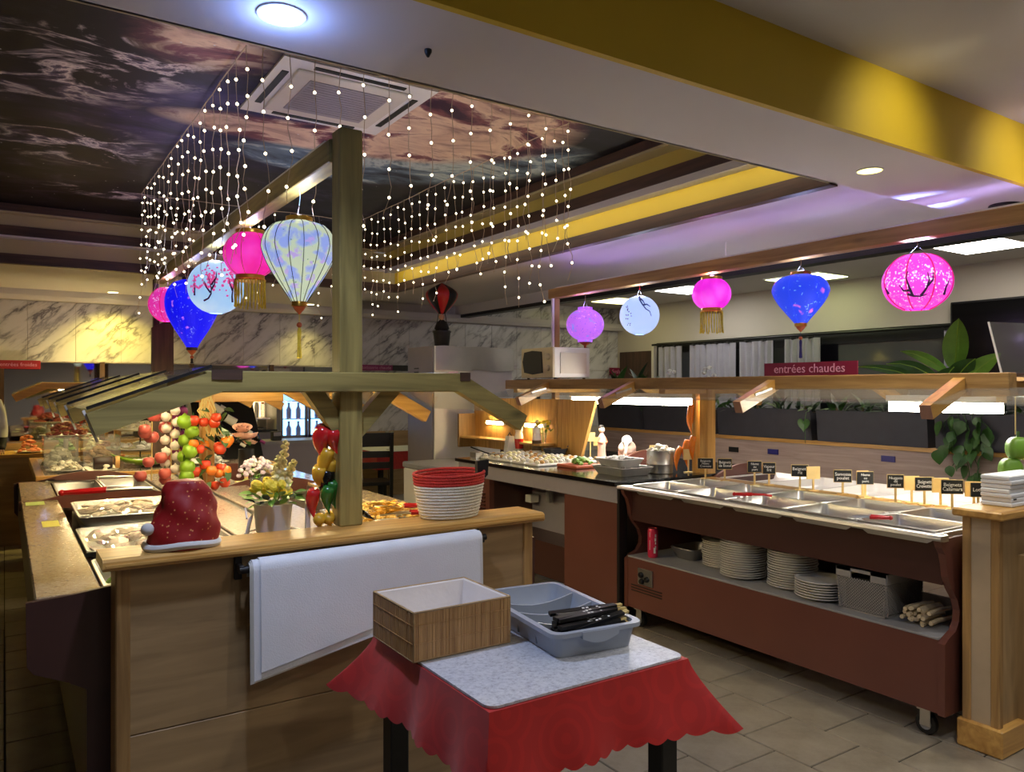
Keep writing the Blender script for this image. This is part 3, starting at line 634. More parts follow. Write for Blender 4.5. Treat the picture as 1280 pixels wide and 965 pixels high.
# sneeze guard with posts, rafters, glass and lantern beam
sg = thing('sneeze_guard', 'timber sneeze guard frame over the left buffet carrying the lantern beam', 'sneeze guard', (1.09, 2.79, 0.98))
LP = (2.72, 5.2, 7.0)
for y in LP:
    if y == 2.72: MB().bbox(1.045, 1.135, 2.748, 2.835, 0.982, 2.475, 0.004).build('post', 'frame_wood_Z', sg)
    elif y == 5.2: MB().bbox(1.045, 1.125, 5.16, 5.24, 0.862, 1.49, 0.004).build('post', 'ledge_pine_Z', sg)
    else:
        MB().bbox(1.03, 1.075, 6.93, 6.99, 0.86, 2.40, 0.004).build('post', 'dark_wood_Z', sg)
        MB().prism([(1.01, 0.86), (1.175, 0.86), (1.175, 2.085), (1.01, 1.995)], 'y', 6.88, 6.93).build('end_board', 'dark_wood_Z', sg)
    MB().bbox(0.56, 1.572, y - 0.022, y + 0.025, 1.485 - (0 if y < 4 else 0.075), 1.558 - (0 if y < 4 else 0.07), 0.004).build('cross_beam', 'frame_wood_X' if y < 4 else 'ledge_pine_X', sg)
MB().bbox(1.035, 1.11, 2.836, 6.93, 2.362, 2.452, 0.004).build('lantern_beam', 'frame_wood_Y', sg)
MB().beam((0.935, 2.79, 1.515), (1.062, 2.79, 1.335), 0.05, 0.062).build('brace', 'frame_wood_X', sg)
MB().beam((1.285, 2.79, 1.515), (1.118, 2.79, 1.335), 0.05, 0.062).build('brace', 'frame_wood_X', sg)
MB().beam((1.00, 2.84, 1.50), (1.06, 2.87, 1.36), 0.03, 0.04).build('brace', 'ledge_pine_X', sg)
for x0 in (0.585, 1.495): MB().bbox(x0, x0 + 0.055, 2.745, 6.97, 1.49, 1.556, 0.003).build('ridge_beam', 'frame_wood_Y', sg)
for a in (0.578, 1.53): MB().box(a, a + 0.10 if a < 1 else a + 0.044, 2.692, 2.70, 1.528, 1.562).build('joint_plate', 'dark_wood_X', sg)
RY = (2.72, 3.6, 4.4, 5.2, 6.1, 7.0)
for i, y in enumerate(RY):
    wdt = 0.046
    MB().beam((0.60, y, 1.522), (0.225, y, 1.385), wdt, 0.074 if i == 0 else 0.06).build('rafter', 'frame_wood_X', sg)
    MB().beam((1.53, y, 1.522), (1.84, y, 1.352), wdt, 0.07 if i == 0 else 0.06).build('rafter', 'frame_wood_X' if i == 0 else 'ledge_pine_X', sg)
for i in range(5):
    ya, yb = RY[i] + 0.03, RY[i + 1] - 0.03
    for (xa, za, xb, zb) in ((0.59, 1.572, 0.215, 1.432), (1.55, 1.565, 1.85, 1.398)):
        p = MB(); p.beam((xa, (ya + yb) / 2, za), (xb, (ya + yb) / 2, zb), yb - ya, 0.006, (0, 0, 1)); p.build('glass_pane', 'pane', sg)
    for f in (0.0,):
        yy = ya + (yb - ya) * f
        MB().beam((0.59, yy, 1.575), (0.215, yy, 1.436), 0.008, 0.010).build('glazing_bar', 'black', sg)
for y in (2.705, 3.58, 4.38, 5.18): MB().beam((0.206, y + 0.032, 1.43), (0.245, y + 0.032, 1.33), 0.006, 0.008).build('drop_edge', 'white_plastic', sg)
bs = thing('strip_light', 'added bluish LED strip along the top of the left lantern beam', 'strip light', (1.07, 3.0, 2.453))  # strip added to spread bluish light over the mural
MB().box(1.04, 1.075, 2.9, 6.85, 2.453, 2.461).build('carrier', 'white_plastic', bs)
MB().box(1.078, 1.098, 2.95, 6.8, 2.453, 2.456).build('diodes', emis('added_blue_strip', (0.5, 0.52, 1.0), 5.0), bs)
# warm LED strips under the guard, over the food
strip = emis('warm_strip', (1.0, 0.8, 0.42), 48)
for xx in (0.70, 1.40):
    for ya, yb in ((2.95, 5.05), (5.35, 6.8)):
        l = thing('strip_light', 'warm LED strip under the left guard, %s side, %s half' % ('aisle' if xx < 1 else 'far', 'near' if ya < 4 else 'back'), 'strip light', (xx, ya, 1.5), 'warm LED strips under the left guard')
        MB().box(xx - 0.02, xx + 0.02, ya, yb, 1.512, 1.525).build('housing', 'white_plastic', l)
        MB().box(xx - 0.012, xx + 0.012, ya + 0.02, yb - 0.02, 1.504, 1.512).build('diffuser', strip, l)

# ------------------------------------------------------------------ RIGHT ISLAND
rp = thing('buffet_end_panel', 'pine and pale laminate end panel at the right edge of the picture', 'end panel', (4.2, 1.6, 0))
MB().box(3.385, 5.0, 1.53, 1.65, 0, 0.965).build('core', 'oak_panel_Z', rp)
MB().box(3.372, 3.386, 1.55, 1.632, 0.1, 0.965).build('edge_panel', 'edge_beige', rp)
for a in ((1.518, 1.552), (1.63, 1.664)): MB().bbox(3.365, 3.40, a[0], a[1], 0.1, 0.965, 0.003).build('corner_trim', 'warm_wood_Z', rp)
MB().bbox(3.35, 5.05, 1.50, 1.68, 0, 0.115, 0.006).build('base_board', 'ledge_pine_X', rp)
MB().bbox(3.328, 5.05, 1.488, 1.69, 0.965, 1.0, 0.007).build('ledge', 'ledge_pine_X', rp)
MB().box(3.55, 3.95, 1.50, 1.53, 0.115, 0.80).build('front_board', 'oak_panel_Z', rp)
MB().box(3.55, 3.95, 1.485, 1.50, 0.80, 0.84).build('front_rail', 'dark_wood_X', rp)

hc = thing('hot_counter', 'brown heated buffet counter on casters with an open shelf of plates', 'buffet counter', (3.7, 2.7, 0))
prof = [(3.262, 0.865), (3.275, 0.83), (3.30, 0.80), (3.315, 0.755), (3.325, 0.70), (3.355, 0.645), (3.40, 0.595), (3.42, 0.545), (3.415, 0.50), (3.385, 0.462), (3.33, 0.44), (3.298, 0.42), (3.298, 0.115), (3.985, 0.115), (3.985, 0.865)]
for y in (1.70, 3.672): MB().prism(prof, 'y', y, y + 0.03).build('end_cheek', 'brown_laminate', hc)
MB().box(3.302, 3.98, 1.73, 3.672, 0.12, 0.432).build('lower_cabinet', 'brown_laminate', hc)
MB().bbox(3.30, 3.985, 1.73, 3.672, 0.432, 0.442, 0.002).build('shelf', 'shelf_grey', hc)
MB().box(3.335, 3.36, 1.73, 3.672, 0.66, 0.865).build('apron', 'dark_brown', hc)
MB().box(3.36, 3.985, 1.73, 3.672, 0.655, 0.67).build('tank_base', 'dark_brown', hc)
MB().box(3.96, 3.985, 2.62, 3.672, 0.442, 0.66).build('back_panel', 'dark_brown', hc)
MB().box(3.93, 3.96, 2.95, 3.0, 0.442, 0.66).build('support_post', 'offwhite', hc)
MB().prism([(3.245, 0.868), (3.25, 0.86), (3.27, 0.856), (3.31, 0.856), (3.31, 0.882), (3.25, 0.882)], 'y', 1.69, 3.715).build('front_nosing', 'steel', hc)
top = MB()
NP = 5; PY0, PY1 = 1.74, 3.66; PL = (PY1 - PY0) / NP
for x0, x1 in ((3.29, 3.325), (3.62, 3.655), (3.945, 3.985)): top.box(x0, x1, 1.70, 3.705, 0.862, 0.882)
for i in range(NP + 1):
    yy = PY0 + i * PL; top.box(3.325, 3.945, yy - 0.014, yy + 0.014, 0.862, 0.882)
top.build('steel_frame', 'steel', hc)
cp = MB().bbox(3.290, 3.303, 3.445, 3.572, 0.282, 0.382, 0.003).build('control_plate', 'steel_rough', hc)
for y, z in ((3.535, 0.345), (3.53, 0.305), (3.485, 0.325)):
    MB().lathe([(0.018, 0), (0.016, 0.014), (0.013, 0.018), (0, 0.018)], (0, 0, 0), 14).xf(Matrix.Translation((3.29, y, z)) @ Matrix.Rotation(-PI / 2, 4, 'Y')).build('knob', 'black', cp, True)
for z in (0.262, 0.245, 0.228): MB().box(3.2995, 3.304, 3.37, 3.64, z, z + 0.006).build('vent_slot', 'black', hc)
def caster(x, y):
    c = MB(); c.box(x - 0.03, x + 0.03, y - 0.03, y + 0.03, 0.108, 0.116); c.box(x - 0.022, x - 0.018, y - 0.025, y + 0.02, 0.04, 0.11); c.box(x + 0.018, x + 0.022, y - 0.025, y + 0.02, 0.04, 0.11)
    b2 = c.build('caster', 'steel', hc)
    MB().lathe([(0.0, -0.014), (0.044, -0.014), (0.047, -0.008), (0.047, 0.008), (0.044, 0.014), (0.0, 0.014)], (0, 0, 0), 20).xf(Matrix.Translation((x, y, 0.048)) @ Matrix.Rotation(PI / 2, 4, 'Y')).build('wheel', 'black', b2, True)
    MB().lathe([(0.0, -0.016), (0.026, -0.016), (0.026, 0.016), (0.0, 0.016)], (0, 0, 0), 16).xf(Matrix.Translation((x, y, 0.048)) @ Matrix.Rotation(PI / 2, 4, 'Y')).build('hub', 'shelf_grey', b2, True)
for x, y in ((3.345, 1.80), (3.345, 3.6), (3.95, 1.8), (3.95, 3.6)): caster(x, y)

# steel food pans
def pan_mesh(lx, ly, dep, rim=0.012, r=0.03):
    def rr(i, z, ex, ey):
        q = []
        for cx, cy, a0 in ((1, 1, 0), (-1, 1, 90), (-1, -1, 180), (1, -1, 270)):
            for k in range(4):
                a = math.radians(a0 + 30 * k); q.append((cx * (ex - r) + r * math.cos(a), cy * (ey - r) + r * math.sin(a), z))
        return q
    ex, ey = lx / 2, ly / 2
    rings = [rr(0, 0.002, ex, ey), rr(0, 0.006, ex - 0.002, ey - 0.002), rr(0, 0.005, ex - rim, ey - rim), rr(0, -dep + 0.012, ex - rim - 0.012, ey - rim - 0.012), rr(0, -dep, ex - rim - 0.026, ey - rim - 0.026)]
    mb = MB(); vs = sum(rings, []); n = 16; fs = []
    for j in range(4):
        for i in range(n): fs.append((j * n + i, j * n + (i + 1) % n, (j + 1) * n + (i + 1) % n, (j + 1) * n + i))
    fs.append(tuple(4 * n + i for i in range(n)))
    # outer skin
    o = rr(0, -dep - 0.002, ex - rim - 0.018, ey - rim - 0.018); b0 = len(vs); vs += o
    for i in range(n): fs.append((i, b0 + i, b0 + (i + 1) % n, (i + 1) % n))
    fs.append(tuple(b0 + i for i in range(n))[::-1])
    return mb.add(vs, fs)
pm = meshof(pan_mesh(0.32, PL - 0.006, 0.075), 'food_pan', 'steel')
ordn = ['nearest', 'second', 'middle', 'fourth', 'farthest']
for i in range(NP):
    for row, x in (('front', 3.473), ('back', 3.80)):
        o = inst(pm, 'food_pan', None, (x, PY0 + PL * (i + 0.5), 0.884))
        tag(o, 'empty steel food pan, %s along the %s row of the hot counter' % (ordn[i], row), 'food pan', 'steel pans in the hot counter')

# far half of the right island
fc = thing('cold_counter', 'far side of the right island with pale trays behind the chalk signs', 'buffet counter', (4.4, 2.7, 0))
MB().bbox(3.99, 4.10, 1.70, 3.70, 0.862, 0.886, 0.003).build('sign_ledge', 'ledge_pine_Y', fc)
MB().box(4.10, 4.16, 1.70, 3.70, 0.84, 0.872).box(4.74, 4.80, 1.70, 3.70, 0.84, 0.872).build('frame_rail', 'steel', fc)
for y in (1.72, 3.68): MB().box(4.05, 4.8, y - 0.02, y + 0.02, 0.0, 0.87).build('end_leg', 'dark_brown', fc)
MB().box(4.78, 4.82, 1.70, 3.70, 0.60, 0.86).build('apron', 'brown_laminate', fc)
pm2 = meshof(pan_mesh(0.60, 0.395, 0.05), 'serving_tray', 'porcelain')
for i in range(5):
    o = inst(pm2, 'serving_tray', None, (4.45, 1.92 + i * 0.393, 0.874)); tag(o, 'pale tray behind the chalk signs, %s of five' % ordn[i], 'tray', 'pale trays on the far side of the right island')
for i in range(2):
    pts = [(4.12, 0.86)] + [(4.12 + 0.66 * k / 12, 0.875 + 0.085 * math.sin(PI * k / 12)) for k in range(13)] + [(4.78, 0.86)]
    (MB().prism(pts, 'y', 3.70, 3.722).build('curved_divider', 'brown_laminate', fc) if i == 0 else None)

# black topped counter
bc = thing('black_counter', 'black topped buffet counter with grey fascia and brown fronts', 'counter', (4.0, 4.7, 0))
MB().bbox(3.235, 4.82, 3.725, 5.80, 0.872, 0.90, 0.004).build('worktop', 'black_top', bc)
MB().box(3.262, 3.29, 3.73, 5.78, 0.765, 0.872).build('fascia', 'fascia_grey', bc)
MB().box(3.275, 3.32, 3.73, 4.30, 0.08, 0.765).build('front_panel', 'brown_laminate', bc)
MB().box(3.275, 3.32, 5.30, 5.78, 0.08, 0.765).build('front_panel', 'brown_laminate', bc)
MB().box(3.265, 3.33, 3.712, 3.735, 0.0, 0.872).build('end_trim', 'black', bc)
for i in range(12): MB().box(3.262, 3.276, 5.36, 5.72, 0.30 + i * 0.03, 0.314 + i * 0.03).build('louvre_slat', 'dark_brown', bc)
MB().box(3.70, 3.74, 4.30, 5.30, 0.08, 0.765).build('recess_back', 'fascia_grey', bc)
MB().box(3.32, 3.74, 4.28, 4.30, 0.0, 0.765).build('recess_side', 'dark_brown', bc); MB().box(3.32, 3.74, 5.30, 5.32, 0.0, 0.765).build('recess_side', 'dark_brown', bc)
pts = [(4.12, 0.90)] + [(4.12 + 0.66 * k / 12, 0.905 + 0.085 * math.sin(PI * k / 12)) for k in range(13)] + [(4.78, 0.90)]
MB().prism(pts, 'y', 4.70, 4.722).build('curved_divider', 'brown_laminate', bc)
MB().box(3.40, 3.72, 4.32, 5.28, 0.08, 0.34).build('compressor_box', 'dark_brown', bc)
MB().box(4.75, 4.8, 3.73, 5.78, 0.0, 0.872).build('far_panel', 'dark_brown', bc)
jb = MB().box(3.60, 3.68, 5.18, 5.26, 0.56, 0.62).build('socket_box', 'white_plastic', bc)
MB().tube([(3.66, 5.0, 0.6), (3.62, 4.95, 0.66), (3.6, 4.92, 0.75)], 0.03, 8).build('drain_pipe', 'shelf_grey', bc, True)

# wooden divider with shelf and lamps
dv = thing('wooden_divider', 'orange lit wooden back panel with a shelf behind the black counter', 'divider', (4.05, 5.9, 0.9))
for ya, yb in ((5.80, 6.85), (5.42, 5.795)): MB().box(4.05, 4.08, ya, yb, 0.90, 1.40).build('board', 'ledge_pine_Z', dv)
MB().prism([(5.10, 0.90), (5.415, 0.90), (5.415, 1.40), (4.90, 1.40)], 'x', 4.05, 4.08).build('board', 'ledge_pine_Z', dv)
MB().box(3.88, 4.05, 5.45, 6.85, 0.995, 1.012).build('shelf', 'ledge_pine_Y', dv)
MB().box(3.86, 4.06, 6.83, 6.86, 0.90, 1.24).build('side_board', 'warm_wood_Z', dv)
ws = emis('divider_strip', (1.0, 0.8, 0.42), 40)
for y0, y1, lb in ((6.28, 6.56, 'left'), (5.62, 5.88, 'right')):
    l = thing('strip_light', 'short glowing warm lamp bar on the wooden divider, %s one' % lb, 'strip light', (4.03, y0, 1.15), 'lamp bars on the wooden divider')
    MB().box(4.03, 4.05, y0 - 0.02, y1 + 0.02, 1.14, 1.175).build('housing', 'white_plastic', l)
    MB().box(4.015, 4.03, y0, y1, 1.144, 1.17).build('tube', ws, l)

# right sneeze guard
rg = thing('sneeze_guard', 'timber and glass sneeze guard over the right island with the lantern beam above', 'sneeze guard', (4.14, 3.78, 0.88))
for x0 in (3.635, 4.63): MB().bbox(x0, x0 + 0.07, 1.60, 5.62, 1.492, 1.568, 0.004).build('ridge_beam', 'warm_wood_Y', rg)
for y in (1.82, 3.78, 5.56): MB().bbox(3.70, 4.63, y - 0.03, y + 0.03, 1.46, 1.535, 0.004).build('cross_beam', 'ledge_pine_X', rg)
MB().bbox(4.10, 4.18, 3.735, 3.815, 0.88, 1.56, 0.004).build('post', 'ledge_pine_Z', rg)
MB().bbox(4.085, 4.13, 3.835, 3.87, 0.88, 1.46, 0.003).build('post', 'ledge_pine_Z', rg)
MB().bbox(4.11, 4.165, 5.535, 5.59, 0.90, 2.30, 0.004).build('post', 'warm_wood_Z', rg)
MB().box(4.085, 4.108, 5.54, 5.56, 1.57, 2.30).build('led_profile', 'white_plastic', rg)
MB().bbox(4.08, 4.16, 0.60, 5.60, 2.30, 2.385, 0.004).build('lantern_beam', 'warm_wood_Y', rg)
bs = thing('strip_light', 'added violet LED strip along the top of the right lantern beam', 'strip light', (4.12, 3.0, 2.386))  # strip added to throw lavender light onto the soffit
MB().box(4.085, 4.126, 0.7, 5.5, 2.386, 2.394).build('carrier', 'white_plastic', bs)
MB().box(4.128, 4.148, 0.75, 5.45, 2.386, 2.389).build('diodes', emis('added_violet_strip', (0.62, 0.45, 1.0), 8.0), bs)
RT = ((1.81, 0.052), (2.84, 0.05), (4.0, 0.05), (5.0, 0.05))
for y, wd in RT:
    rf = MB().beam((3.68, y, 1.53), (3.355, y, 1.395), wd, 0.066).build('rafter', 'ledge_pine_X', rg)
    MB().beam((3.3555, y, 1.3952), (3.3525, y, 1.394), wd, 0.066).build('end_grain', 'end_grain', rf)
    MB().beam((4.65, y, 1.53), (4.98, y, 1.395), wd, 0.066).build('rafter', 'ledge_pine_X', rg)
ys = [1.81, 2.84, 4.0, 5.0]
for i in range(3):
    ya, yb = ys[i] - 0.01, ys[i + 1] + 0.01
    for xa, za, xb, zb in ((3.645, 1.500, 3.352, 1.432), (4.69, 1.500, 4.98, 1.432)):
        MB().beam((xa, (ya + yb) / 2, za), (xb, (ya + yb) / 2, zb), yb - ya, 0.006).build('glass_pane', 'pane', rg)
    for yy in (ya, yb):
        MB().beam((3.60, yy + (0.03 if yy == ya else -0.03), 1.497), (3.46, yy + (0.03 if yy == ya else -0.03), 1.464), 0.03, 0.012).build('glass_clip', 'steel', rg)
MB().beam((3.645, 5.25, 1.500), (3.352, 5.25, 1.432), 0.46, 0.006).build('glass_pane', 'pane', rg)
MB().beam((3.645, 1.55, 1.500), (3.352, 1.55, 1.432), 0.48, 0.006).build('glass_pane', 'pane', rg)
wt = emis('white_tube', (1.0, 0.95, 0.84), 30)
for y0, y1, lb in ((1.87, 2.42, 'near, behind the angled rafter'), (3.86, 5.28, 'far, above the black counter')):
    l = thing('strip_light', 'bright white light box under the right guard, %s' % lb, 'strip light', (4.14, y0, 1.37), 'white light boxes under the right guard')
    MB().box(4.09, 4.20, y0 - 0.01, y1 + 0.01, 1.425, 1.46).build('housing', 'white_plastic', l)
    MB().box(4.10, 4.19, y0, y1, 1.372, 1.425).build('diffuser', wt, l)
# ------------------------------------------------------------------ LANTERNS
def lantern_mat(name, base, strength, pats):
    """glowing printed silk: emission colour with printed blotches / specks. pats: (colour, scale, r0, r1, squash)"""
    m, nt, b = _new(name)
    tc = nt.nodes.new('ShaderNodeTexCoord')
    col = nt.nodes.new('ShaderNodeRGB'); col.outputs[0].default_value = rgba(base); c = col.outputs[0]
    for (cc, sc, r0, r1, off) in pats:
        mp = nt.nodes.new('ShaderNodeMapping'); mp.inputs['Location'].default_value = (off, off * 1.7, off * 0.6)
        nt.links.new(tc.outputs['Object'], mp.inputs[0])
        nn = nt.nodes.new('ShaderNodeTexNoise'); nn.inputs['Scale'].default_value = sc * 1.5; nn.inputs['Detail'].default_value = 4
        nt.links.new(mp.outputs[0], nn.inputs['Vector'])
        mv = nt.nodes.new('ShaderNodeMix'); mv.data_type = 'VECTOR'; mv.inputs[0].default_value = 0.10
        nt.links.new(mp.outputs[0], mv.inputs[4]); nt.links.new(nn.outputs['Color'], mv.inputs[5])
        v = nt.nodes.new('ShaderNodeTexVoronoi'); v.inputs['Scale'].default_value = sc
        nt.links.new(mv.outputs[1], v.inputs['Vector'])
        r = nt.nodes.new('ShaderNodeValToRGB'); r.color_ramp.elements[0].position = r0; r.color_ramp.elements[1].position = r1
        r.color_ramp.elements[0].color = (1, 1, 1, 1); r.color_ramp.elements[1].color = (0, 0, 0, 1)
        nt.links.new(v.outputs['Distance'], r.inputs[0])
        q = nt.nodes.new('ShaderNodeMix'); q.data_type = 'RGBA'; q.inputs[7].default_value = rgba(cc)
        nt.links.new(r.outputs[0], q.inputs[0]); nt.links.new(c, q.inputs[6]); c = q.outputs[2]
    nt.links.new(c, b.inputs['Emission Color']); b.inputs['Emission Strength'].default_value = strength * 0.58
    nt.links.new(c, b.inputs['Base Color']); b.inputs['Roughness'].default_value = 0.5
    return m
lantern_mat('silk_flower', sr(196, 212, 188), 0.80, [(sr(150, 172, 246), 13, 0.28, 0.5, 0.3), (sr(188, 170, 240), 17, 0.14, 0.3, 2.1), (sr(90, 150, 120), 24, 0.07, 0.13, 5.0)])
lantern_mat('silk_pink', sr(226, 26, 158), 0.85, [(sr(240, 60, 190), 7, 0.1, 0.6, 1.0)])
lantern_mat('silk_sky', sr(150, 196, 246), 0.85, [(sr(188, 214, 250), 5, 0.1, 0.7, 3.0)])
lantern_mat('silk_blue', sr(14, 16, 236), 0.9, [(sr(120, 140, 250), 26, 0.10, 0.2, 1.2), (sr(190, 110, 230), 11, 0.05, 0.16, 4.0)])
lantern_mat('silk_pink2', sr(226, 50, 170), 0.85, [(sr(250, 190, 240), 30, 0.18, 0.30, 1.2)])
lantern_mat('silk_violet', sr(186, 104, 240), 0.85, [(sr(86, 60, 170), 34, 0.12, 0.24, 1.2), (sr(120, 140, 250), 16, 0.12, 0.3, 3.3), (sr(236, 150, 250), 20, 0.1, 0.3, 6.0)])
lantern_mat('silk_white', sr(172, 200, 250), 0.92, [(sr(196, 216, 252), 4, 0.1, 0.7, 3.0)])
lantern_mat('silk_magenta', sr(228, 34, 214), 0.9, [(sr(246, 90, 240), 7, 0.1, 0.6, 1.0)])
lantern_mat('silk_royal', sr(34, 66, 232), 0.9, [(sr(130, 190, 250), 24, 0.10, 0.2, 1.2), (sr(220, 110, 210), 9, 0.08, 0.22, 7.0)])
lantern_mat('silk_rose', sr(236, 66, 214), 0.9, [(sr(226, 200, 252), 34, 0.18, 0.28, 1.2)])
plain('ink_plum', sr(64, 30, 92), 0.7)
plain('ink_blue', sr(70, 104, 170), 0.7)
emis('blossom_pink', sr(222, 84, 160), 0.4)
emis('blossom_white', sr(236, 214, 252), 0.5)
emis('rib_pink', sr(206, 24, 120), 0.5)

def rev(prof, az, z):
    """point on a surface of revolution (local z), prof = list of (r, z) descending or ascending"""
    p = sorted(prof, key=lambda q: q[1])
    z = max(p[0][1], min(p[-1][1], z))
    for a, b2 in zip(p, p[1:]):
        if a[1] <= z <= b2[1]:
            t = (z - a[1]) / max(1e-9, b2[1] - a[1]); r = a[0] + (b2[0] - a[0]) * t; break
    return r
def on(prof, az, z, lift=0.0015):
    r = rev(prof, az, z) + lift; return Vector((r * math.cos(az), r * math.sin(az), z))
def lantern(x, y, zt, zb, W, shape, mat, label, beam_z, ribs=8, rib_mat='gold', caps='gold', tassel=0.0, tas_mat='gold_thread', fringe=0.0, fringe_w=0.12, branch=None, blossoms=None, cap_mat='gold', collar=0.30, cord_mat='vine', power=1.2, col=(1, 1, 1)):
    t = thing('paper_lantern', label, 'lantern', (x, y, zb), 'lit lanterns hanging from the beams')
    h = zt - zb; R = W / 2; zc = h / 2
    prof = []
    N = 18
    for i in range(N + 1):
        u = i / N; z = u * h
        if shape == 'sphere':
            c0 = 0.22; s = math.sin(math.acos(max(-1, min(1, (2 * u - 1) * 0.975)))); r = R * s
        elif shape == 'oval':
            s = math.sin(math.acos(max(-1, min(1, (2 * u - 1) * 0.93)))); r = R * s
        elif shape == 'fat':
            s = abs(2 * u - 1); r = R * math.sqrt(max(0.05, 1 - 0.74 * s ** 2))
        else:      # diamond: wide shoulder, straight taper to the foot
            um = 0.66
            if u < um: k_ = 1.0 if mat == 'silk_blue' else 0.6; r = R * (0.20 + 0.80 * (k_ * math.sin(PI / 2 * (u / um) ** 1.12) + (1 - k_) * (u / um)))
            else: r = R * (0.34 + 0.66 * math.sqrt(max(0, 1 - ((u - um) / (1 - um)) ** 2)))
        prof.append((r, z))
    W0 = Vector((x, y, zb))
    sh = MB().lathe(prof, (x, y, zb), 32); sh.f = [f for f in sh.f if len(f) == 4]
    sh.build('shade', mat, t, True, angle=False)
    for k in range(ribs):
        a = 2 * PI * k / ribs + 0.2
        MB().tube([W0 + on(prof, a, z, 0.0008) for r, z in prof], 0.0016 if rib_mat != 'rib_pink' else 0.004, 5).build('rib', rib_mat, t, True)
    rt, rb = prof[-1][0], prof[0][0]
    if caps:
        MB().lathe([(rt * 1.02, -0.006), (rt * 1.06, 0.0), (rt * 1.06, 0.018), (rt * 0.9, 0.02), (rt * 0.9, -0.004)], (x, y, zt), 24).build('top_collar', cap_mat, t, True)
        MB().lathe([(rb * 0.9, 0.0), (rb * 0.9, -0.016), (rb * 1.06, -0.018), (rb * 1.06, 0.0), (rb * 1.0, 0.006)], (x, y, zb), 24).build('bottom_collar', cap_mat, t, True)
    if tassel:
        MB().lathe([(rb * 0.9, -0.018), (rb * 0.65, -0.032), (rb * 0.25, -0.046), (0.004, -0.052)], (x, y, zb), 16).build('foot', 'clay_red', t, True)
        zt2 = zb - 0.05
        tp = MB().tube([(x, y, zt2), (x, y, zt2 - tassel * 0.28)], 0.0015, 5).build('tassel_cord', tas_mat, t)
        MB().ball((x, y, zt2 - tassel * 0.24), 0.012, 12, 7).build('tassel_bead', 'clay_red', t, True)
        MB().lathe([(0.005, 0), (0.009, -0.012), (0.009, -0.02), (0.0075, -tassel * 0.3), (0.011, -tassel * 0.66), (0.0, -tassel * 0.68)], (x, y, zt2 - tassel * 0.30), 10).build('tassel', tas_mat, t, True)
    if fringe:
        fr = fringe_w / 2
        MB().lathe([(fr, 0.0), (fr * 1.05, -0.006), (fr, -0.012)], (x, y, zb - 0.018), 24).build('fringe_ring', 'gold', t, True)
        for k in range(26):
            a = 2 * PI * k / 26; px, py = x + fr * math.cos(a), y + fr * math.sin(a); j = random.uniform(-0.004, 0.004)
            MB().tube([(px, py, zb - 0.02), (px + j, py, zb - 0.02 - fringe * 0.5), (px - j, py + j, zb - 0.02 - fringe * random.uniform(0.94, 1.0))], 0.0035, 4).build('fringe_strand', 'gold_thread', t)
    # wire hanger
    ha = max(0.02, rt * 0.6)
    MB().tube([(x, y - ha, zt), (x, y - ha * 0.9, zt + 0.02), (x, y, zt + min(0.07, (beam_z - zt) * 0.6)), (x, y + ha * 0.9, zt + 0.02), (x, y + ha, zt)], 0.0015, 5).build('wire_hanger', 'black', t)
    MB().tube([(x, y, zt + min(0.07, (beam_z - zt) * 0.6)), (x + 0.004, y, zt + (beam_z - zt) * 0.8), (x, y, beam_z + 0.002)], 0.0018, 5).build('hanging_cord', cord_mat, t)
    fa = math.atan2(-y, -x)         # direction of the room the print faces
    if branch:
        for path in branch[1]:
            pts = [W0 + on(prof, fa + p[0], p[1] * h, 0.002) for p in path]
            n = len(pts); MB().tube(pts, [branch[2] * (1 - 0.75 * i / (n - 1)) for i in range(n)], 5).build('painted_branch', branch[0], t, True)
    if blossoms:
        bm = MB(); rnd = random.Random(int(y * 100))
        for (ca, cz, sa, sz, n) in blossoms[1]:
            for k in range(n):
                a = fa + ca + rnd.gauss(0, sa); z = (cz + rnd.gauss(0, sz)) * h; z = max(0.06 * h, min(0.94 * h, z))
                p = on(prof, a, z, 0.001); nx = Vector((math.cos(a), math.sin(a), 0)); tx = Vector((-math.sin(a), math.cos(a), 0))
                s = blossoms[2] * rnd.uniform(0.6, 1.2)
                vs = [W0 + p + nx * 0.0012] + [W0 + p + tx * s * math.cos(q * PI / 3) + Vector((0, 0, 1)) * s * math.sin(q * PI / 3) for q in range(6)]
                bm.add(vs, [(0, 1 + q, 1 + (q + 1) % 6) for q in range(6)])
        stuff(bm.build('painted_blossoms', blossoms[0], t))
    if power:
        l = lamp('POINT', 'lantern_bulb', (0, 0, h + 0.025), power * 2.2, (col[0] * 0.8, col[1] * 0.8, 1.0), 0.02); l.parent = t
    return t
treeA = [[(-0.52, 0.20), (-0.3, 0.24), (-0.18, 0.32), (-0.16, 0.42), (-0.24, 0.58), (-0.34, 0.70)], [(-0.9, 0.3), (-0.8, 0.42), (-0.84, 0.58)], [(-0.16, 0.48), (0.0, 0.62), (0.02, 0.74)], [(-0.16, 0.40), (-0.05, 0.5), (-0.02, 0.6)], [(-0.2, 0.34), (-0.34, 0.44), (-0.4, 0.55)],
         [(0.75, 0.2), (0.62, 0.3), (0.6, 0.42), (0.66, 0.58), (0.55, 0.7)], [(0.6, 0.4), (0.48, 0.52), (0.46, 0.6)]]
lantern(1.07, 3.30, 2.222, 1.872, 0.318, 'diamond', 'silk_flower', 'white and blue flowered diamond lantern with gold tassel, nearest the wooden post', 2.362, 16, 'leaf_dark', tassel=0.20, cord_mat='silk_sky', power=1.6, col=(0.75, 0.85, 1))
lantern(1.07, 4.10, 2.302, 2.085, 0.268, 'fat', 'silk_pink', 'fat magenta lantern with gold fringe hanging on the left beam', 2.362, 8, 'gold', fringe=0.15, fringe_w=0.15, power=1.0, col=(0.8, 0.7, 1))
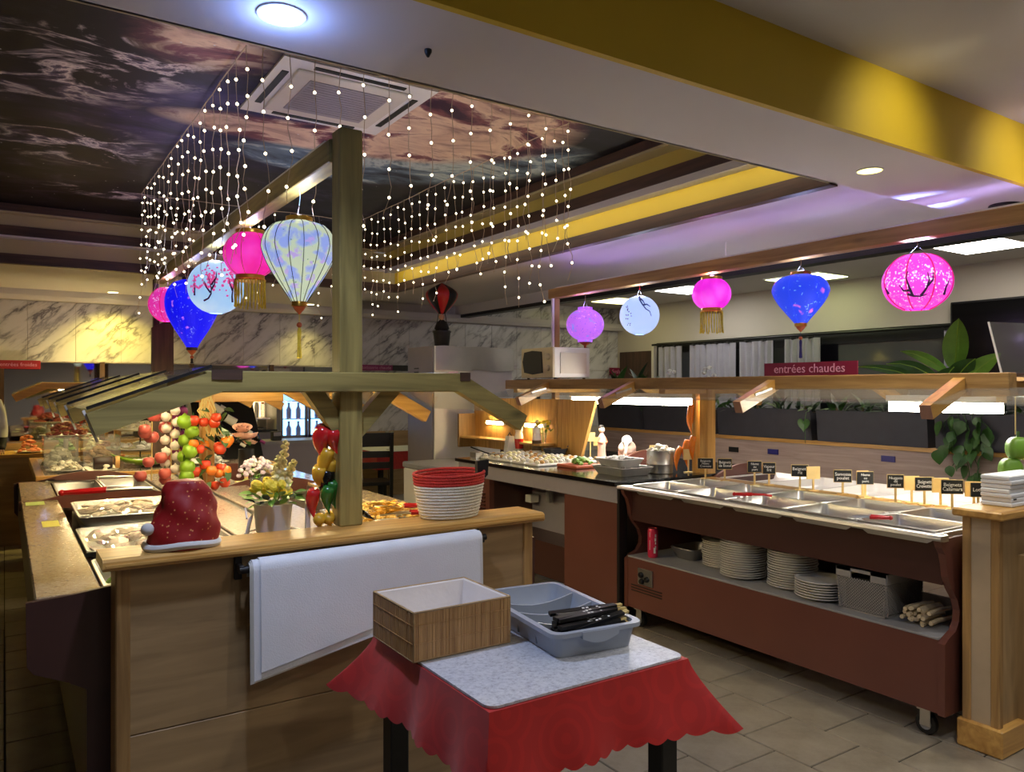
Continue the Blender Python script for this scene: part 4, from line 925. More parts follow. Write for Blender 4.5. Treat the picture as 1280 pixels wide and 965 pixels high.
lantern(1.07, 4.87, 2.266, 1.950, 0.325, 'sphere', 'silk_sky', 'pale blue round lantern painted with two pink blossom trees', 2.362, 0, caps=None, branch=('ink_plum', treeA, 0.006), blossoms=('blossom_pink', [(-0.22, 0.60, 0.17, 0.12, 60), (0.55, 0.60, 0.14, 0.13, 56), (-0.82, 0.5, 0.08, 0.1, 20)], 0.0085), power=1.0, col=(0.75, 0.85, 1))
lantern(1.07, 5.59, 2.235, 1.775, 0.345, 'diamond', 'silk_blue', 'deep blue diamond lantern on the left beam behind the blossom tree lantern', 2.362, 8, 'silk_blue', tassel=0.06, cap_mat='dark_wood_Z', tas_mat='black', power=0.8, col=(0.6, 0.6, 1))
lantern(1.07, 6.50, 2.28, 2.02, 0.29, 'oval', 'silk_pink2', 'pink patterned lantern at the far end of the left beam', 2.362, 8, 'rib_pink', caps=None, power=0.6, col=(1, 0.6, 0.9))
RB = 2.30
lantern(4.12, 5.12, 2.166, 1.908, 0.320, 'oval', 'silk_violet', 'violet speckled lantern with a pointed foot above the microwave', RB, 0, tassel=0.02, cap_mat='silk_violet', tas_mat='clay_red', power=0.8, col=(0.8, 0.6, 1))
lantern(4.12, 4.45, 2.214, 1.914, 0.306, 'sphere', 'silk_white', 'bluish white round lantern with a painted bird on a branch', RB, 0, caps=None,
        branch=('ink_blue', [[(-0.0, 0.96), (0.02, 0.86), (0.16, 0.74), (0.32, 0.62), (0.52, 0.56), (0.62, 0.44)], [(0.2, 0.72), (0.42, 0.74), (0.6, 0.68)], [(0.02, 0.9), (0.22, 0.84), (0.3, 0.74)]], 0.008), blossoms=('ink_plum', [(-0.62, 0.5, 0.10, 0.14, 22)], 0.005), cord_mat='red_plastic', power=0.9, col=(0.85, 0.9, 1))
lantern(4.12, 3.72, 2.256, 2.055, 0.268, 'fat', 'silk_magenta', 'bright magenta lantern with a long yellow fringe on the right beam', RB, 8, 'silk_magenta', fringe=0.155, fringe_w=0.15, power=0.8, col=(1, 0.6, 1))
lantern(4.12, 3.00, 2.200, 1.900, 0.338, 'diamond', 'silk_royal', 'royal blue flowered diamond lantern with a navy tassel', RB, 6, 'silk_royal', tassel=0.17, cap_mat='gold', tas_mat='blue_print', power=1.0, col=(0.6, 0.7, 1))
treeB = [[(-0.30, 0.24), (-0.12, 0.20), (0.1, 0.19), (0.3, 0.22)], [(0.12, 0.20), (0.26, 0.32), (0.32, 0.46), (0.28, 0.6)], [(-0.14, 0.21), (-0.22, 0.36), (-0.30, 0.52), (-0.26, 0.64)], [(0.28, 0.36), (0.42, 0.46), (0.44, 0.6)],
         [(0.95, 0.22), (0.9, 0.34), (0.98, 0.46)], [(-1.0, 0.28), (-1.06, 0.4)], [(-0.2, 0.3), (-0.4, 0.3), (-0.5, 0.4)]]
pl = lantern(4.12, 2.27, 2.218, 1.924, 0.350, 'oval', 'silk_rose', 'rose pink round lantern with a dark painted tree, nearest on the right', RB, 8, 'rib_pink', caps=None, branch=('ink_plum', treeB, 0.0075), blossoms=('blossom_white', [(-0.35, 0.5, 0.2, 0.14, 46), (0.35, 0.5, 0.2, 0.14, 46), (0.95, 0.5, 0.12, 0.14, 24), (-0.98, 0.5, 0.1, 0.14, 20)], 0.0055), power=0, col=(0.5, 0.55, 1))
# the bare LED in this lantern also throws its blue light up past the beam onto the soffit
l = lamp('SPOT', 'lantern_led', (0.0, 0.0, 0.27), 22, (0.28, 0.34, 1.0), 0.012, (PI, 0, 0), 1.5, 0.7); l.parent = pl

# ------------------------------------------------------------------ CURTAIN OF FAIRY LIGHTS
bulb_m = emis('fairy_bulb', (1.0, 0.84, 0.55), 3.4)
bulb_m.cycles.emission_sampling = 'NONE'
bulb_me = meshof(MB().lathe([(0, -0.0072), (0.005, -0.005), (0.0072, 0), (0.005, 0.005), (0, 0.0072)], (0, 0, 0), 7), 'bulb', 'fairy_bulb')
plain('clear_wire', sr(196, 176, 150), 0.4)
def light_curtain(label, pts, lens, gap, r0=0.0, ztop=2.91):
    c = (sum(p[0] for p in pts) / len(pts), sum(p[1] for p in pts) / len(pts), ztop)
    t = thing('fairy_light_curtain', label, 'string lights', c, 'fairy light curtain hanging around the left island')
    MB().tube([(p[0], p[1], ztop - 0.004 + random.uniform(-0.006, 0.004)) for p in pts], 0.003, 5).build('header_wire', 'clear_wire', t)
    for (x, y), ln in zip(pts, lens):
        n = max(4, int(ln / 0.06)); w2 = []; dx = dy = 0
        for i in range(n + 1):
            f = i / n; amp = 0.006 + 0.016 * f * f
            dx = 0.6 * dx + random.uniform(-amp, amp); dy = 0.6 * dy + random.uniform(-amp, amp)
            w2.append((x + dx, y + dy, ztop - ln * f))
        wo = MB().tube(w2, 0.0019, 3, False).build('wire', 'clear_wire', t)
        z = r0 + random.uniform(0.02, gap)
        while z < ln:
            k = min(n - 1, int(z / ln * n)); f = z / ln * n - k; a, b2 = w2[k], w2[k + 1]
            inst(bulb_me, 'bulb', wo, [a[j] + (b2[j] - a[j]) * f for j in range(3)])
            z += gap * random.uniform(0.85, 1.15)
R_ = random.Random(5)
def line(a, b2, n): return [(a[0] + (b2[0] - a[0]) * i / (n - 1), a[1] + (b2[1] - a[1]) * i / (n - 1)) for i in range(n)]
light_curtain('dense fairy light strings along the left side of the mural', line((0.83, 3.24), (0.83, 6.13), 20), [R_.uniform(0.62, 0.92) for _ in range(20)], 0.10)
light_curtain('sparse fairy light strings hanging in front of the air conditioner', line((0.9, 3.23), (2.45, 3.23), 15), [R_.uniform(0.6, 0.8) for _ in range(15)], 0.15)
light_curtain('dense fairy light strings along the right side of the mural', line((2.5, 3.24), (2.5, 6.13), 24), [R_.uniform(0.6, 0.95) for _ in range(24)], 0.10)
light_curtain('fairy light strings along the far side of the mural', line((0.95, 6.14), (2.4, 6.14), 13), [R_.uniform(0.6, 0.9) for _ in range(13)], 0.09)
# ------------------------------------------------------------------ FOREGROUND TABLE
TX0, TX1, TY0, TY1, TZ = 0.945, 1.60, 1.53, 2.20, 0.742
tb = thing('small_table', 'small square table with black legs under the red cloth', 'table', ((TX0 + TX1) / 2, (TY0 + TY1) / 2, 0))
MB().bbox(TX0 + 0.01, TX1 - 0.01, TY0 + 0.01, TY1 - 0.01, 0.712, TZ - 0.004, 0.004).build('tabletop', 'dark_wood_X', tb)
for x, y in ((TX0 + 0.05, TY0 + 0.05), (TX1 - 0.05, TY0 + 0.05), (TX0 + 0.05, TY1 - 0.05), (TX1 - 0.05, TY1 - 0.05)):
    MB().bbox(x - 0.03, x + 0.03, y - 0.03, y + 0.03, 0, 0.712, 0.004).build('leg', 'black', tb)
for a in ((TX0 + 0.05, TX1 - 0.05, TY0 + 0.04, TY0 + 0.06), (TX0 + 0.05, TX1 - 0.05, TY1 - 0.06, TY1 - 0.04)): MB().box(*a, 0.64, 0.712).build('apron', 'black', tb)
# cloth: flat top and a draped skirt with scalloped hem and pointed corners
def cloth_fn():
    per = []      # perimeter points with outward normal and corner weight
    L = TX1 - TX0; Wd = TY1 - TY0; n = 104
    for side in range(4):
        for i in range(n):
            f = i / n
            if side == 0: p = (TX0 + L * f, TY0); nn = (0, -1)
            elif side == 1: p = (TX1, TY0 + Wd * f); nn = (1, 0)
            elif side == 2: p = (TX1 - L * f, TY1); nn = (0, 1)
            else: p = (TX0, TY1 - Wd * f); nn = (-1, 0)
            per.append((p, nn, f, side))
    return per
per = cloth_fn(); NPer = len(per)
cor = {0: (TX0, TY0), 1: (TX1, TY0), 2: (TX1, TY1), 3: (TX0, TY1)}
flare = {0: 0.035, 1: 0.11, 2: 0.05, 3: 0.12}; droop = {0: 0.225, 1: 0.185, 2: 0.2, 3: 0.16}
vs = []; fs = []
NV = 9
for i, (p, nn, f, side) in enumerate(per):
    c0, c1 = side, (side + 1) % 4
    w0 = math.exp(-(f * 6.5) ** 1.5); w1 = math.exp(-((1 - f) * 6.5) ** 1.5)
    drop = 0.165 * (1 - w0 - w1) + droop[c0] * w0 + droop[c1] * w1
    d0 = Vector((-1 if c0 in (0, 3) else 1, -1 if c0 in (0, 1) else 1)).normalized(); d1 = Vector((-1 if c1 in (0, 3) else 1, -1 if c1 in (0, 1) else 1)).normalized()
    out = Vector(nn) * 0.035 * (1 - w0 - w1) + d0 * flare[c0] * 1.3 * w0 + d1 * flare[c1] * 1.3 * w1
    out += Vector(nn) * 0.012 * math.sin(f * 19 + side)
    sc = abs(math.sin(f * PI * 13)) * 0.012
    for j in range(NV + 1):
        t = j / NV; ft = t ** 1.25
        x = p[0] + out.x * ft; y = p[1] + out.y * ft
        z = TZ - 0.001 - drop * t + 0.004 * (1 - t) * 0 - (sc if j == NV else 0)
        if j == 0: z = TZ
        vs.append((x, y, z))
for i in range(NPer):
    for j in range(NV): a = i * (NV + 1) + j; b2 = ((i + 1) % NPer) * (NV + 1) + j; fs.append((a, a + 1, b2 + 1, b2))
fs.append(tuple(i * (NV + 1) for i in range(NPer)))
cl = MB().add(vs, fs).build('tablecloth', 'red_cloth', None, True, angle=1.2)
tag(cl, 'red damask tablecloth with scalloped hem draped over the small table', 'tablecloth')
def rrect(x0, x1, y0, y1, r, n=6):
    P = []
    for cx, cy, a0 in ((x1 - r, y1 - r, 0), (x0 + r, y1 - r, 90), (x0 + r, y0 + r, 180), (x1 - r, y0 + r, 270)):
        for k in range(n + 1): a = math.radians(a0 + 90 * k / n); P.append((cx + r * math.cos(a), cy + r * math.sin(a)))
    return P
tag(MB().prism(rrect(TX0 + 0.004, TX1 - 0.004, TY0 + 0.006, TY1 - 0.01, 0.03), 'z', TZ + 0.002, TZ + 0.008).build('table_mat', 'speckled_vinyl'), 'white speckled vinyl sheet covering the top of the red cloth', 'table mat')
ZT = TZ + 0.009
# bamboo storage box with cloth lining
bb = thing('bamboo_box', 'bamboo slat storage box with white cloth lining on the small table', 'box', (1.08, 2.02, ZT))
bx0, bx1, by0, by1, bz1 = 0.930, 1.242, 1.896, 2.165, ZT + 0.136
slat = MB()
n = 66
for i in range(n):
    x = bx0 + (bx1 - bx0) * (i + 0.5) / n; d = random.uniform(-0.0006, 0.0006); slat.box(x - 0.0021, x + 0.0021, by0 - 0.002 + d, by0 + 0.002, ZT + 0.003, bz1 - 0.003)
    slat.box(x - 0.0021, x + 0.0021, by1 - 0.002, by1 + 0.002 + d, ZT + 0.003, bz1 - 0.003)
n = 56
for i in range(n):
    y = by0 + (by1 - by0) * (i + 0.5) / n; slat.box(bx0 - 0.002 + random.uniform(-0.0006, 0.0006), bx0 + 0.002, y - 0.0021, y + 0.0021, ZT + 0.003, bz1 - 0.003)
    slat.box(bx1 - 0.002, bx1 + 0.002, y - 0.0021, y + 0.0021, ZT + 0.003, bz1 - 0.003)
stuff(slat.build('bamboo_slats', 'bamboo', bb))
for z in (ZT + 0.05, ZT + 0.10):
    for a in ((bx0, bx1, by0 - 0.0035, by0 - 0.002), (bx0 - 0.0035, bx0 - 0.002, by0, by1)): MB().box(*a, z, z + 0.0015).build('binding_thread', 'bamboo', bb)
def edge(a, b2): MB().tube([a, b2], 0.0032, 6).build('edge_binding', 'oak_panel_X', bb, True)
for z in (ZT + 0.003, bz1):
    C4 = [(bx0, by0, z), (bx1, by0, z), (bx1, by1, z), (bx0, by1, z)]
    for k in range(4): edge(C4[k], C4[(k + 1) % 4])
for p in ((bx0, by0), (bx1, by0), (bx1, by1), (bx0, by1)): edge((p[0], p[1], ZT + 0.003), (p[0], p[1], bz1))
li = MB(); i_ = 0.006
ring = lambda e, z: [(bx0 + e, by0 + e, z), (bx1 - e, by0 + e, z), (bx1 - e, by1 - e, z), (bx0 + e, by1 - e, z)]
v8 = ring(0.002, bz1 + 0.001) + ring(i_, bz1 - 0.004) + ring(0.014, ZT + 0.07) + ring(0.02, ZT + 0.012)
li.add(v8, [(j * 4 + k, j * 4 + (k + 1) % 4, (j + 1) * 4 + (k + 1) % 4, (j + 1) * 4 + k) for j in range(3) for k in range(4)] + [(12, 13, 14, 15)])
li.build('cloth_lining', 'lining', bb)
# grey cutlery tray
tx0, tx1, ty0, ty1 = 1.262, 1.565, 1.665, 2.185
ct_ = thing('cutlery_tray', 'grey plastic four-compartment cutlery tray on the small table', 'cutlery tray', (1.415, 1.92, ZT))
TH = 0.074
def rring(e, z, r=0.03): return [(x, y, z) for x, y in rrect(tx0 + e, tx1 - e, ty0 + e, ty1 - e, r, 4)]
R5 = [rring(0.0, ZT + TH - 0.012, 0.035), rring(0.0, ZT + TH, 0.035), rring(0.018, ZT + TH, 0.03), rring(0.03, ZT + 0.02, 0.025), rring(0.04, ZT + 0.006, 0.02)]
nn = len(R5[0]); vs = sum(R5, []); fs = []
for j in range(4):
    for k in range(nn): fs.append((j * nn + k, j * nn + (k + 1) % nn, (j + 1) * nn + (k + 1) % nn, (j + 1) * nn + k))
fs.append(tuple(4 * nn + k for k in range(nn)))
b0 = len(vs); vs += rring(0.014, ZT + TH - 0.012, 0.03) + rring(0.028, ZT, 0.02)
for k in range(nn): fs += [(k, b0 + k, b0 + (k + 1) % nn, (k + 1) % nn), (b0 + k, b0 + nn + k, b0 + nn + (k + 1) % nn, b0 + (k + 1) % nn)]
fs.append(tuple(b0 + nn + k for k in range(nn))[::-1])
MB().add(vs, fs).build('tray_body', 'grey_plastic', ct_, True, angle=0.5)
for k in range(1, 4):
    y = ty0 + 0.03 + (ty1 - ty0 - 0.06) * k / 4
    pts = [(tx0 + 0.02, ZT + 0.01)] + [(tx0 + 0.02 + (tx1 - tx0 - 0.04) * q / 12, ZT + TH - 0.004 - 0.022 * math.sin(PI * q / 12)) for q in range(13)] + [(tx1 - 0.02, ZT + 0.01)]
    MB().prism(pts, 'y', y - 0.004, y + 0.004).build('divider', 'grey_plastic', ct_)
MB().prism([(tx0 + 0.09 + 0.12 * q / 8, ZT + TH - 0.002 + 0.0 * q) for q in range(9)] + [(tx0 + 0.21 - 0.12 * q / 8, ZT + TH - 0.02 - 0.016 * math.sin(PI * q / 8)) for q in range(9)], 'y', ty0 - 0.004, ty0 + 0.01).build('grip_lip', 'grey_plastic', ct_)
ct_.location.x = 1.43; ct_.rotation_euler = (0, 0, -0.12)
# wrapped chopsticks heaped in the front compartment
for k in range(26):
    L = 0.205; yc = 1.705 + 0.085 * random.random(); zc = ZT + 0.044 + (k // 7) * 0.0165; a = random.uniform(-0.16, 0.16)
    cs = thing('chopstick_packet', 'black paper wrapped chopsticks in the front tray compartment', 'chopsticks', (0, 0, 0), 'chopstick packets in the cutlery tray')
    MB().box(-L / 2, L / 2, -0.009, 0.009, -0.005, 0.005).build('sleeve', 'black', cs)
    MB().box(0.0, 0.008, -0.003, 0.003, 0.0052, 0.0056).box(0.012, 0.020, -0.003, 0.003, 0.0052, 0.0056).box(0.045, 0.051, -0.003, 0.003, 0.0052, 0.0056).build('print', 'chalk', cs)
    MB().box(L / 2, L / 2 + 0.02, -0.006, -0.001, -0.003, 0.003).build('stick_tip', 'raffia', cs)
    MB().box(L / 2, L / 2 + 0.02, 0.001, 0.006, -0.003, 0.003).build('stick_tip', 'raffia', cs)
    q_ = Matrix.Rotation(-0.12, 4, 'Z') @ Vector((random.uniform(-0.012, 0.02), yc - 1.92, 0)); cs.location = (1.43 + q_.x, 1.92 + q_.y, zc); cs.rotation_euler = (random.uniform(-0.3, 0.3), random.uniform(-0.12, 0.05), a - 0.12)

# ------------------------------------------------------------------ PAPER SHEETS ON THE RAIL
rl = thing('paper_rail', 'black metal rail bracket holding paper sheets on the end panel', 'rail', (0.66, 2.6, 0.9))
MB().tube([(0.64, 2.585, 0.905), (1.58, 2.585, 0.915)], 0.012, 10).build('rod', 'black', rl, True)
for x in (0.648, 1.565): MB().bbox(x - 0.012, x + 0.012, 2.628, 2.645, 0.865, 0.945, 0.002).bbox(x - 0.008, x + 0.008, 2.578, 2.635, 0.895, 0.92, 0.002).build('bracket', 'black', rl)
def sheet(x0, x1, yf, zf0, zf1, zb, wav, mat, label, r):
    P = []
    zc = 0.907
    for i in range(6): P.append((2.585 - r, zb + (zc - zb) * 0 + (zc - zb) * i / 5 * 1.0))
    m = MB()
    def fn(u, v):
        x = x0 + (x1 - x0) * u; zc2 = zc + 0.01 * u
        if v < 0.62:       # front fall
            t = v / 0.62; z = (zf0 + (zf1 - zf0) * u) * (1 - t) + zc2 * t
            y = 2.585 - r - (0.012 + wav * math.sin(u * 5 + 1)) * (1 - t) * 0.6
            return (x + 0.03 * (1 - t) * (0.5 - u) * 0, y, z)
        if v < 0.84:
            a = PI * (v - 0.62) / 0.22; return (x, 2.585 - r * math.cos(a), zc2 + r * math.sin(a))
        t = (v - 0.84) / 0.16; return (x, 2.585 + min(r, 0.016), zc2 - t * zb)
    m.grid(fn, 14, 28)
    o = m.build('paper_sheet', mat, None, True, angle=1.5)
    tag(o, label, 'paper sheet', 'paper sheets draped over the rail'); return o
sheet(0.668, 1.545, 2.58, 0.535, 0.70, 0.03, 0.004, 'paper_shade', 'innermost white paper sheet on the end panel rail', 0.020)
sheet(0.672, 1.552, 2.58, 0.538, 0.705, 0.03, 0.005, 'paper_shade', 'white paper sheet on the rail, second from the panel', 0.024)
sheet(0.678, 1.548, 2.58, 0.546, 0.70, 0.03, 0.003, 'paper', 'long white paper sheet just under the outermost one', 0.028)
sheet(0.70, 1.535, 2.58, 0.572, 0.742, 0.03, 0.006, 'paper', 'outermost, slightly shorter white paper sheet on the end panel rail', 0.033)

# ------------------------------------------------------------------ THINGS ON THE LEFT LEDGE
ZL = 0.983
# santa hat
sh = thing('santa_hat', 'crumpled red sequined santa hat with white trim on the pine ledge', 'hat', (0.485, 2.68, ZL))
def hatr(u, v):
    a = 2 * PI * u
    prof = [(0.108, 0.0), (0.110, 0.03), (0.104, 0.07), (0.092, 0.115), (0.080, 0.16), (0.070, 0.19), (0.054, 0.214), (0.0, 0.222)]
    k = min(6, int(v * 7)); f = v * 7 - k; r = prof[k][0] + (prof[k + 1][0] - prof[k][0]) * f; z = prof[k][1] + (prof[k + 1][1] - prof[k][1]) * f
    w_ = 1 + 0.075 * math.sin(3 * a + 9 * z * 6) * min(1, z * 9) + 0.045 * math.sin(7 * a - z * 40) * min(1, z * 14)
    return (0.485 + 0.02 * math.sin(z * 9) - z * 0.03 + r * w_ * math.cos(a), 2.69 + 0.72 * r * w_ * math.sin(a), ZL + z)
MB().grid(hatr, 40, 28, True).build('hat_body', 'santa_velvet', sh, True, angle=1.5)
def trimr(u, v):
    a = 2 * PI * u; b3 = 2 * PI * v; rr = 0.108 + 0.012 * math.cos(b3)
    return (0.485 + rr * math.cos(a) * 1.02, 2.69 + 0.74 * rr * math.sin(a), ZL + 0.013 + 0.012 * math.sin(b3) + 0.004 * math.sin(3 * a))
MB().grid(trimr, 40, 8, True).build('white_trim', 'shirt_white', sh, True, angle=1.5)
MB().ball((0.378, 2.665, ZL + 0.07), 0.02, 14, 9).build('pompom', 'shirt_white', sh, True)

# two-tone rope basket
rb_ = thing('rope_basket', 'white rope basket with a red rope rim on the pine ledge', 'basket', (1.50, 2.735, ZL))
def coil(z, r): return MB().tube([(1.50 + r * math.cos(2 * PI * k / 40), 2.735 + 0.74 * r * math.sin(2 * PI * k / 40), z + 0.006 * math.sin(2 * PI * k / 40 + 0.5) * max(0, (z - ZL - 0.1) / 0.08)) for k in range(41)], 0.0066, 6, False)
for k in range(15):
    f = k / 14; z = ZL + 0.007 + 0.012 * k; r = 0.118 + 0.036 * f ** 0.8 - 0.004 * f * f
    coil(z, r).build('white_coil' if k < 11 else 'red_coil', 'rope_white' if k < 11 else 'rope_red', rb_, True, angle=False)
MB().lathe([(0.115, 0.004), (0.118, 0.006), (0.05, 0.008), (0, 0.008)], (1.50, 2.735, ZL), 32, 1, 0.74).build('base', 'rope_white', rb_, True)
MB().grid(lambda u, v: (1.50 + (0.114 + 0.034 * v) * math.cos(2 * PI * u), 2.735 + 0.74 * (0.114 + 0.034 * v) * math.sin(2 * PI * u), ZL + 0.005 + 0.165 * v), 32, 4, True).build('inner_wall', 'rope_red', rb_, True)
MB().prism([(1.585, ZL + 0.135), (1.64, ZL + 0.142), (1.662, ZL + 0.16), (1.666, ZL + 0.222), (1.612, ZL + 0.218), (1.612, ZL + 0.165), (1.585, ZL + 0.16)], 'y', 2.70, 2.72).build('clip', 'black', rb_)

# potted yellow flowers on a little white wire chair stand
ws_ = thing('wire_stand', 'white wire sleigh stand holding the yellow flower pot', 'stand', (0.82, 2.87, 0.863))
zz = 0.865
MB().tube([(0.74, 2.9, zz + 0.004), (0.80, 2.86, zz + 0.004), (0.90, 2.86, zz + 0.004), (0.96, 2.9, zz + 0.004), (0.98, 2.92, zz + 0.05), (0.93, 2.92, zz + 0.08)], 0.005, 6).build('runner', 'white_plastic', ws_, True)
MB().tube([(0.74, 2.98, zz + 0.004), (0.80, 3.0, zz + 0.004), (0.90, 3.0, zz + 0.004), (0.96, 2.98, zz + 0.004)], 0.005, 6).build('runner', 'white_plastic', ws_, True)
MB().tube([(0.80 + 0.10 * math.cos(a * PI / 12) + 0.05, 2.93 + 0.10 * math.sin(a * PI / 12), zz + 0.09) for a in range(25)], 0.005, 6, False).build('ring', 'white_plastic', ws_, True)
for a in range(5):
    x = 0.745 + a * 0.008
    MB().tube([(x, 2.88 + a * 0.02, zz + 0.004), (x - 0.012, 2.88 + a * 0.02, zz + 0.09), (x + 0.004, 2.88 + a * 0.02, zz + 0.16)], 0.0035, 5).build('back_wire', 'white_plastic', ws_, True)
MB().tube([(0.737, 2.87, zz + 0.16), (0.745, 2.92, zz + 0.19), (0.785, 2.98, zz + 0.16)], 0.004, 6).build('back_rail', 'white_plastic', ws_, True)
fp = thing('flower_pot', 'whitewashed pot of yellow snapdragons and green leaves by the wooden post', 'potted flowers', (0.85, 2.93, zz + 0.05))
zz += 0.045
MB().lathe([(0.05, 0.0), (0.062, 0.0), (0.07, 0.09), (0.075, 0.105), (0.068, 0.105), (0.062, 0.08), (0, 0.08)], (0.85, 2.93, zz + 0.05), 24).build('pot', 'offwhite', fp, True)
def leaf_mesh(name, L, w_, mat, curl=0.25, n=6, fold=0.12):
    def fn(u, v):
        x = (v - 0.5) * 2; t = u; wd = w_ * math.sin(PI * min(1, t ** 0.75)) ** 0.9 * 0.5
        return (x * wd, L * t, -curl * L * t * t + abs(x) * wd * fold + 0.0)
    return meshof(MB().grid(fn, n, 4), name, mat)
lf_small = leaf_mesh('leaf', 0.05, 0.026, 'leaf_bright'); lf_dark = leaf_mesh('leaf', 0.05, 0.026, 'leaf_dark')
pet_y = meshof(MB().ball((0, 0, 0), 0.019, 7, 4, 0.7), 'blossom', 'petal_yellow'); pet_c = meshof(MB().ball((0, 0, 0), 0.015, 7, 4, 0.8), 'blossom', 'petal_cream')
R2 = random.Random(3)
for k in range(60):
    a = R2.uniform(0, 2 * PI); r = 0.09 * math.sqrt(R2.random()); inst(R2.choice([lf_small, lf_small, lf_dark]), 'leaf', fp, (0.85 + r * math.cos(a), 2.93 + r * math.sin(a), zz + 0.15 + R2.uniform(0, 0.05)), (R2.uniform(-0.2, 0.9), R2.uniform(-0.5, 0.5), a - PI / 2))
for k in range(26):
    a = R2.uniform(0, 2 * PI); r = 0.07 * math.sqrt(R2.random()); inst(pet_y, 'blossom', fp, (0.84 + r * math.cos(a), 2.93 + r * math.sin(a), zz + 0.19 + R2.uniform(0, 0.05)), (R2.random(), R2.random(), 0), R2.uniform(0.7, 1.3))
for s0, tip in (((0.86, 2.93), (0.895, 2.92, zz + 0.385)), ((0.87, 2.94), (0.93, 2.93, zz + 0.31)), ((0.85, 2.92), (0.865, 2.91, zz + 0.33))):
    p0 = Vector((s0[0], s0[1], zz + 0.16)); p1 = Vector(tip); MB().tube([p0, (p0 + p1) / 2 + Vector((-0.006, 0, 0)), p1], 0.003, 5).build('stem', 'leaf_bright', fp, True)
    for k in range(20):
        f = 0.3 + 0.7 * k / 19; p = p0.lerp(p1, f); a = k * 2.4; r = 0.014 * (1.2 - f * 0.7)
        inst(pet_c, 'blossom', fp, (p.x + r * math.cos(a), p.y + r * math.sin(a), p.z), (0, 0, a), 1.25 - 0.6 * f)

zz -= 0.045
# string of glossy peppers hanging by the post
ps = thing('pepper_string', 'hanging string of glossy red, yellow, black and green peppers by the wooden post', 'pepper garland', (1.0, 2.80, 1.33))
def chili(p, L, r, ang, mat, bend=0.3):
    pts = []; rad = []
    for k in range(9):
        t = k / 8; pts.append(Vector((math.sin(ang) * L * t + bend * L * t * t * math.cos(ang) * 0.4, 0.02 * math.sin(t * 3), -L * t * math.cos(ang))) + Vector(p)); rad.append(r * (0.55 + 0.6 * math.sin(PI * min(1, t * 0.9 + 0.18))) * (1 - 0.85 * t ** 2.5))
    return MB().tube(pts, rad, 10)
for p, L, r, ang, mt in (((1.005, 2.79, 1.355), 0.12, 0.034, -0.25, 'red_gloss'), ((1.03, 2.77, 1.345), 0.10, 0.028, 0.1, 'red_gloss'), ((1.018, 2.79, 1.27), 0.13, 0.026, -0.3, 'yellow_gloss'), ((1.03, 2.80, 1.23), 0.12, 0.024, 0.0, 'yellow_gloss'),
                         ((0.985, 2.80, 1.205), 0.10, 0.026, 0.12, 'yellow_gloss'), ((1.02, 2.80, 1.19), 0.13, 0.028, -0.15, 'black_gloss'), ((1.035, 2.79, 1.15), 0.11, 0.026, 0.0, 'green_gloss'), ((1.015, 2.78, 1.13), 0.1, 0.024, -0.1, 'green_gloss'),
                         ((0.965, 2.80, 1.12), 0.11, 0.024, -0.1, 'red_gloss'), ((0.985, 2.79, 1.02), 0.045, 0.022, 0.0, 'yellow_gloss'), ((1.02, 2.79, 1.02), 0.045, 0.022, 0.1, 'yellow_gloss')):
    chili(p, L, r, ang, mt).build('pepper', mt, ps, True, angle=False)
MB().tube([(1.045, 2.80, 1.42), (1.02, 2.80, 1.36), (1.01, 2.80, 1.2), (1.0, 2.80, 1.05)], 0.003, 5).build('cord', 'raffia', ps)
tag(chili((1.155, 2.80, ZL + 0.038), 0.06, 0.011, 0.95, 'black').build('dried_pepper', 'black_gloss', None, True), 'small black pepper lying right of the wooden post', 'pepper')
st2 = tag(MB().bbox(0.945, 0.962, 2.83, 2.85, ZL - 0.12, ZL + 0.11, 0.003).build('wooden_stake', 'offwhite', None), 'pale wooden stake beside the peppers', 'stake')

# ------------------------------------------------------------------ SHELF OF THE HOT COUNTER
plate_me = {}
def plate_mesh(R): return meshof(MB().lathe([(0, 0.003), (R * 0.6, 0.003), (R * 0.68, 0.0), (R * 0.72, 0.003), (R, 0.017), (R * 0.995, 0.020), (R * 0.72, 0.007), (R * 0.6, 0.006), (0, 0.006)], (0, 0, 0), 32), 'plate', 'porcelain')
pA, pB = plate_mesh(0.128), plate_mesh(0.118)
ZSH = 0.443
for nm, me, x, y, n, lb in (('s1', pB, 3.56, 3.13, 12, 'white plate in the leftmost stack'), ('s2', pA, 3.47, 2.90, 16, 'white plate in the second stack from the left'), ('s3', pA, 3.50, 2.60, 16, 'white plate in the third stack from the left'), ('s4', pA, 3.45, 2.39, 7, 'white plate in the low stack by the basket')):
    for k in range(n):
        nth = ['topmost', 'second', 'third', 'fourth', 'fifth', 'sixth', 'seventh', 'eighth', 'ninth', 'tenth', 'eleventh', 'twelfth', 'thirteenth', 'fourteenth', 'fifteenth', 'lowest'][n - 1 - k] + (' from the top' if k < n - 1 else '')
        o = inst(me, 'dinner_plate', None, (x + random.uniform(-0.004, 0.004), y + random.uniform(-0.004, 0.004), ZSH + k * 0.0128)); tag(o, lb + ', ' + nth, 'plate', 'plate stack ' + nm[1])
cn = thing('drinks_can', 'tall pink drinks can with white lettering on the counter shelf', 'can', (3.385, 3.535, ZSH))
MB().lathe([(0.026, 0), (0.031, 0.006), (0.032, 0.02), (0.032, 0.165), (0.028, 0.178)], (3.385, 3.535, ZSH), 24).build('body', plain('can_pink', sr(214, 48, 84), 0.3, 0.2), cn, True)
MB().lathe([(0.028, 0.178), (0.0285, 0.182), (0.026, 0.182), (0.025, 0.178), (0, 0.178)], (3.385, 3.535, ZSH), 24).build('lid', plain('can_lid', sr(206, 80, 96), 0.3, 0.6), cn, True)
pr = MB(); fa = math.atan2(-3.535, -3.385)
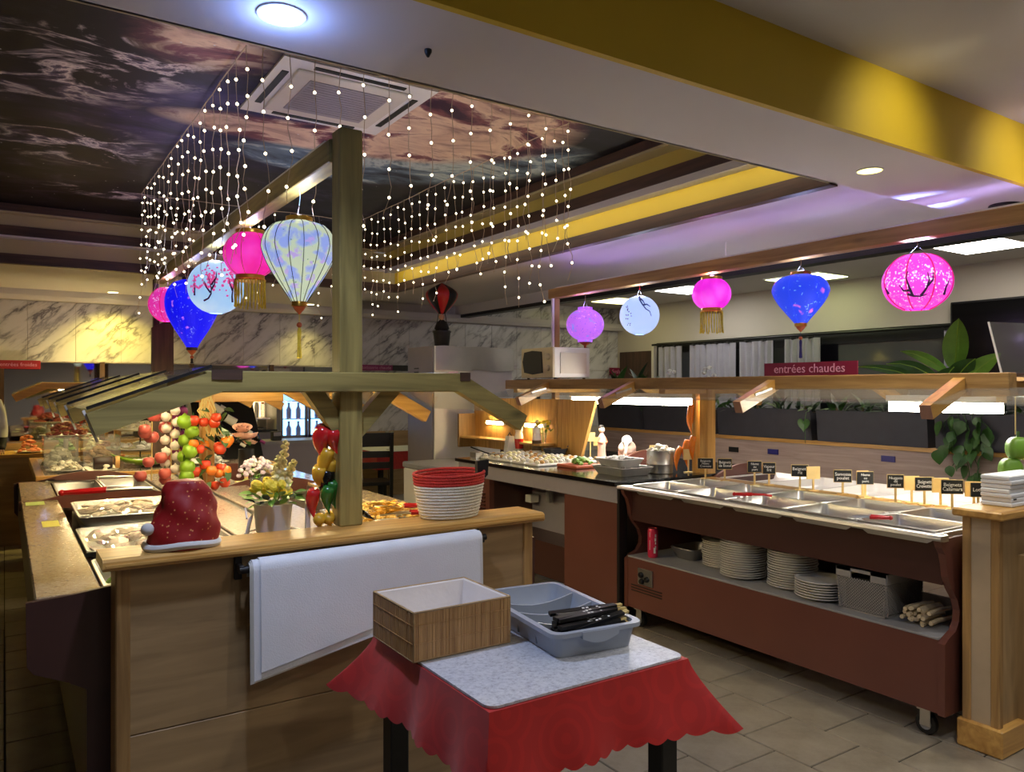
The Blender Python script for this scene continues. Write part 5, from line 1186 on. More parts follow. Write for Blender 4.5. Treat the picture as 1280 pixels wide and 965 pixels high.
for k, (da, z0, dz, w_) in enumerate(((0.55, 0.13, 0.018, 0.28), (0.5, 0.105, 0.02, 0.36), (0.55, 0.085, 0.015, 0.22), (0.35, 0.03, 0.035, 0.42), (0.55, 0.055, 0.02, 0.25), (-0.6, 0.05, 0.06, 0.12), (-0.6, 0.13, 0.03, 0.1))):
    pr.add([(3.385 + 0.0326 * math.cos(fa + da + s_ * w_ / 2), 3.535 + 0.0326 * math.sin(fa + da + s_ * w_ / 2), ZSH + z0 + q * dz) for q in (0, 1) for s_ in (-1, 0, 1)], [(0, 1, 4, 3), (1, 2, 5, 4)])
stuff(pr.build('printed_lettering', 'chalk', cn))
rp_ = thing('roasting_pan', 'deep steel pan on the shelf between the can and the plates', 'pan', (3.60, 3.38, ZSH))
MB().add(pan_mesh(0.26, 0.20, 0.062).v, pan_mesh(0.26, 0.20, 0.062).f).xf(Matrix.Translation((3.60, 3.385, ZSH + 0.066))).build('pan_body', 'steel_rough', rp_, True)
MB().box(3.60, 3.64, 3.27, 3.288, ZSH + 0.06, ZSH + 0.074).build('handle', 'steel', rp_)
# grey lattice basket
gb = thing('lattice_basket', 'grey plastic lattice basket on the counter shelf', 'basket', (3.49, 2.10, ZSH))
gx0, gx1, gy0, gy1, gz1 = 3.345, 3.66, 1.985, 2.235, ZSH + 0.205
def lattice(fx, n, z0, z1, L):
    """crossed diagonal bars on one face, fx maps (s, z) to a point"""
    m = MB(); hh = z1 - z0; st = L / n
    for k in range(-int(hh / st) - 1, n + 1):
        for sg_ in (1, -1):
            a0, a1 = k * st, k * st + hh; t0 = max(0, -a0 / hh) if a0 < 0 else 0; t1 = min(1, (L - a0) / hh)
            if t1 <= t0: continue
            s0, s1 = a0 + hh * t0, a0 + hh * t1; zz0, zz1 = z0 + hh * t0, z0 + hh * t1
            if sg_ < 0: s0, s1 = L - s0, L - s1
            m.tube([fx(s0, zz0), fx(s1, zz1)], 0.0026, 4)
    return m
def tap(z): return 0.018 * (1 - (z - ZSH) / 0.205)
lat = lattice(lambda s, z: (gx0 + tap(z), gy0 + s, z), 18, ZSH + 0.012, gz1 - 0.045, gy1 - gy0); l2 = lattice(lambda s, z: (gx0 + s, gy0 + tap(z), z), 22, ZSH + 0.012, gz1 - 0.045, gx1 - gx0)
lat.add(l2.v, l2.f); l3 = lattice(lambda s, z: (gx1 - tap(z), gy0 + s, z), 18, ZSH + 0.012, gz1 - 0.045, gy1 - gy0); lat.add(l3.v, l3.f); l4 = lattice(lambda s, z: (gx0 + s, gy1 - tap(z), z), 22, ZSH + 0.012, gz1 - 0.045, gx1 - gx0); lat.add(l4.v, l4.f)
stuff(lat.build('lattice', 'grey_weave', gb))
MB().box(gx0 + 0.018, gx1 - 0.018, gy0 + 0.018, gy1 - 0.018, ZSH, ZSH + 0.008).build('base', 'grey_weave', gb)
for a in ((gx0, gx1, gy0 - 0.004, gy0 + 0.004), (gx0, gx1, gy1 - 0.004, gy1 + 0.004), (gx1 - 0.004, gx1 + 0.004, gy0, gy1)): MB().box(*a, gz1 - 0.045, gz1).build('rim_side', 'grey_weave', gb)
MB().box(gx0 - 0.004, gx0 + 0.004, gy0, gy0 + 0.075, gz1 - 0.045, gz1).build('rim_side', 'grey_weave', gb)
MB().box(gx0 - 0.004, gx0 + 0.004, gy1 - 0.075, gy1, gz1 - 0.045, gz1).build('rim_side', 'grey_weave', gb)
MB().box(gx0 - 0.004, gx0 + 0.004, gy0, gy1, gz1 - 0.014, gz1).build('rim_handle', 'grey_weave', gb)
MB().box(gx0 + 0.03, gx1 - 0.03, gy0 + 0.03, gy1 - 0.03, ZSH + 0.02, ZSH + 0.16).build('contents', 'black', gb)
# bundle of kindling wood and a bottle neck behind it
for k in range(24):
    a = R2.uniform(0, 2 * PI); r = 0.05 * math.sqrt(R2.random())
    yy, z3 = 1.865 + r * math.cos(a) * 1.5, ZSH + 0.045 + r * math.sin(a) * 0.8
    o = MB().tube([(3.37 + R2.uniform(0, 0.03), yy, z3), (3.45, yy + 0.004, z3 + 0.002), (3.55, yy, z3)], 0.0095, 6).build('kindling_stick', 'fibre', None, True)
    tag(o, 'pale stick in the bundle right of the lattice basket', 'stick', 'bundle of sticks on the shelf')
bt = thing('glass_bottle', 'dark bottle standing at the right end of the counter shelf', 'bottle', (3.60, 1.77, ZSH))
MB().lathe([(0.03, 0), (0.03, 0.12), (0.012, 0.16), (0.012, 0.205)], (3.60, 1.765, ZSH), 16).build('body', 'black_gloss', bt, True)
MB().lathe([(0.0135, 0.13), (0.0135, 0.21), (0, 0.21)], (3.60, 1.765, ZSH), 12).build('foil', 'card_wood', bt, True)

# ------------------------------------------------------------------ CHALK SIGNS, CARDS, TONGS ON THE HOT COUNTER
ZC = 0.887
signs = [(3.95, 3.62, 'Beignets\nNems\nCrevette', 0.10, 0.0), (3.97, 3.47, 'Beignets\nde boeuf', 0.09, 1), (3.96, 3.22, 'Nems\nau\nporc', 0.085, 1), (4.03, 3.165, 'Vapeur\nfrit', 0.075, 1), (3.99, 2.91, 'Beignets\nriz', 0.095, 1), (4.04, 2.66, 'Samossa\npoulet', 0.095, 1),
         (4.00, 2.496, 'Nems\nau\nporc', 0.09, 1), (3.98, 2.31, 'Nuggets\nde\npoulet', 0.08, 1), (4.02, 2.176, 'Beignets\nCrevettes', 0.095, 1), (3.99, 2.02, 'Beignets\nCalamars', 0.10, 1), (4.0, 1.90, 'Lotte', 0.07, 1)]
for i, (x, y, tx, w_, st_) in enumerate(signs):
    first = tx.replace('\n', ' ').lower()
    t = thing('chalk_sign', 'small chalkboard sign reading %s, %s along the counter' % (first, ['first', 'second', 'third', 'fourth', 'fifth', 'sixth', 'seventh', 'eighth', 'ninth', 'tenth', 'last'][i]), 'chalk sign', (x, y, ZC), 'chalk signs along the hot counter')
    rz = -YAW + random.uniform(-0.12, 0.12) - 0.05
    hgt = 0.068; zb0 = 0.075 + random.uniform(-0.006, 0.01)
    MB().box(-w_ / 2, w_ / 2, -0.002, 0.003, zb0, zb0 + hgt).build('board', 'slate', t).location = (0, 0, 0)
    f_ = MB()
    MB().box(-w_ / 2 - 0.003, w_ / 2 + 0.003, 0.003, 0.005, zb0 - 0.003, zb0 + hgt + 0.003).build('backing', 'card_wood', t)
    MB().box(-0.006, 0.006, 0.0, 0.004, 0.004, zb0).build('stem', 'card_wood', t)
    MB().box(-0.03, 0.03, -0.012, 0.016, 0, 0.005).build('foot', 'card_wood', t)
    # build() shifted the parts by the sign's origin: put them back in local space
    for c in t.children: c.data.transform(Matrix.Translation((x, y, ZC)))
    lines = tx.count('\n') + 1
    tt = text(tx, min(0.026, 0.062 / lines), 'chalk', t, (x, y, ZC), FACE_MY); tt.location = (0, -0.0032, zb0 + hgt / 2)
    dm = max(v.co.x for v in tt.data.vertices) - min(v.co.x for v in tt.data.vertices)
    if dm > w_ * 0.92: tt.scale = (w_ * 0.92 / dm, 1, 1)
    t.rotation_euler = (0, 0, rz)
for i, (x, y, w_) in enumerate(((4.03, 2.847, 0.085), (4.06, 2.55, 0.07), (4.03, 2.25, 0.085), (4.06, 2.115, 0.085), (4.05, 1.945, 0.09))):
    t = thing('wooden_card', 'blank pale wooden sign back, %s of five on the counter ledge' % ['leftmost', 'second', 'third', 'fourth', 'rightmost'][i], 'sign', (0, 0, 0), 'blank wooden cards along the hot counter')
    MB().box(-w_ / 2, w_ / 2, -0.002, 0.003, 0.07, 0.145).build('board', 'card_wood', t); MB().box(-0.006, 0.006, -0.002, 0.003, 0.004, 0.07).build('stem', 'card_wood', t); MB().box(-0.03, 0.03, -0.012, 0.014, 0, 0.005).build('foot', 'card_wood', t)
    t.location = (x, y, ZC); t.rotation_euler = (0, 0, -YAW + random.uniform(-0.1, 0.15))
def tongs(name, label, loc, rz, L=0.24, tip='steel', grip='red_plastic', tilt=0.0):
    t = thing('serving_tongs', label, 'tongs', (0, 0, 0), 'serving tongs')
    for s in (-1, 1):
        MB().tube([(0.0, 0.0, 0.008), (L * 0.2, s * 0.016, 0.009), (L * 0.48, s * 0.022, 0.011)], [0.008, 0.0085, 0.008], 6).build('grip', grip, t, True)
        MB().tube([(L * 0.46, s * 0.022, 0.011), (L * 0.8, s * 0.018, 0.012), (L, s * 0.010, 0.006)], [0.005, 0.004, 0.006], 6).build('arm', tip, t, True)
    MB().ball((0.0, 0, 0.008), 0.011, 10, 6).build('hinge', grip, t, True)
    t.location = loc; t.rotation_euler = (0, tilt, rz); return t
tongs('t', 'red handled tongs across the middle of the hot counter', (3.43, 2.93, 0.895), -0.9, 0.20, grip='red_plastic', tip='red_plastic')
tongs('t', 'red handled tongs lying in a pan toward the right of the hot counter', (3.44, 2.02, 0.888), 2.0, 0.18, tilt=0.06)
# napkin pack on the right ledge
npk = thing('napkin_stack', 'stack of white paper napkins on the right pine ledge', 'napkins', (3.62, 1.6, 1.001))
for k in range(7):
    MB().bbox(3.50 + random.uniform(-.004, .004), 3.86, 1.535 + random.uniform(-.005, .005), 1.655, 1.001 + k * 0.0185, 1.001 + k * 0.0185 + 0.018, 0.004).build('napkin', 'paper', npk)
MB().box(3.52, 3.545, 1.532, 1.536, 1.03, 1.036).build('paper_band', 'planter_grey', npk)
# ------------------------------------------------------------------ FOOD AND DECOR ON THE LEFT ISLAND
def ppan(name, label, cat, x, y, z, lx, ly, dep, mat='steel', group=None):
    t = thing(name, label, cat, (x, y, z - dep), group)
    p_ = pan_mesh(lx, ly, dep); p_.xf(Matrix.Translation((x, y, z))).build('pan_body', mat, t, True); return t
def heap(t, name, mat, x, y, z, lx, ly, n, r, sq=0.5, seed=1, flat=0.02, smooth=True):
    rn = random.Random(seed); m = MB()
    for k in range(n):
        px, py = x + rn.uniform(-lx / 2, lx / 2), y + rn.uniform(-ly / 2, ly / 2); s = r * rn.uniform(0.6, 1.2); e = max(0, 1 - ((px - x) / (lx / 2)) ** 2 - ((py - y) / (ly / 2)) ** 2)
        b_ = MB().ball((0, 0, 0), s, 7, 4, sq, rn.uniform(0.7, 1.5), rn.uniform(0.6, 1.1)); b_.xf(Matrix.Translation((px, py, z + flat * e + rn.uniform(0, r * 0.4))) @ Euler((rn.uniform(-.5, .5), rn.uniform(-.5, .5), rn.uniform(0, 6))).to_matrix().to_4x4()); m.add(b_.v, b_.f)
    return stuff(m.build(name, mat, t, smooth))
def film(t, x, y, z, lx, ly, seed=0):
    rn = random.Random(seed); H_ = [[rn.uniform(-0.006, 0.006) for _ in range(13)] for _ in range(13)]
    MB().grid(lambda u, v: (x + (u - .5) * lx, y + (v - .5) * ly, z + H_[int(u * 12)][int(v * 12)]), 12, 12).build('cling_film', 'cling_film', t, False)
t = ppan('salad_pan', 'steel pan of lettuce and sliced tomato behind the near ledge corner', 'food pan', 0.55, 3.10, 0.835, 0.55, 0.54, 0.09)
heap(t, 'lettuce', 'lettuce', 0.55, 3.2, 0.80, 0.46, 0.3, 50, 0.03, 0.35, 2); heap(t, 'tomato_slices', 'tomato_red', 0.42, 2.95, 0.80, 0.24, 0.16, 26, 0.026, 0.4, 3)
t = ppan('fish_tray', 'black rimmed tray of raw fish under cling film, left buffet', 'food tray', 0.55, 3.74, 0.852, 0.56, 0.62, 0.05)
heap(t, 'raw_fish', 'raw_fish', 0.55, 3.74, 0.82, 0.46, 0.5, 70, 0.04, 0.35, 4); film(t, 0.55, 3.74, 0.856, 0.52, 0.58, 1)
MB().box(0.268, 0.832, 3.425, 3.437, 0.838, 0.856).build('front_rim', 'black', t)
t = ppan('covered_tray', 'raised steel tray covered with cling film behind the raw fish', 'food tray', 0.56, 4.40, 0.89, 0.54, 0.60, 0.04)
MB().box(0.30, 0.82, 4.12, 4.68, 0.72, 0.848).build('stand', 'steel_rough', t)
heap(t, 'sliced_meat', 'raw_fish', 0.56, 4.40, 0.865, 0.42, 0.46, 40, 0.04, 0.3, 5); film(t, 0.56, 4.40, 0.894, 0.51, 0.57, 2)
for k, (x0, lb) in enumerate(((0.41, 'left steel pan with serving fork behind the curved divider'), (0.69, 'right steel pan behind the curved divider'))):
    t = ppan('food_pan', lb, 'food pan', x0, 5.72, 0.845, 0.275, 0.94, 0.07, 'steel', 'steel pans in the left buffet')
tag(MB().box(0.545, 0.555, 5.24, 6.2, 0.846, 0.858).build('pan_bar', 'steel'), 'steel bar between the two pans of the left buffet', 'bar')
tongs('t', 'red handled tongs on the left buffet beside the granite edge', (0.27, 4.98, 0.90), -0.12, 0.27).scale = (1.7, 1.7, 1.7)
tongs('t', 'plain steel tongs lying across the left steel pan', (0.24, 6.02, 0.862), -0.55, 0.3, grip='steel')
tongs('t', 'plain steel tongs on the far edge of the right steel pan', (0.55, 6.12, 0.862), -0.2, 0.22, grip='steel')
plain('label_yellow', sr(222, 214, 96), 0.6); plain('label_lime', sr(200, 216, 120), 0.6)
tag(MB().box(0.10, 0.19, 5.00, 5.14, 0.8535, 0.8545).build('price_label', 'label_lime'), 'lime paper label stuck on the granite edge', 'label')
tag(MB().box(0.15, 0.22, 4.18, 4.36, 0.8535, 0.8545).build('price_label', 'label_yellow'), 'yellow paper label stuck on the granite edge', 'label')
# chips well at the near right of the island, with tongs
t = ppan('crumb_pan', 'pan of toasted crumbs at the near right of the left buffet', 'food pan', 1.535, 3.35, 0.875, 0.40, 0.95, 0.05, 'steel')
heap(t, 'toasted_crumbs', 'chips', 1.535, 3.35, 0.87, 0.36, 0.9, 420, 0.018, 0.6, 6, 0.07)
tongs('t', 'red handled wire tongs on the crumb pan left of the rope basket', (1.66, 3.20, 0.945), 2.7, 0.26)
tongs('t', 'red handled steel tongs beneath the wire tongs by the rope basket', (1.63, 3.08, 0.935), 2.85, 0.26)
tongs('t', 'black handled tongs in front of the crumb pan', (1.50, 2.98, 0.925), 2.75, 0.2, grip='black')
for k in range(9):
    a = k * 0.7; o = MB().tube([(1.42 + 0.05 * math.cos(a + q * 0.5) * (1 + 0.1 * q), 3.18 + 0.05 * math.sin(a + q * 0.5), 0.945 + 0.012 * k * 0.4 + 0.01 * math.sin(q)) for q in range(9)], 0.003, 5).build('wire_curl', 'gold', None, True)
    tag(o, 'curl of gold wire on the crumb pan', 'wire', 'gold wire curls by the post')

# garlands of artificial vegetables hung from the second frame
def garland(name, label, x, y, zt, items, cord='raffia'):
    t = thing(name, label, 'vegetable garland', (x, y, zt))
    zmin = min(i[2] for i in items)
    MB().tube([(x, y, zt), (x + 0.004, y, (zt + zmin) / 2), (x, y, zmin)], 0.004, 5).build('cord', cord, t, True)
    for (dx, dy, z, r, mt, kind) in items:
        if kind == 'leaf': inst(lf_big, 'leaf', t, (x + dx, y + dy, z), (random.uniform(-1, 0.3), random.uniform(-0.6, 0.6), random.uniform(0, 6.28)))
        else:
            MB().lathe([(0, -r * 0.9), (r * 0.55, -r * 0.85), (r * 0.95, -r * 0.3), (r, r * 0.1), (r * 0.8, r * 0.7), (r * 0.35, r * 0.86), (0, r * 0.72 if kind == 'tom' else r * 1.25)], (x + dx, y + dy, z), 12).build(kind_name[kind], mt, t, True, angle=False)
            if kind == 'tom': MB().lathe([(0, 0), (r * 0.45, 0.002), (0.003, 0.006), (0.002, 0.02)], (x + dx, y + dy, z + r * 0.75), 6).build('calyx', 'leaf_green', t)
    return t
kind_name = {'tom': 'tomato', 'bulb': 'bulb', 'pep': 'pepper'}
lf_big = leaf_mesh('leaf', 0.075, 0.045, 'leaf_green')
rn = random.Random(11)
its = []
for z, n in ((1.345, 4), (1.25, 3), (1.20, 2), (1.06, 3), (0.955, 3)):
    for k in range(n): its.append((rn.uniform(-0.07, 0.09), rn.uniform(-0.05, 0.05), z + rn.uniform(-0.02, 0.02), rn.uniform(0.034, 0.046), 'tomato_pink', 'tom'))
garland('tomato_garland', 'hanging garland of dull pink tomatoes under the left guard', 0.75, 5.13, 1.485, its)
its = [((-1) ** k * 0.028 + rn.uniform(-.006, .006), rn.uniform(-.02, .02), 1.43 - 0.036 * k, 0.030, 'garlic', 'bulb') for k in range(13)]
garland('garlic_garland', 'plaited string of white garlic bulbs', 0.862, 5.14, 1.485, its)
its = [((-1) ** k * 0.024 + rn.uniform(-.006, .006), rn.uniform(-.02, .02), 1.43 - 0.038 * k, 0.030, 'onion_purple', 'bulb') for k in range(10)]
garland('onion_garland', 'string of purple onions behind the garlic', 0.925, 5.22, 1.485, its)
its = []
for k in range(7): its.append((rn.uniform(-0.14, -0.06), rn.uniform(-0.06, 0.03), 0.95 + 0.057 * k + rn.uniform(-.01, .01), rn.uniform(0.036, 0.048), 'lime', 'pep'))
for k in range(20):
    its.append((rn.uniform(-0.09, 0.13), rn.uniform(-0.08, -0.02), [1.30, 1.16, 1.12, 1.0, 0.98, 0.90][k % 6] + rn.uniform(-.02, .02), rn.uniform(0.03, 0.04), ['tomato_red', 'orange_gloss', 'tomato_red'][k % 3], 'tom'))
for k in range(34): its.append((rn.uniform(-0.12, 0.13), rn.uniform(-0.07, 0.0), rn.uniform(0.9, 1.38), 0, '', 'leaf'))
g_ = garland('pepper_garland', 'large garland of orange tomatoes, lime peppers and leaves on the yellow post', 1.06, 5.09, 1.48, its)
for k in range(10): MB().tube([(1.06 + rn.uniform(-.03, .03), 5.07, 1.47), (1.06 + rn.uniform(-.07, .07), 5.05, 1.36), (1.06 + rn.uniform(-.1, .1), 5.05, 1.2)], 0.004, 5).build('straw', 'raffia', g_, True)

# rose in a black vase, lilac flowers, on little stands
rv = thing('rose_vase', 'pale pink roses in a black vase on a small pale stand', 'vase', (1.35, 5.3, 0.863))
MB().box(1.30, 1.42, 5.25, 5.37, 0.863, 0.872).box(1.35, 1.37, 5.30, 5.32, 0.872, 0.95).build('stand', 'card_wood', rv)
MB().lathe([(0.05, 0), (0.052, 0.004), (0.05, 0.14), (0.044, 0.14), (0.044, 0.02), (0, 0.02)], (1.36, 5.31, 0.95), 20).build('vase', 'black', rv, True)
rose = MB()
for q in range(4):
    for k in range(5):
        a = 2 * PI * k / 5 + q * 0.6; r = 0.012 + q * 0.012
        def pf(u, v, a=a, r=r, q=q): aa = a + (v - 0.5) * 1.3; return ((r + u * 0.008 * q) * math.cos(aa), (r + u * 0.008 * q) * math.sin(aa), -0.01 + u * (0.045 - q * 0.007))
        rose.grid(pf, 3, 4)
rose_me = meshof(rose, 'rose', 'petal_rose')
for dx, dy, dz, s in ((0, 0, 0.22, 0.85), (-0.03, -0.02, 0.28, 0.9), (0.04, 0.01, 0.22, 0.7), (0.03, 0.02, 0.18, 0.7), (-0.04, 0.0, 0.23, 0.75)):
    inst(rose_me, 'rose', rv, (1.36 + dx, 5.31 + dy, 0.95 + dz), (rn.uniform(-.5, .2), rn.uniform(-.5, .5), rn.uniform(0, 6)), s)
for k in range(8): inst(lf_big, 'leaf', rv, (1.36 + rn.uniform(-.03, .03), 5.31, 1.13 + rn.uniform(0, .08)), (rn.uniform(-.6, .8), 0, rn.uniform(0, 6.28)), 0.9)
lv = thing('lilac_bouquet', 'small bouquet of pale lilac and white flowers in a clear glass', 'bouquet', (1.28, 4.75, 0.863))
MB().lathe([(0.035, 0), (0.038, 0.004), (0.045, 0.10), (0.043, 0.10), (0.036, 0.006), (0, 0.006)], (1.28, 4.75, 0.863), 18).build('glass', 'acrylic', lv, True)
pet_l = meshof(MB().ball((0, 0, 0), 0.013, 6, 4, 0.8), 'blossom', 'petal_lilac'); pet_w = meshof(MB().ball((0, 0, 0), 0.013, 6, 4, 0.8), 'blossom', 'petal_white')
for k in range(70):
    a = rn.uniform(0, 2 * PI); r = 0.105 * math.sqrt(rn.random()); inst(rn.choice([pet_l, pet_l, pet_w]), 'blossom', lv, (1.28 + r * math.cos(a), 4.75 + r * math.sin(a), 0.99 + (0.011 - r * r) * 7 + rn.uniform(-.02, .02)), (rn.random(), 0, 0), rn.uniform(0.8, 1.4))
for k in range(26): inst(lf_small, 'leaf', lv, (1.28 + rn.uniform(-.08, .08), 4.75 + rn.uniform(-.08, .08), 0.95 + rn.uniform(0, .06)), (rn.uniform(-.4, .8), 0, rn.uniform(0, 6.28)))
for k in range(6): MB().tube([(1.28, 4.75, 0.88), (1.28 + rn.uniform(-.05, .05), 4.75 + rn.uniform(-.05, .05), 1.0)], 0.0025, 5).build('stem', 'leaf_green', lv)

# dessert counter: acrylic boxes, platters, green leaf dish, tiered stand
ZD = 0.859
def acrylic(x0, x1, y0, y1, h, label, food, seed):
    t = thing('acrylic_box', label, 'display box', (x0, y0, ZD), 'clear display boxes on the dessert counter')
    for a in ((x0, x1, y0, y0 + 0.004), (x0, x1, y1 - 0.004, y1), (x0, x0 + 0.004, y0, y1), (x1 - 0.004, x1, y0, y1)): MB().box(*a, ZD, ZD + h).build('side', 'acrylic', t)
    heap(t, 'food', food, (x0 + x1) / 2, (y0 + y1) / 2, ZD + 0.03, (x1 - x0) * 0.8, (y1 - y0) * 0.8, 40, 0.035, 0.7, seed, 0.10)
acrylic(0.26, 0.50, 7.05, 7.4, 0.25, 'clear acrylic display box with white rolls at the far left of the dessert counter', 'cream_food', 21)
acrylic(0.53, 0.80, 7.05, 7.4, 0.25, 'clear acrylic display box with brown pastries, right of the other', 'bread', 22)
def platter(x, y, z, r, label, food, mat='porcelain', n=40, fr=0.03, seed=1, h=0.05, sq=0.5, name='platter'):
    t = thing(name, label, 'platter', (x, y, z))
    MB().lathe([(r * 0.6, 0), (r, 0.014), (r, 0.018), (r * 0.6, 0.006), (0, 0.005)], (x, y, z), 28).build('dish', mat, t, True)
    heap(t, 'food', food, x, y, z + 0.016, r * 1.3, r * 1.3, n, fr, sq, seed, h); return t
platter(0.40, 6.86, ZD, 0.14, 'white oval plate heaped with pale crisps on the dessert counter', 'cream_food', seed=31)
tt = platter(0.62, 6.72, ZD, 0.13, 'white plate with a sliced chocolate log', 'cream_food', n=10, seed=32)
MB().lathe([(0, 0), (0.045, 0.002), (0.05, 0.02), (0.05, 0.11), (0.045, 0.13), (0, 0.132)], (0, 0, 0), 16).xf(Matrix.Translation((0.57, 6.70, ZD + 0.065)) @ Matrix.Rotation(PI / 2, 4, 'Y')).build('chocolate_log', 'chocolate', tt, True)
MB().lathe([(0, 0), (0.045, 0.0), (0.048, 0.03), (0, 0.035)], (0, 0, 0), 16).xf(Matrix.Translation((0.72, 6.70, ZD + 0.065)) @ Matrix.Rotation(PI / 2, 4, 'Y')).build('cake_slice', 'bread', tt, True)
ld = thing('leaf_dish', 'lime green boat shaped leaf dish with wrapped sweets', 'dish', (0.98, 6.9, ZD))
def lfd(u, v):
    x = (u - 0.5) * 2; y = (v - 0.5) * 2; w_ = 0.15 * (1 - x * x) ** 0.6 + 0.002
    return (0.98 + 0.27 * x, 6.9 + w_ * y, ZD + 0.012 + 0.05 * y * y * (1 - x * x) + 0.10 * abs(x) ** 2.2)
MB().grid(lfd, 16, 8).build('dish', 'lime', ld, True, solid=0.006, angle=False); heap(ld, 'sweets', 'petal_white', 0.98, 6.9, ZD + 0.035, 0.3, 0.12, 40, 0.026, 0.5, 33, 0.02)
MB().lathe([(0.05, 0), (0.04, 0.012), (0, 0.012)], (0.98, 6.9, ZD), 14).build('foot', 'black', ld, True)
ts = thing('tiered_stand', 'three-tier wire stand with white shell shaped pastries', 'cake stand', (1.0, 7.45, ZD))
MB().tube([(1.0, 7.45, ZD), (1.0, 7.45, ZD + 0.52)], 0.006, 8).build('rod', 'black', ts, True)
MB().lathe([(0.1, 0), (0.1, 0.008), (0, 0.008)], (1.0, 7.45, ZD), 20).build('base', 'black', ts, True)
for k, (z, r) in enumerate(((0.10, 0.30), (0.27, 0.25), (0.42, 0.19))):
    MB().lathe([(0, 0), (r * 0.7, 0), (r, 0.02), (r, 0.026), (r * 0.7, 0.008), (0, 0.008)], (1.0, 7.45, ZD + z), 30).build('tier', 'porcelain', ts, True); heap(ts, 'pastries', ['petal_white', 'cream_food', 'petal_white'][k], 1.0, 7.45, ZD + z + 0.02, r * 1.4, r * 1.4, 34, 0.042, 0.5, 40 + k, 0.03)
platter(0.45, 7.75, ZD + 0.22, 0.2, 'raised platter of pink cured meat at the far left', 'salami', n=70, seed=51, h=0.09)
tag(MB().lathe([(0.12, 0), (0.12, 0.01), (0.02, 0.02), (0.02, 0.2), (0.1, 0.215), (0, 0.216)], (0.45, 7.75, ZD), 20).build('cake_foot', 'porcelain', None, True), 'white pedestal under the cured meat platter', 'pedestal')
platter(0.78, 7.9, ZD, 0.18, 'white platter of pink prawns behind the display boxes', 'shrimp', n=60, seed=52, h=0.12)
platter(1.45, 6.9, ZD, 0.17, 'white platter of small desserts right of the leaf dish', 'petal_white', n=40, seed=53)

# wine bottles leaning in a rack
wr_ = thing('wine_rack', 'dark slanted rack holding the wine bottles at the end of the left island', 'wine rack', (1.72, 7.3, ZD))
MB().prism([(7.2, ZD), (7.75, ZD), (7.75, ZD + 0.55), (7.62, ZD + 0.55)], 'x', 1.44, 2.0).build('back', 'black', wr_)
for k, (x, z) in enumerate(((1.53, 0.44), (1.62, 0.33), (1.72, 0.23), (1.66, 0.10), (1.84, 0.12), (1.55, 0.22))):
    b_ = thing('wine_bottle', 'dark wine bottle with pale label, %s in the slanted rack' % ['top left', 'upper middle', 'centre', 'bottom left', 'bottom right', 'middle left'][k], 'wine bottle', (0, 0, 0), 'wine bottles in the rack')
    MB().lathe([(0.03, 0), (0.037, 0.004), (0.037, 0.19), (0.03, 0.215), (0.014, 0.24), (0.014, 0.30), (0, 0.30)], (0, 0, 0), 18).build('glass', 'black_gloss', b_, True)
    MB().lathe([(0.0376, 0.05), (0.0376, 0.15)], (0, 0, 0), 18).build('label_paper', 'paper_shade', b_, True); MB().lathe([(0.0152, 0.25), (0.0152, 0.302), (0, 0.303)], (0, 0, 0), 12).build('capsule', ['shirt_white', 'onion_purple', 'black'][k % 3], b_, True)
    b_.location = (x - 0.08, 7.16 + z * 0.55, ZD + z + 0.17); b_.rotation_euler = (0.25, 2.15, 0.25)

# ------------------------------------------------------------------ ON THE BLACK COUNTER
ZB = 0.901
bk = thing('steel_canister', 'round steel canister heaped with prawn crackers by the orange garland', 'canister', (3.87, 3.97, ZB))
MB().lathe([(0.088, 0), (0.092, 0.004), (0.092, 0.06), (0.0945, 0.065), (0.092, 0.07), (0.092, 0.155), (0.096, 0.16), (0.09, 0.16), (0.088, 0.02), (0, 0.02)], (3.87, 3.97, ZB), 28).build('body', 'steel', bk, True)
heap(bk, 'crackers', 'cream_food', 3.87, 3.97, ZB + 0.15, 0.15, 0.15, 40, 0.022, 0.7, 61, 0.03)
for dx, z0, z1, s_ in ((-0.10, 1.05, 1.15, 1),):
    MB().tube([(3.87 - 0.092, 3.97, ZB + 0.05), (3.87 - 0.125, 3.97, ZB + 0.08), (3.87 - 0.092, 3.97, ZB + 0.12)], 0.005, 6).build('handle', 'steel', bk, True)
for k, (dz, s, lb) in enumerate(((0.0, 1.0, 'lower steel tray on the corner of the black counter'), (0.052, 0.8, 'upper steel tray stacked on the counter corner, with pale food'))):
    t = ppan('steel_tray', lb, 'food tray', 3.60, 4.06 + k * 0.03, ZB + dz + 0.052, 0.30 * s, 0.34 * s, 0.05, 'steel_pale', 'stacked steel trays')
    heap(t, 'food', 'petal_white' if k else 'steel_rough', 3.60, 4.09, ZB + dz + 0.045, 0.2 * s, 0.24 * s, 20, 0.03, 0.4, 62 + k, 0.01)
cb = thing('terracotta_board', 'terracotta slab with a lettuce garnish on the black counter', 'serving board', (3.66, 4.62, ZB))
MB().bbox(3.52, 3.78, 4.48, 4.72, ZB, ZB + 0.022, 0.004).build('slab', 'clay_red', cb); heap(cb, 'lettuce', 'lettuce', 3.65, 4.58, ZB + 0.03, 0.12, 0.12, 30, 0.026, 0.6, 64, 0.03)
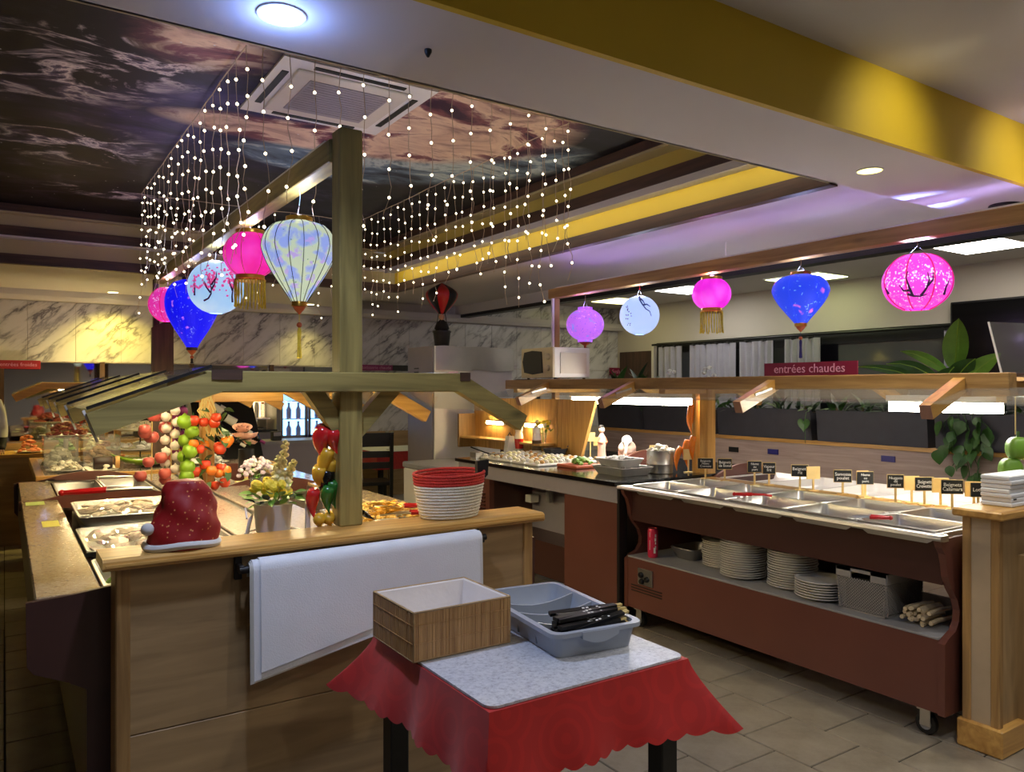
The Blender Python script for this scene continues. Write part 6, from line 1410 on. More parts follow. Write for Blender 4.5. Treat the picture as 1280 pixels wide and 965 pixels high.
# display bed of cold dishes
for k in range(10):
    x = 3.52 + 0.30 * (k % 2); y = 4.86 + 0.19 * (k // 2)
    t = thing('cold_dish', 'white dish of pale canapes, %s along the %s row on the black counter' % (['nearest', 'second', 'middle', 'fourth', 'farthest'][k // 2], ['front', 'back'][k % 2]), 'dish', (x, y, ZB), 'white dishes of cold canapes on the black counter')
    MB().bbox(x - 0.14, x + 0.14, y - 0.088, y + 0.088, ZB, ZB + 0.018, 0.006).build('dish', 'porcelain', t)
    for q in range(12):
        px, py = x - 0.11 + 0.044 * (q % 6), y - 0.04 + 0.08 * (q // 6)
        MB().ball((px, py, ZB + 0.03), 0.02, 8, 5, 0.75, 0.8, 1.4).build('canape', ['cream_food', 'petal_white', 'cream_food', 'petal_cream', 'petal_white', 'bread'][(q * 5 + k) % 6], t, True)
ut = thing('ladle_rest', 'steel ladles resting on a rack at the far end of the black counter', 'ladles', (3.45, 5.68, ZB))
MB().box(3.34, 3.44, 5.62, 5.72, ZB, ZB + 0.05).build('rack', 'steel', ut); MB().tube([(3.36, 5.74, ZB + 0.09), (3.42, 5.6, ZB + 0.05), (3.5, 5.46, ZB + 0.02)], 0.006, 6).build('ladle_handle', 'black', ut, True); MB().lathe([(0, 0), (0.03, 0.006), (0.035, 0.025)], (3.52, 5.44, ZB), 14).build('ladle_bowl', 'steel', ut, True, solid=0.002)
for k in range(5): MB().tube([(3.40 + 0.02 * k, 5.5, ZB), (3.40 + 0.02 * k, 5.5, ZB + 0.05), (3.44 + 0.02 * k, 5.40, ZB + 0.05), (3.44 + 0.02 * k, 5.40, ZB)], 0.003, 5).build('rack_wire', 'steel', ut, True)
for k, (x, y, c_) in enumerate(((3.93, 5.92, 'red_gloss'), (4.0, 5.78, 'vine'))):
    b_ = thing('sauce_bottle', ['white sauce bottle with a red label near the lamp bars', 'white sauce bottle with a brown label near the lamp bars'][k], 'bottle', (x, y, 1.012), 'sauce bottles by the divider')
    if k == 0: b_.location = (3.90, 5.80, ZB)
    else: b_.location = (3.92, 5.55, ZB)
    bx_, by_ = b_.location.x, b_.location.y; z_ = b_.location.z
    MB().lathe([(0.035, 0), (0.04, 0.01), (0.04, 0.16), (0.03, 0.20), (0.034, 0.205), (0.034, 0.25), (0.02, 0.26), (0, 0.26)], (bx_, by_, z_), 18).build('body', 'porcelain', b_, True); MB().lathe([(0.0405, 0.05), (0.0405, 0.14)], (bx_, by_, z_), 18).build('label_print', c_, b_, True)
gr = thing('steel_grater', 'box shaped steel shaker at the far end of the black counter', 'shaker', (3.80, 5.90, ZB))
MB().prism([(3.73, ZB), (3.83, ZB), (3.805, ZB + 0.17), (3.755, ZB + 0.17)], 'y', 5.74, 5.80).build('body', 'steel', gr); MB().tube([(3.76, 5.77, ZB + 0.17), (3.78, 5.77, ZB + 0.20), (3.80, 5.77, ZB + 0.17)], 0.005, 6).build('handle', 'black', gr, True)
vz = thing('flower_vase', 'glass vase of yellow and white flowers on the divider shelf', 'vase', (3.97, 5.52, 1.013))
MB().lathe([(0.022, 0), (0.026, 0.003), (0.04, 0.11), (0.038, 0.11), (0.024, 0.008), (0, 0.008)], (3.97, 5.52, 1.013), 16).build('glass', 'acrylic', vz, True)
for k in range(26): inst(rn.choice([pet_y, pet_w, pet_c]), 'blossom', vz, (3.97 + rn.uniform(-.06, .06), 5.52 + rn.uniform(-.07, .07), 1.16 + rn.uniform(-.03, .06)), None, rn.uniform(0.7, 1.2))
for k in range(12): inst(lf_small, 'leaf', vz, (3.97 + rn.uniform(-.05, .05), 5.52 + rn.uniform(-.05, .05), 1.10 + rn.uniform(-.05, .05)), (rn.uniform(.2, 1.2), 0, rn.uniform(0, 6.28)))
MB().tube([(3.97, 5.52, 1.02), (3.97, 5.53, 1.14)], 0.006, 6).build('stems', 'lime', vz)
dbw = thing('dark_bowl', 'dark tapered bowl below the flower vase', 'bowl', (3.96, 5.33, ZB))
MB().lathe([(0.06, 0), (0.07, 0.004), (0.105, 0.075), (0.11, 0.08), (0.10, 0.08), (0.066, 0.01), (0, 0.01)], (3.96, 5.33, ZB), 24).build('bowl', 'planter_grey', dbw, True)
# porcelain figurines
def figurine(x, y, z, h, label, body, extra):
    t = thing('figurine', label, 'figurine', (x, y, z), 'figurines on the black counter')
    MB().lathe([(0.032, 0), (0.04, 0.004), (0.036, 0.03), (0.03, h * 0.3), (0.036, h * 0.48), (0.03, h * 0.62), (0.013, h * 0.72), (0.012, h * 0.75)], (x, y, z), 16).build('robe', body, t, True)
    MB().ball((x, y, z + h * 0.82), h * 0.085, 12, 8, 1.15).build('head', 'petal_rose', t, True)
    MB().ball((x, y + 0.004, z + h * 0.89), h * 0.08, 12, 6, 0.9).build('hair', 'hair_dark', t, True)
    for s in (-1, 1): MB().tube([(x + s * 0.026, y, z + h * 0.6), (x + s * 0.045, y - 0.01, z + h * 0.48), (x + s * 0.015, y - 0.035, z + h * 0.44)], [0.014, 0.012, 0.008], 8).build('sleeve', extra, t, True)
figurine(4.10, 5.28, ZB, 0.20, 'slim grey-blue figurine beside the orange wooden divider', 'fascia_grey', 'blue_print')
figurine(4.22, 5.02, ZB, 0.30, 'tall geisha figurine in a peach robe on the black counter', 'petal_rose', 'shrimp')
fg = thing('figurine', 'rounded cream elephant figurine right of the geisha', 'figurine', (4.38, 4.88, ZB), 'figurines on the black counter')
MB().ball((4.38, 4.88, ZB + 0.09), 0.07, 14, 9, 1.0, 1.2, 0.9).build('body', 'petal_rose', fg, True); MB().ball((4.34, 4.84, ZB + 0.16), 0.045, 12, 8).build('head', 'petal_white', fg, True)
for s, q in ((-1, -1), (1, -1), (-1, 1), (1, 1)): MB().cyl((4.38 + 0.05 * s, 4.88 + 0.03 * q, ZB), 0.018, 0.07, 10).build('leg', 'petal_rose', fg, True)
MB().tube([(4.31, 4.81, ZB + 0.16), (4.29, 4.79, ZB + 0.11), (4.28, 4.79, ZB + 0.06)], [0.018, 0.013, 0.009], 8).build('trunk', 'petal_white', fg, True)
for i, (x, y, z0) in enumerate(((4.12, 5.05, 0.15), (4.28, 5.14, 0.10), (4.02, 4.18, 0.10), (4.06, 3.88, 0.09))):
    t = thing('wooden_card', 'pale wooden card on a stick, %s on the black counter' % ['left of the geisha', 'behind the slim figurine', 'left of the canister', 'right of the canister'][i], 'sign', (0, 0, 0), 'wooden cards on the black counter')
    MB().box(-0.04, 0.04, -0.002, 0.003, z0, z0 + 0.075).build('board', 'card_wood', t); MB().box(-0.005, 0.005, -0.002, 0.003, 0.004, z0).build('stem', 'card_wood', t); MB().box(-0.03, 0.03, -0.012, 0.014, 0, 0.005).build('foot', 'card_wood', t)
    t.location = (x, y, ZB); t.rotation_euler = (0, 0, -YAW + 0.1 * i)
# orange pepper string on the right post
op = thing('pepper_string', 'long string of shiny orange peppers on the yellow right post', 'pepper garland', (4.09, 3.80, 1.42))
for p, L, r, a in (((4.07, 3.86, 1.38), 0.26, 0.024, 0.03), ((4.09, 3.88, 1.36), 0.2, 0.022, -0.05), ((4.08, 3.85, 1.16), 0.22, 0.024, 0.0), ((4.06, 3.89, 1.13), 0.2, 0.022, -0.08), ((4.04, 3.93, 1.08), 0.18, 0.022, -0.35)): chili(p, L, r, a, 'orange_gloss').build('pepper', 'orange_gloss', op, True, angle=False)
MB().tube([(4.08, 3.86, 1.455), (4.08, 3.86, 1.1)], 0.003, 5).build('cord', 'raffia', op)
gp = thing('pepper_string', 'bright green bell peppers hanging at the right edge of the picture', 'pepper garland', (3.93, 1.74, 1.46))
for x, y, z in ((3.99, 1.72, 1.215), (3.965, 1.74, 1.115)):
    MB().grid(lambda u, v: (x + 0.05 * math.sin(PI * v) ** 0.6 * (1 + 0.1 * math.cos(4 * 2 * PI * u)) * math.cos(2 * PI * u), y + 0.05 * math.sin(PI * v) ** 0.6 * (1 + 0.1 * math.cos(4 * 2 * PI * u)) * math.sin(2 * PI * u), z + 0.055 * -math.cos(PI * v)), 24, 10, True).build('pepper', 'leaf_bright', gp, True, angle=False)
    MB().tube([(x, y, z + 0.05), (x + 0.006, y, z + 0.08)], 0.007, 6).build('stalk', 'leaf_green', gp, True)
MB().tube([(3.99, 1.73, 1.46), (3.99, 1.73, 1.28)], 0.003, 5).build('cord', 'raffia', gp)
# ------------------------------------------------------------------ BACKGROUND
# microwave on the right guard
mw = thing('microwave_oven', 'beige and white microwave oven on top of the right sneeze guard', 'microwave', (3.93, 5.24, 1.57))
MB().bbox(3.72, 4.09, 5.02, 5.47, 1.585, 1.832, 0.006).build('case', 'white_plastic', mw)
MB().box(3.705, 3.722, 5.02, 5.47, 1.585, 1.832).build('front', plain('champagne', sr(196, 184, 158), 0.35, 0.2), mw)
dp = [(5.155, 1.625), (5.17, 1.80), (5.30, 1.812), (5.42, 1.80), (5.445, 1.72), (5.42, 1.63), (5.30, 1.612)]
MB().prism(dp, 'x', 3.698, 3.706).build('door_window', 'black', mw)
for z in (1.755, 1.665): MB().lathe([(0.028, 0), (0.026, 0.012), (0.02, 0.016), (0, 0.016)], (0, 0, 0), 18).xf(Matrix.Translation((3.705, 5.085, z)) @ Matrix.Rotation(-PI / 2, 4, 'Y')).build('dial', 'champagne', mw, True)
for x, y in ((3.75, 5.05), (3.75, 5.43), (4.05, 5.05), (4.05, 5.43)): MB().cyl((x, y, 1.575), 0.012, 0.011, 8).build('foot', 'black', mw)
MB().box(3.78, 4.05, 5.014, 5.02, 1.62, 1.79).build('side_panel', 'offwhite', mw)
tag(MB().bbox(3.66, 4.12, 5.0, 5.5, 1.561, 1.574, 0.002).build('shelf_board', 'dark_wood_Y'), 'dark board under the microwave on the guard', 'shelf')

# white cabinet with loose foil flap, chest freezer, balloon ornament
wc = thing('tall_cabinet', 'tall white two-tone cabinet behind the chest freezer', 'cabinet', (4.1, 7.3, 0))
MB().bbox(3.66, 4.62, 7.0, 7.56, 0.0, 1.93, 0.006).build('body', 'white_plastic', wc)
MB().box(3.64, 3.665, 7.0, 7.56, 0.0, 1.93).build('side_panel', 'fascia_grey', wc)
MB().box(3.66, 4.62, 6.985, 7.0, 1.45, 1.6).box(3.66, 4.62, 6.985, 7.0, 0.0, 1.45).build('door', 'white_plastic', wc)
MB().box(3.655, 3.672, 6.975, 6.99, 0.0, 1.93).build('edge_strip', 'chalk', wc)
MB().grid(lambda u, v: (3.67 + 0.95 * u, 6.975 - 0.008 * math.sin(u * 9) * v, 1.93 - 0.25 * v + 0.006 * math.sin(u * 14)), 20, 6).build('foil_flap', 'steel_rough', wc, True)
for z in (1.70, 1.66): MB().box(3.634, 3.641, 7.3, 7.4, z, z + 0.012).build('hinge', 'black', wc)
fz = thing('chest_freezer', 'low white chest freezer with grey lid at the end of the black counter', 'freezer', (3.55, 6.35, 0))
MB().bbox(3.235, 3.83, 5.83, 6.82, 0.03, 0.73, 0.01).build('body', 'white_plastic', fz); MB().bbox(3.225, 3.84, 5.82, 6.83, 0.732, 0.79, 0.012).build('lid', 'shelf_grey', fz)
MB().box(3.21, 3.226, 5.85, 5.95, 0.74, 0.76).build('handle', 'black', fz)
hb = thing('balloon_ornament', 'red and black toy hot air balloon over a dark basket on the white cabinet', 'ornament', (3.86, 7.2, 1.93))
for k in range(8):
    a0, a1 = 2 * PI * k / 8, 2 * PI * (k + 1) / 8
    def gf(u, v, a0=a0, a1=a1):
        a = a0 + (a1 - a0) * u; zz_ = v; r = 0.165 * (math.sin(PI * min(1, 0.5 + (zz_ - 0.62) / 0.76)) if zz_ > 0.62 else 0.22 + 0.78 * math.sin(PI / 2 * zz_ / 0.62) ** 1.2)
        bul = 1 + 0.04 * math.sin(PI * u); return (3.86 + r * bul * math.cos(a), 7.2 + r * bul * math.sin(a), 2.285 + 0.325 * v)
    MB().grid(gf, 4, 14).build('gore', 'red_plastic' if k % 2 else 'black', hb, True, angle=1.5)
for k in range(4):
    a = PI / 4 + k * PI / 2; MB().tube([(3.86 + 0.036 * math.cos(a), 7.2 + 0.036 * math.sin(a), 2.29), (3.86 + 0.07 * math.cos(a), 7.2 + 0.07 * math.sin(a), 2.08)], 0.004, 5).build('rope', 'black', hb)
MB().lathe([(0.07, 0), (0.075, 0.005), (0.092, 0.15), (0.10, 0.155), (0.10, 0.17), (0.085, 0.17), (0.07, 0.02), (0, 0.02)], (3.86, 7.2, 1.932), 12).build('basket', 'black', hb, True)
MB().lathe([(0.05, 0), (0.08, 0.05), (0.055, 0.11), (0.02, 0.14)], (3.86, 7.2, 2.08), 12).build('figure', 'hair_dark', hb, True); MB().ball((3.84, 7.17, 2.245), 0.032, 10, 7).build('figure_head', 'skin', hb, True)
of = thing('orchid', 'small white orchid spray on a dark stem in front of the white cabinet', 'flower', (4.3, 6.7, 1.5))
ox, oy = 4.36, 6.2
MB().lathe([(0.05, 0), (0.06, 0.12), (0.055, 0.12), (0.04, 0.02), (0, 0.02)], (ox, oy, 1.38), 14).build('pot', 'black', of, True); of.location = (4.36, 6.2, 1.38)
for c in of.children: c.location = (0, 0, 0)
for c in of.children: c.data.transform(Matrix.Translation((4.3 - 4.36, 6.7 - 6.2, 1.5 - 1.38)))
for k in range(12): inst(pet_w, 'blossom', of, (ox + rn.uniform(-.03, .03), oy + rn.uniform(-.04, .04), 1.56 + 0.018 * k * 0.8), None, rn.uniform(1.3, 2.0))
for k in range(6): inst(lf_dark, 'leaf', of, (ox, oy, 1.48 + 0.01 * k), (rn.uniform(-.2, .8), 0, k), 1.5)
MB().tube([(ox, oy, 1.45), (ox + 0.01, oy, 1.6), (ox - 0.02, oy, 1.78)], 0.003, 5).build('stem', 'leaf_dark', of)
tag(MB().box(4.08, 4.6, 5.9, 6.5, 1.362, 1.379).box(4.12, 4.16, 5.94, 5.98, 0.0, 1.362).box(4.5, 4.54, 5.94, 5.98, 0, 1.362).box(4.12, 4.16, 6.42, 6.46, 0, 1.362).box(4.5, 4.54, 6.42, 6.46, 0, 1.362).build('plant_table', 'dark_wood_X'), 'tall dark plant table behind the wooden divider', 'table')

# hanging name signs
def sign(label, body, c, w_, h, face, mat, size, lm='sign_letters'):
    t = thing('hanging_sign', label, 'sign', c)
    x, y, z = c
    if face == 'Y': MB().box(x - w_ / 2, x + w_ / 2, y - 0.004, y + 0.004, z - h / 2, z + h / 2).build('plate', mat, t); text(body, size, lm, t, (x, y - 0.0055, z), FACE_MY)
    else: MB().box(x - 0.004, x + 0.004, y - w_ / 2, y + w_ / 2, z - h / 2, z + h / 2).build('plate', mat, t); text(body, size, lm, t, (x - 0.0055, y, z), FACE_MX)
    return t
sign('maroon sign reading entrees chaudes standing on the right guard', 'entrées chaudes', (3.66, 2.615, 1.605), 0.58, 0.072, 'X', 'sign_maroon', 0.068)
sign('magenta sign reading rotisserie chaude on the marble wall beside the post', 'Rotisserie chaude', (3.98, 9.20, 1.76), 0.46, 0.072, 'Y', 'sign_magenta', 0.058)
tag(MB().box(4.21, 4.44, 9.18, 9.21, 1.722, 1.796).build('black_box', 'black'), 'short black bar right of the magenta sign', 'bar')
sign('small red sign reading Sushi on the far marble wall', 'Sushi', (8.03, 9.20, 1.757), 0.29, 0.12, 'Y', 'sign_maroon', 0.09)
sign('red sign reading les entrees froides at the far left edge', 'Les entrées froides', (0.08, 9.18, 1.735), 0.46, 0.085, 'Y', plain('sign_red', sr(150, 30, 40), 0.4), 0.052)

# curtains and television on the window wall
def curtain(y0, y1, label):
    n = max(3, int((y1 - y0) / 0.1))
    t = thing('curtain', label, 'curtain', (8.06, (y0 + y1) / 2, 0.95), 'grey curtains on the window wall')
    MB().grid(lambda u, v: (8.06 + 0.028 * math.sin(u * n * 2 * PI) * (0.7 + 0.3 * v), y0 + (y1 - y0) * u, 2.10 - 1.15 * v), n * 8, 6).build('cloth', 'curtain_grey', t, True, angle=1.5)
    for k in range(max(2, n // 2)):
        yy = y0 + (y1 - y0) * (k + 0.5) / max(2, n // 2); MB().tube([(8.06, yy - 0.05, 2.115), (8.035, yy, 2.10), (8.06, yy + 0.05, 2.115)], 0.012, 6).build('tab', 'black', t)
curtain(7.83, 8.30, 'narrow grey curtain at the far end of the window wall'); curtain(6.86, 7.68, 'wide grey curtain left of the magenta lantern'); curtain(6.27, 6.80, 'grey curtain panel below the magenta lantern, right of the wide one')
curtain(5.60, 6.10, 'grey curtain panel behind the blue lantern tassel'); curtain(4.06, 4.16, 'narrow grey curtain edge beside the black screen')
tv = thing('television', 'large black television screen on the window wall at the right', 'television', (8.1, 3.5, 2.0))
MB().bbox(8.04, 8.1, 2.85, 4.09, 1.62, 2.37, 0.006).build('bezel', 'black', tv); MB().box(8.036, 8.041, 2.87, 4.07, 1.65, 2.35).build('screen', 'black_gloss', tv); MB().box(8.1, 8.15, 3.3, 3.7, 1.85, 2.1).build('bracket', 'black', tv)

# planters with greenery on the partition
lfD = leaf_mesh('leaf', 0.22, 0.05, 'leaf_dark', 0.5, 7); lfG = leaf_mesh('leaf', 0.2, 0.055, 'leaf_green', 0.5, 7); lfH = leaf_mesh('leaf', 0.12, 0.10, 'leaf_green', 0.25, 7); lfB = leaf_mesh('leaf', 0.34, 0.13, 'leaf_bright', 0.12, 8, 0.25)
def rosette(t, x, y, z, n, s, mats, seed, up=0.9, spread=0.04):
    r_ = random.Random(seed)
    for k in range(n): inst(r_.choice(mats), 'leaf', t, (x + r_.uniform(-spread, spread), y + r_.uniform(-spread * 2, spread * 2), z + r_.uniform(-0.02, 0.04)), (up + r_.uniform(-0.7, 0.45), r_.uniform(-.3, .3), r_.uniform(0, 6.28)), s * r_.uniform(0.6, 1.25))
pls = [(6.62, 7.38), (5.52, 6.56), (4.36, 5.46), (3.30, 4.30), (2.2, 3.24), (1.1, 2.14)]
for i, (y0, y1) in enumerate(pls):
    lb = ['farthest', 'second farthest', 'third farthest', 'third nearest', 'second nearest', 'nearest'][i]
    t = thing('planter_box', 'dark grey planter trough on the partition, %s of the row' % lb, 'planter', (6.25, (y0 + y1) / 2, 1.02), 'planter troughs on the partition')
    MB().prism([(6.15, 1.021), (6.35, 1.021), (6.375, 1.30), (6.36, 1.30), (6.345, 1.27), (6.155, 1.27), (6.14, 1.30), (6.125, 1.30)], 'y', y0, y1).build('trough', 'planter_grey', t)
    MB().box(6.155, 6.345, y0 + 0.01, y1 - 0.01, 1.255, 1.275).build('soil', 'chocolate', t)
    np_ = 4
    for k in range(np_):
        yy = y0 + (y1 - y0) * (k + 0.5) / np_
        hgt = 1.5 if i == 0 else (1.15 if i in (1,) else 0.8)
        p = thing('leafy_plant', 'dark leafy plant, %s from the far end in the %s trough' % (['fourth', 'third', 'second', 'first'][k], lb), 'plant', (6.25, yy, 1.275), 'green plants in the partition troughs')
        rosette(p, 6.25, yy, 1.28, 22 if i < 2 else 16, hgt, [lfD, lfG, lfD], i * 10 + k, 1.0)
        MB().tube([(6.25, yy, 1.27), (6.25, yy, 1.33)], 0.012, 6).build('stem', 'vine', p)
        if i == 1 and k in (0, 2):
            for q in range(6): inst(pet_w, 'blossom', p, (6.2 + rn.uniform(-.05, .05), yy + rn.uniform(-.08, .08), 1.62 + rn.uniform(-.05, .1)), None, 2.0)
        if i == 0 and k % 2 == 0: rosette(p, 6.25, yy, 1.45, 20, 1.3, [lfD, lfG], 70 + k, 1.2)
# tall peace-lily at the right, trailing pothos, single heart leaf
bp = thing('broadleaf_plant', 'tall plant with broad bright green leaves in front of the black screen', 'plant', (6.22, 3.12, 1.275))
def bigleaf(base, tip, w_, mat, bend=(0, 0, 0.05), face=0.0):
    a, b2 = Vector(base), Vector(tip); d_ = b2 - a; mid = (a + b2) / 2 + Vector(bend)
    sd = d_.cross(Vector((math.cos(face) * -0.55 - 0.3, -0.83, 0.25))).normalized()
    def fn(u, v):
        p = a * (1 - u) ** 2 + mid * 2 * u * (1 - u) + b2 * u * u; x = (v - .5) * 2; wd = w_ * 0.5 * math.sin(PI * min(1, u ** 0.8)) ** 0.8
        return tuple(p + sd * x * wd + Vector((-0.25, -0.35, 0)) * (-abs(x)) * wd * 0.35)
    o = MB().grid(fn, 10, 6).build('leaf', mat, bp, True, angle=1.5)
    MB().tube([a * (1 - u) ** 2 + mid * 2 * u * (1 - u) + b2 * u * u for u in (0, .25, .5, .75, 1)], 0.004, 5).build('midrib', 'lime', o)
c0 = (6.22, 3.12, 1.50)
bigleaf((6.2, 3.12, 1.62), (6.18, 3.08, 2.04), 0.19, 'leaf_bright', (0, 0, 0.06))
bigleaf((6.2, 3.15, 1.60), (6.1, 3.50, 1.80), 0.09, 'leaf_bright', (0, 0, 0.08)); bigleaf((6.2, 3.2, 1.52), (6.1, 3.62, 1.70), 0.10, 'leaf_green', (0, 0, 0.12)); bigleaf((6.2, 3.25, 1.5), (6.05, 3.86, 1.68), 0.08, 'leaf_green', (0, 0, 0.1))
bigleaf((6.2, 3.15, 1.5), (6.1, 2.92, 1.72), 0.16, 'leaf_green', (0, 0, 0.06)); bigleaf((6.2, 3.08, 1.52), (6.15, 2.76, 1.76), 0.14, 'leaf_bright', (0, 0, 0.03)); bigleaf((6.15, 3.2, 1.48), (6.05, 3.05, 1.66), 0.15, 'leaf_green'); bigleaf((6.2, 3.22, 1.5), (6.0, 3.45, 1.56), 0.10, 'leaf_green')
for k in range(8): MB().tube([(6.22, 3.12 + rn.uniform(-.04, .04), 1.275), (6.2, 3.14 + rn.uniform(-.1, .1), 1.52)], 0.006, 5).build('stalk', 'leaf_bright', bp)
vp = thing('trailing_pothos', 'trailing pothos vine hanging down the partition at the right', 'plant', (6.12, 3.0, 1.3))
for s in range(5):
    y0 = 2.86 + 0.07 * s; L = [0.30, 0.46, 0.55, 0.42, 0.3][s]
    pts = [(6.13 - 0.02 * math.sin(k), y0 + 0.03 * math.sin(k * 1.3 + s), 1.32 - L * k / 8) for k in range(9)]
    MB().tube(pts, 0.003, 5).build('vine_stem', 'leaf_green', vp)
    for k in range(1, 9): inst(lfH, 'leaf', vp, (pts[k][0] - 0.01, pts[k][1] + rn.uniform(-.03, .03), pts[k][2]), (-1.2 + rn.uniform(-.3, .3), rn.uniform(-.5, .5), 1.2 + rn.uniform(-.8, .8)), rn.uniform(0.7, 1.1))
hl = thing('heart_leaf', 'single drooping heart shaped leaf hanging over the partition edge', 'leaf', (6.12, 4.37, 1.3))
MB().tube([(6.14, 4.37, 1.30), (6.08, 4.37, 1.28), (6.06, 4.37, 1.2), (6.07, 4.37, 1.0)], 0.003, 5).build('stalk', 'leaf_green', hl)
def hf(u, v):
    a = 2 * PI * u; x = 16 * math.sin(a) ** 3 / 17; z = (13 * math.cos(a) - 5 * math.cos(2 * a) - 2 * math.cos(3 * a) - math.cos(4 * a)) / 17
    return (6.055 - 0.012 * v, 4.37 + 0.07 * x * v, 1.17 + 0.075 * z * v)
MB().grid(hf, 24, 3, True).build('blade', 'leaf_green', hl, True, angle=1.5)
for i, y in enumerate((5.3, 3.66, 4.82)):
    z_ = [0.85, 0.88, 0.86][i]; tag(MB().box(6.19, 6.2, y - 0.06, y + 0.06, z_, z_ + 0.05).build('wall_tag', 'blue_print' if i else 'black'), ['small black tag on the pale partition, left', 'dark blue tag on the pale partition, right', 'dark blue tag on the pale partition, middle'][i], 'tag')
acs = thing('acrylic_screen', 'clear acrylic screen leaning at the right edge over the guard', 'screen', (4.2, 1.86, 1.57))
MB().add([(4.10, 1.84, 1.572), (4.70, 1.70, 1.572), (4.70, 1.76, 1.83), (4.10, 1.90, 1.83), (4.104, 1.844, 1.572), (4.704, 1.704, 1.572), (4.704, 1.764, 1.83), (4.104, 1.904, 1.83)], [(0, 1, 2, 3), (7, 6, 5, 4), (0, 4, 5, 1), (1, 5, 6, 2), (2, 6, 7, 3), (3, 7, 4, 0)]).build('sheet', 'acrylic', acs); MB().tube([(4.10, 1.84, 1.572), (4.10, 1.90, 1.83)], 0.005, 6).build('edge_strip', 'white_plastic', acs)
tag(MB().bbox(4.06, 4.72, 1.66, 1.9, 1.556, 1.571, 0.003).build('shelf_board', 'dark_wood_Y'), 'dark shelf board on the near end of the right guard', 'shelf')

# blue lit drinks fridge and back bar
df = thing('drinks_fridge', 'blue lit glass door drinks fridge behind the left island', 'fridge', (2.95, 9.0, 0))
MB().box(2.62, 3.32, 9.26, 9.30, 0, 1.62).box(2.62, 2.66, 8.9, 9.26, 0, 1.62).box(3.28, 3.32, 8.9, 9.26, 0, 1.62).box(2.66, 3.28, 8.9, 9.26, 1.56, 1.62).box(2.66, 3.28, 8.9, 9.26, 0, 0.92).build('case', 'shelf_grey', df)
MB().box(2.66, 3.28, 9.24, 9.26, 0.92, 1.56).build('light_panel', emis('fridge_blue', (0.25, 0.55, 1.0), 2.6), df)
for z in (1.13, 1.34): MB().box(2.66, 3.28, 8.98, 9.24, z, z + 0.012).build('shelf', 'chrome', df)
for x0, x1 in ((2.66, 2.98), (2.99, 3.28)):
    d_ = MB().box(x0, x0 + 0.03, 8.885, 8.9, 0.92, 1.56).box(x1 - 0.03, x1, 8.885, 8.9, 0.92, 1.56).box(x0, x1, 8.885, 8.9, 1.53, 1.56).box(x0, x1, 8.885, 8.9, 0.92, 0.95).build('door', 'shelf_grey', df); MB().box(x0 + 0.03, x1 - 0.03, 8.89, 8.894, 0.95, 1.53).build('glass', 'pane', d_)
for k in range(10):
    x = 2.71 + 0.06 * (k % 5) * 1.9; z = (0.921, 1.143)[k // 5]
    b_ = thing('soft_drink_bottle', 'pale bottle in the blue fridge, %s shelf, %s from the left' % (['lower', 'upper'][k // 5], ['first', 'second', 'third', 'fourth', 'fifth'][k % 5]), 'bottle', (x, 9.1, z), 'bottles in the blue fridge')
    MB().lathe([(0.028, 0), (0.03, 0.1), (0.012, 0.14), (0.012, 0.17), (0, 0.17)], (x, 9.1, z), 12).build('glass', 'petal_lilac', b_, True); MB().cyl((x, 9.1, z + 0.17), 0.014, 0.012, 10).build('cap', 'blue_print', b_)
bb_ = thing('back_bar', 'back bar with a lit shelf and grey front behind the left island', 'bar counter', (2.3, 9.0, 0))
MB().box(2.05, 2.58, 8.85, 9.25, 0, 1.0).build('body', 'fascia_grey', bb_); MB().box(2.03, 2.6, 8.8, 9.25, 1.0, 1.03).build('worktop', 'black_top', bb_); MB().box(2.05, 2.58, 9.0, 9.25, 1.14, 1.155).build('shelf', 'steel', bb_); MB().box(2.05, 2.58, 9.235, 9.25, 1.16, 1.50).build('backlight', emis('bar_back', (1.0, 0.75, 0.4), 1.4), bb_)
for k in range(7):
    x = 2.10 + k * 0.07; g_ = thing('bar_glass', 'small glass on the lit back bar shelf, %s from the left' % ['first', 'second', 'third', 'fourth', 'fifth', 'sixth', 'seventh'][k], 'glass', (x, 9.1, 1.156), 'glasses on the back bar')
    MB().lathe([(0.022, 0), (0.028, 0.11), (0.024, 0.16), (0.022, 0.16), (0.02, 0.005), (0, 0.005)], (x, 9.1, 1.156), 10).build('bowl', 'petal_white' if k % 2 else 'acrylic', g_, True); MB().cyl((x, 9.1, 1.316), 0.02, 0.02, 8).build('cap', 'orange_gloss' if k % 3 == 0 else 'petal_white', g_)
sd_ = thing('service_desk', 'grey laminate service desk between the island and the fridge', 'desk', (2.6, 8.4, 0))
MB().box(2.1, 3.3, 8.3, 8.34, 0.0, 0.90).build('front', 'fascia_grey', sd_); MB().box(2.1, 3.3, 8.28, 8.7, 0.90, 0.93).build('top', 'shelf_grey', sd_); MB().box(2.1, 2.14, 8.34, 8.7, 0, 0.9).box(3.26, 3.3, 8.34, 8.7, 0, 0.9).build('sides', 'fascia_grey', sd_)
bx_ = thing('card_terminal', 'small black terminal on the grey service desk', 'terminal', (2.45, 8.4, 0.93))
MB().bbox(2.42, 2.52, 8.36, 8.44, 0.931, 1.03, 0.005).build('body', 'black', bx_); MB().box(2.43, 2.51, 8.352, 8.36, 0.98, 1.02).build('screen', 'fascia_grey', bx_)

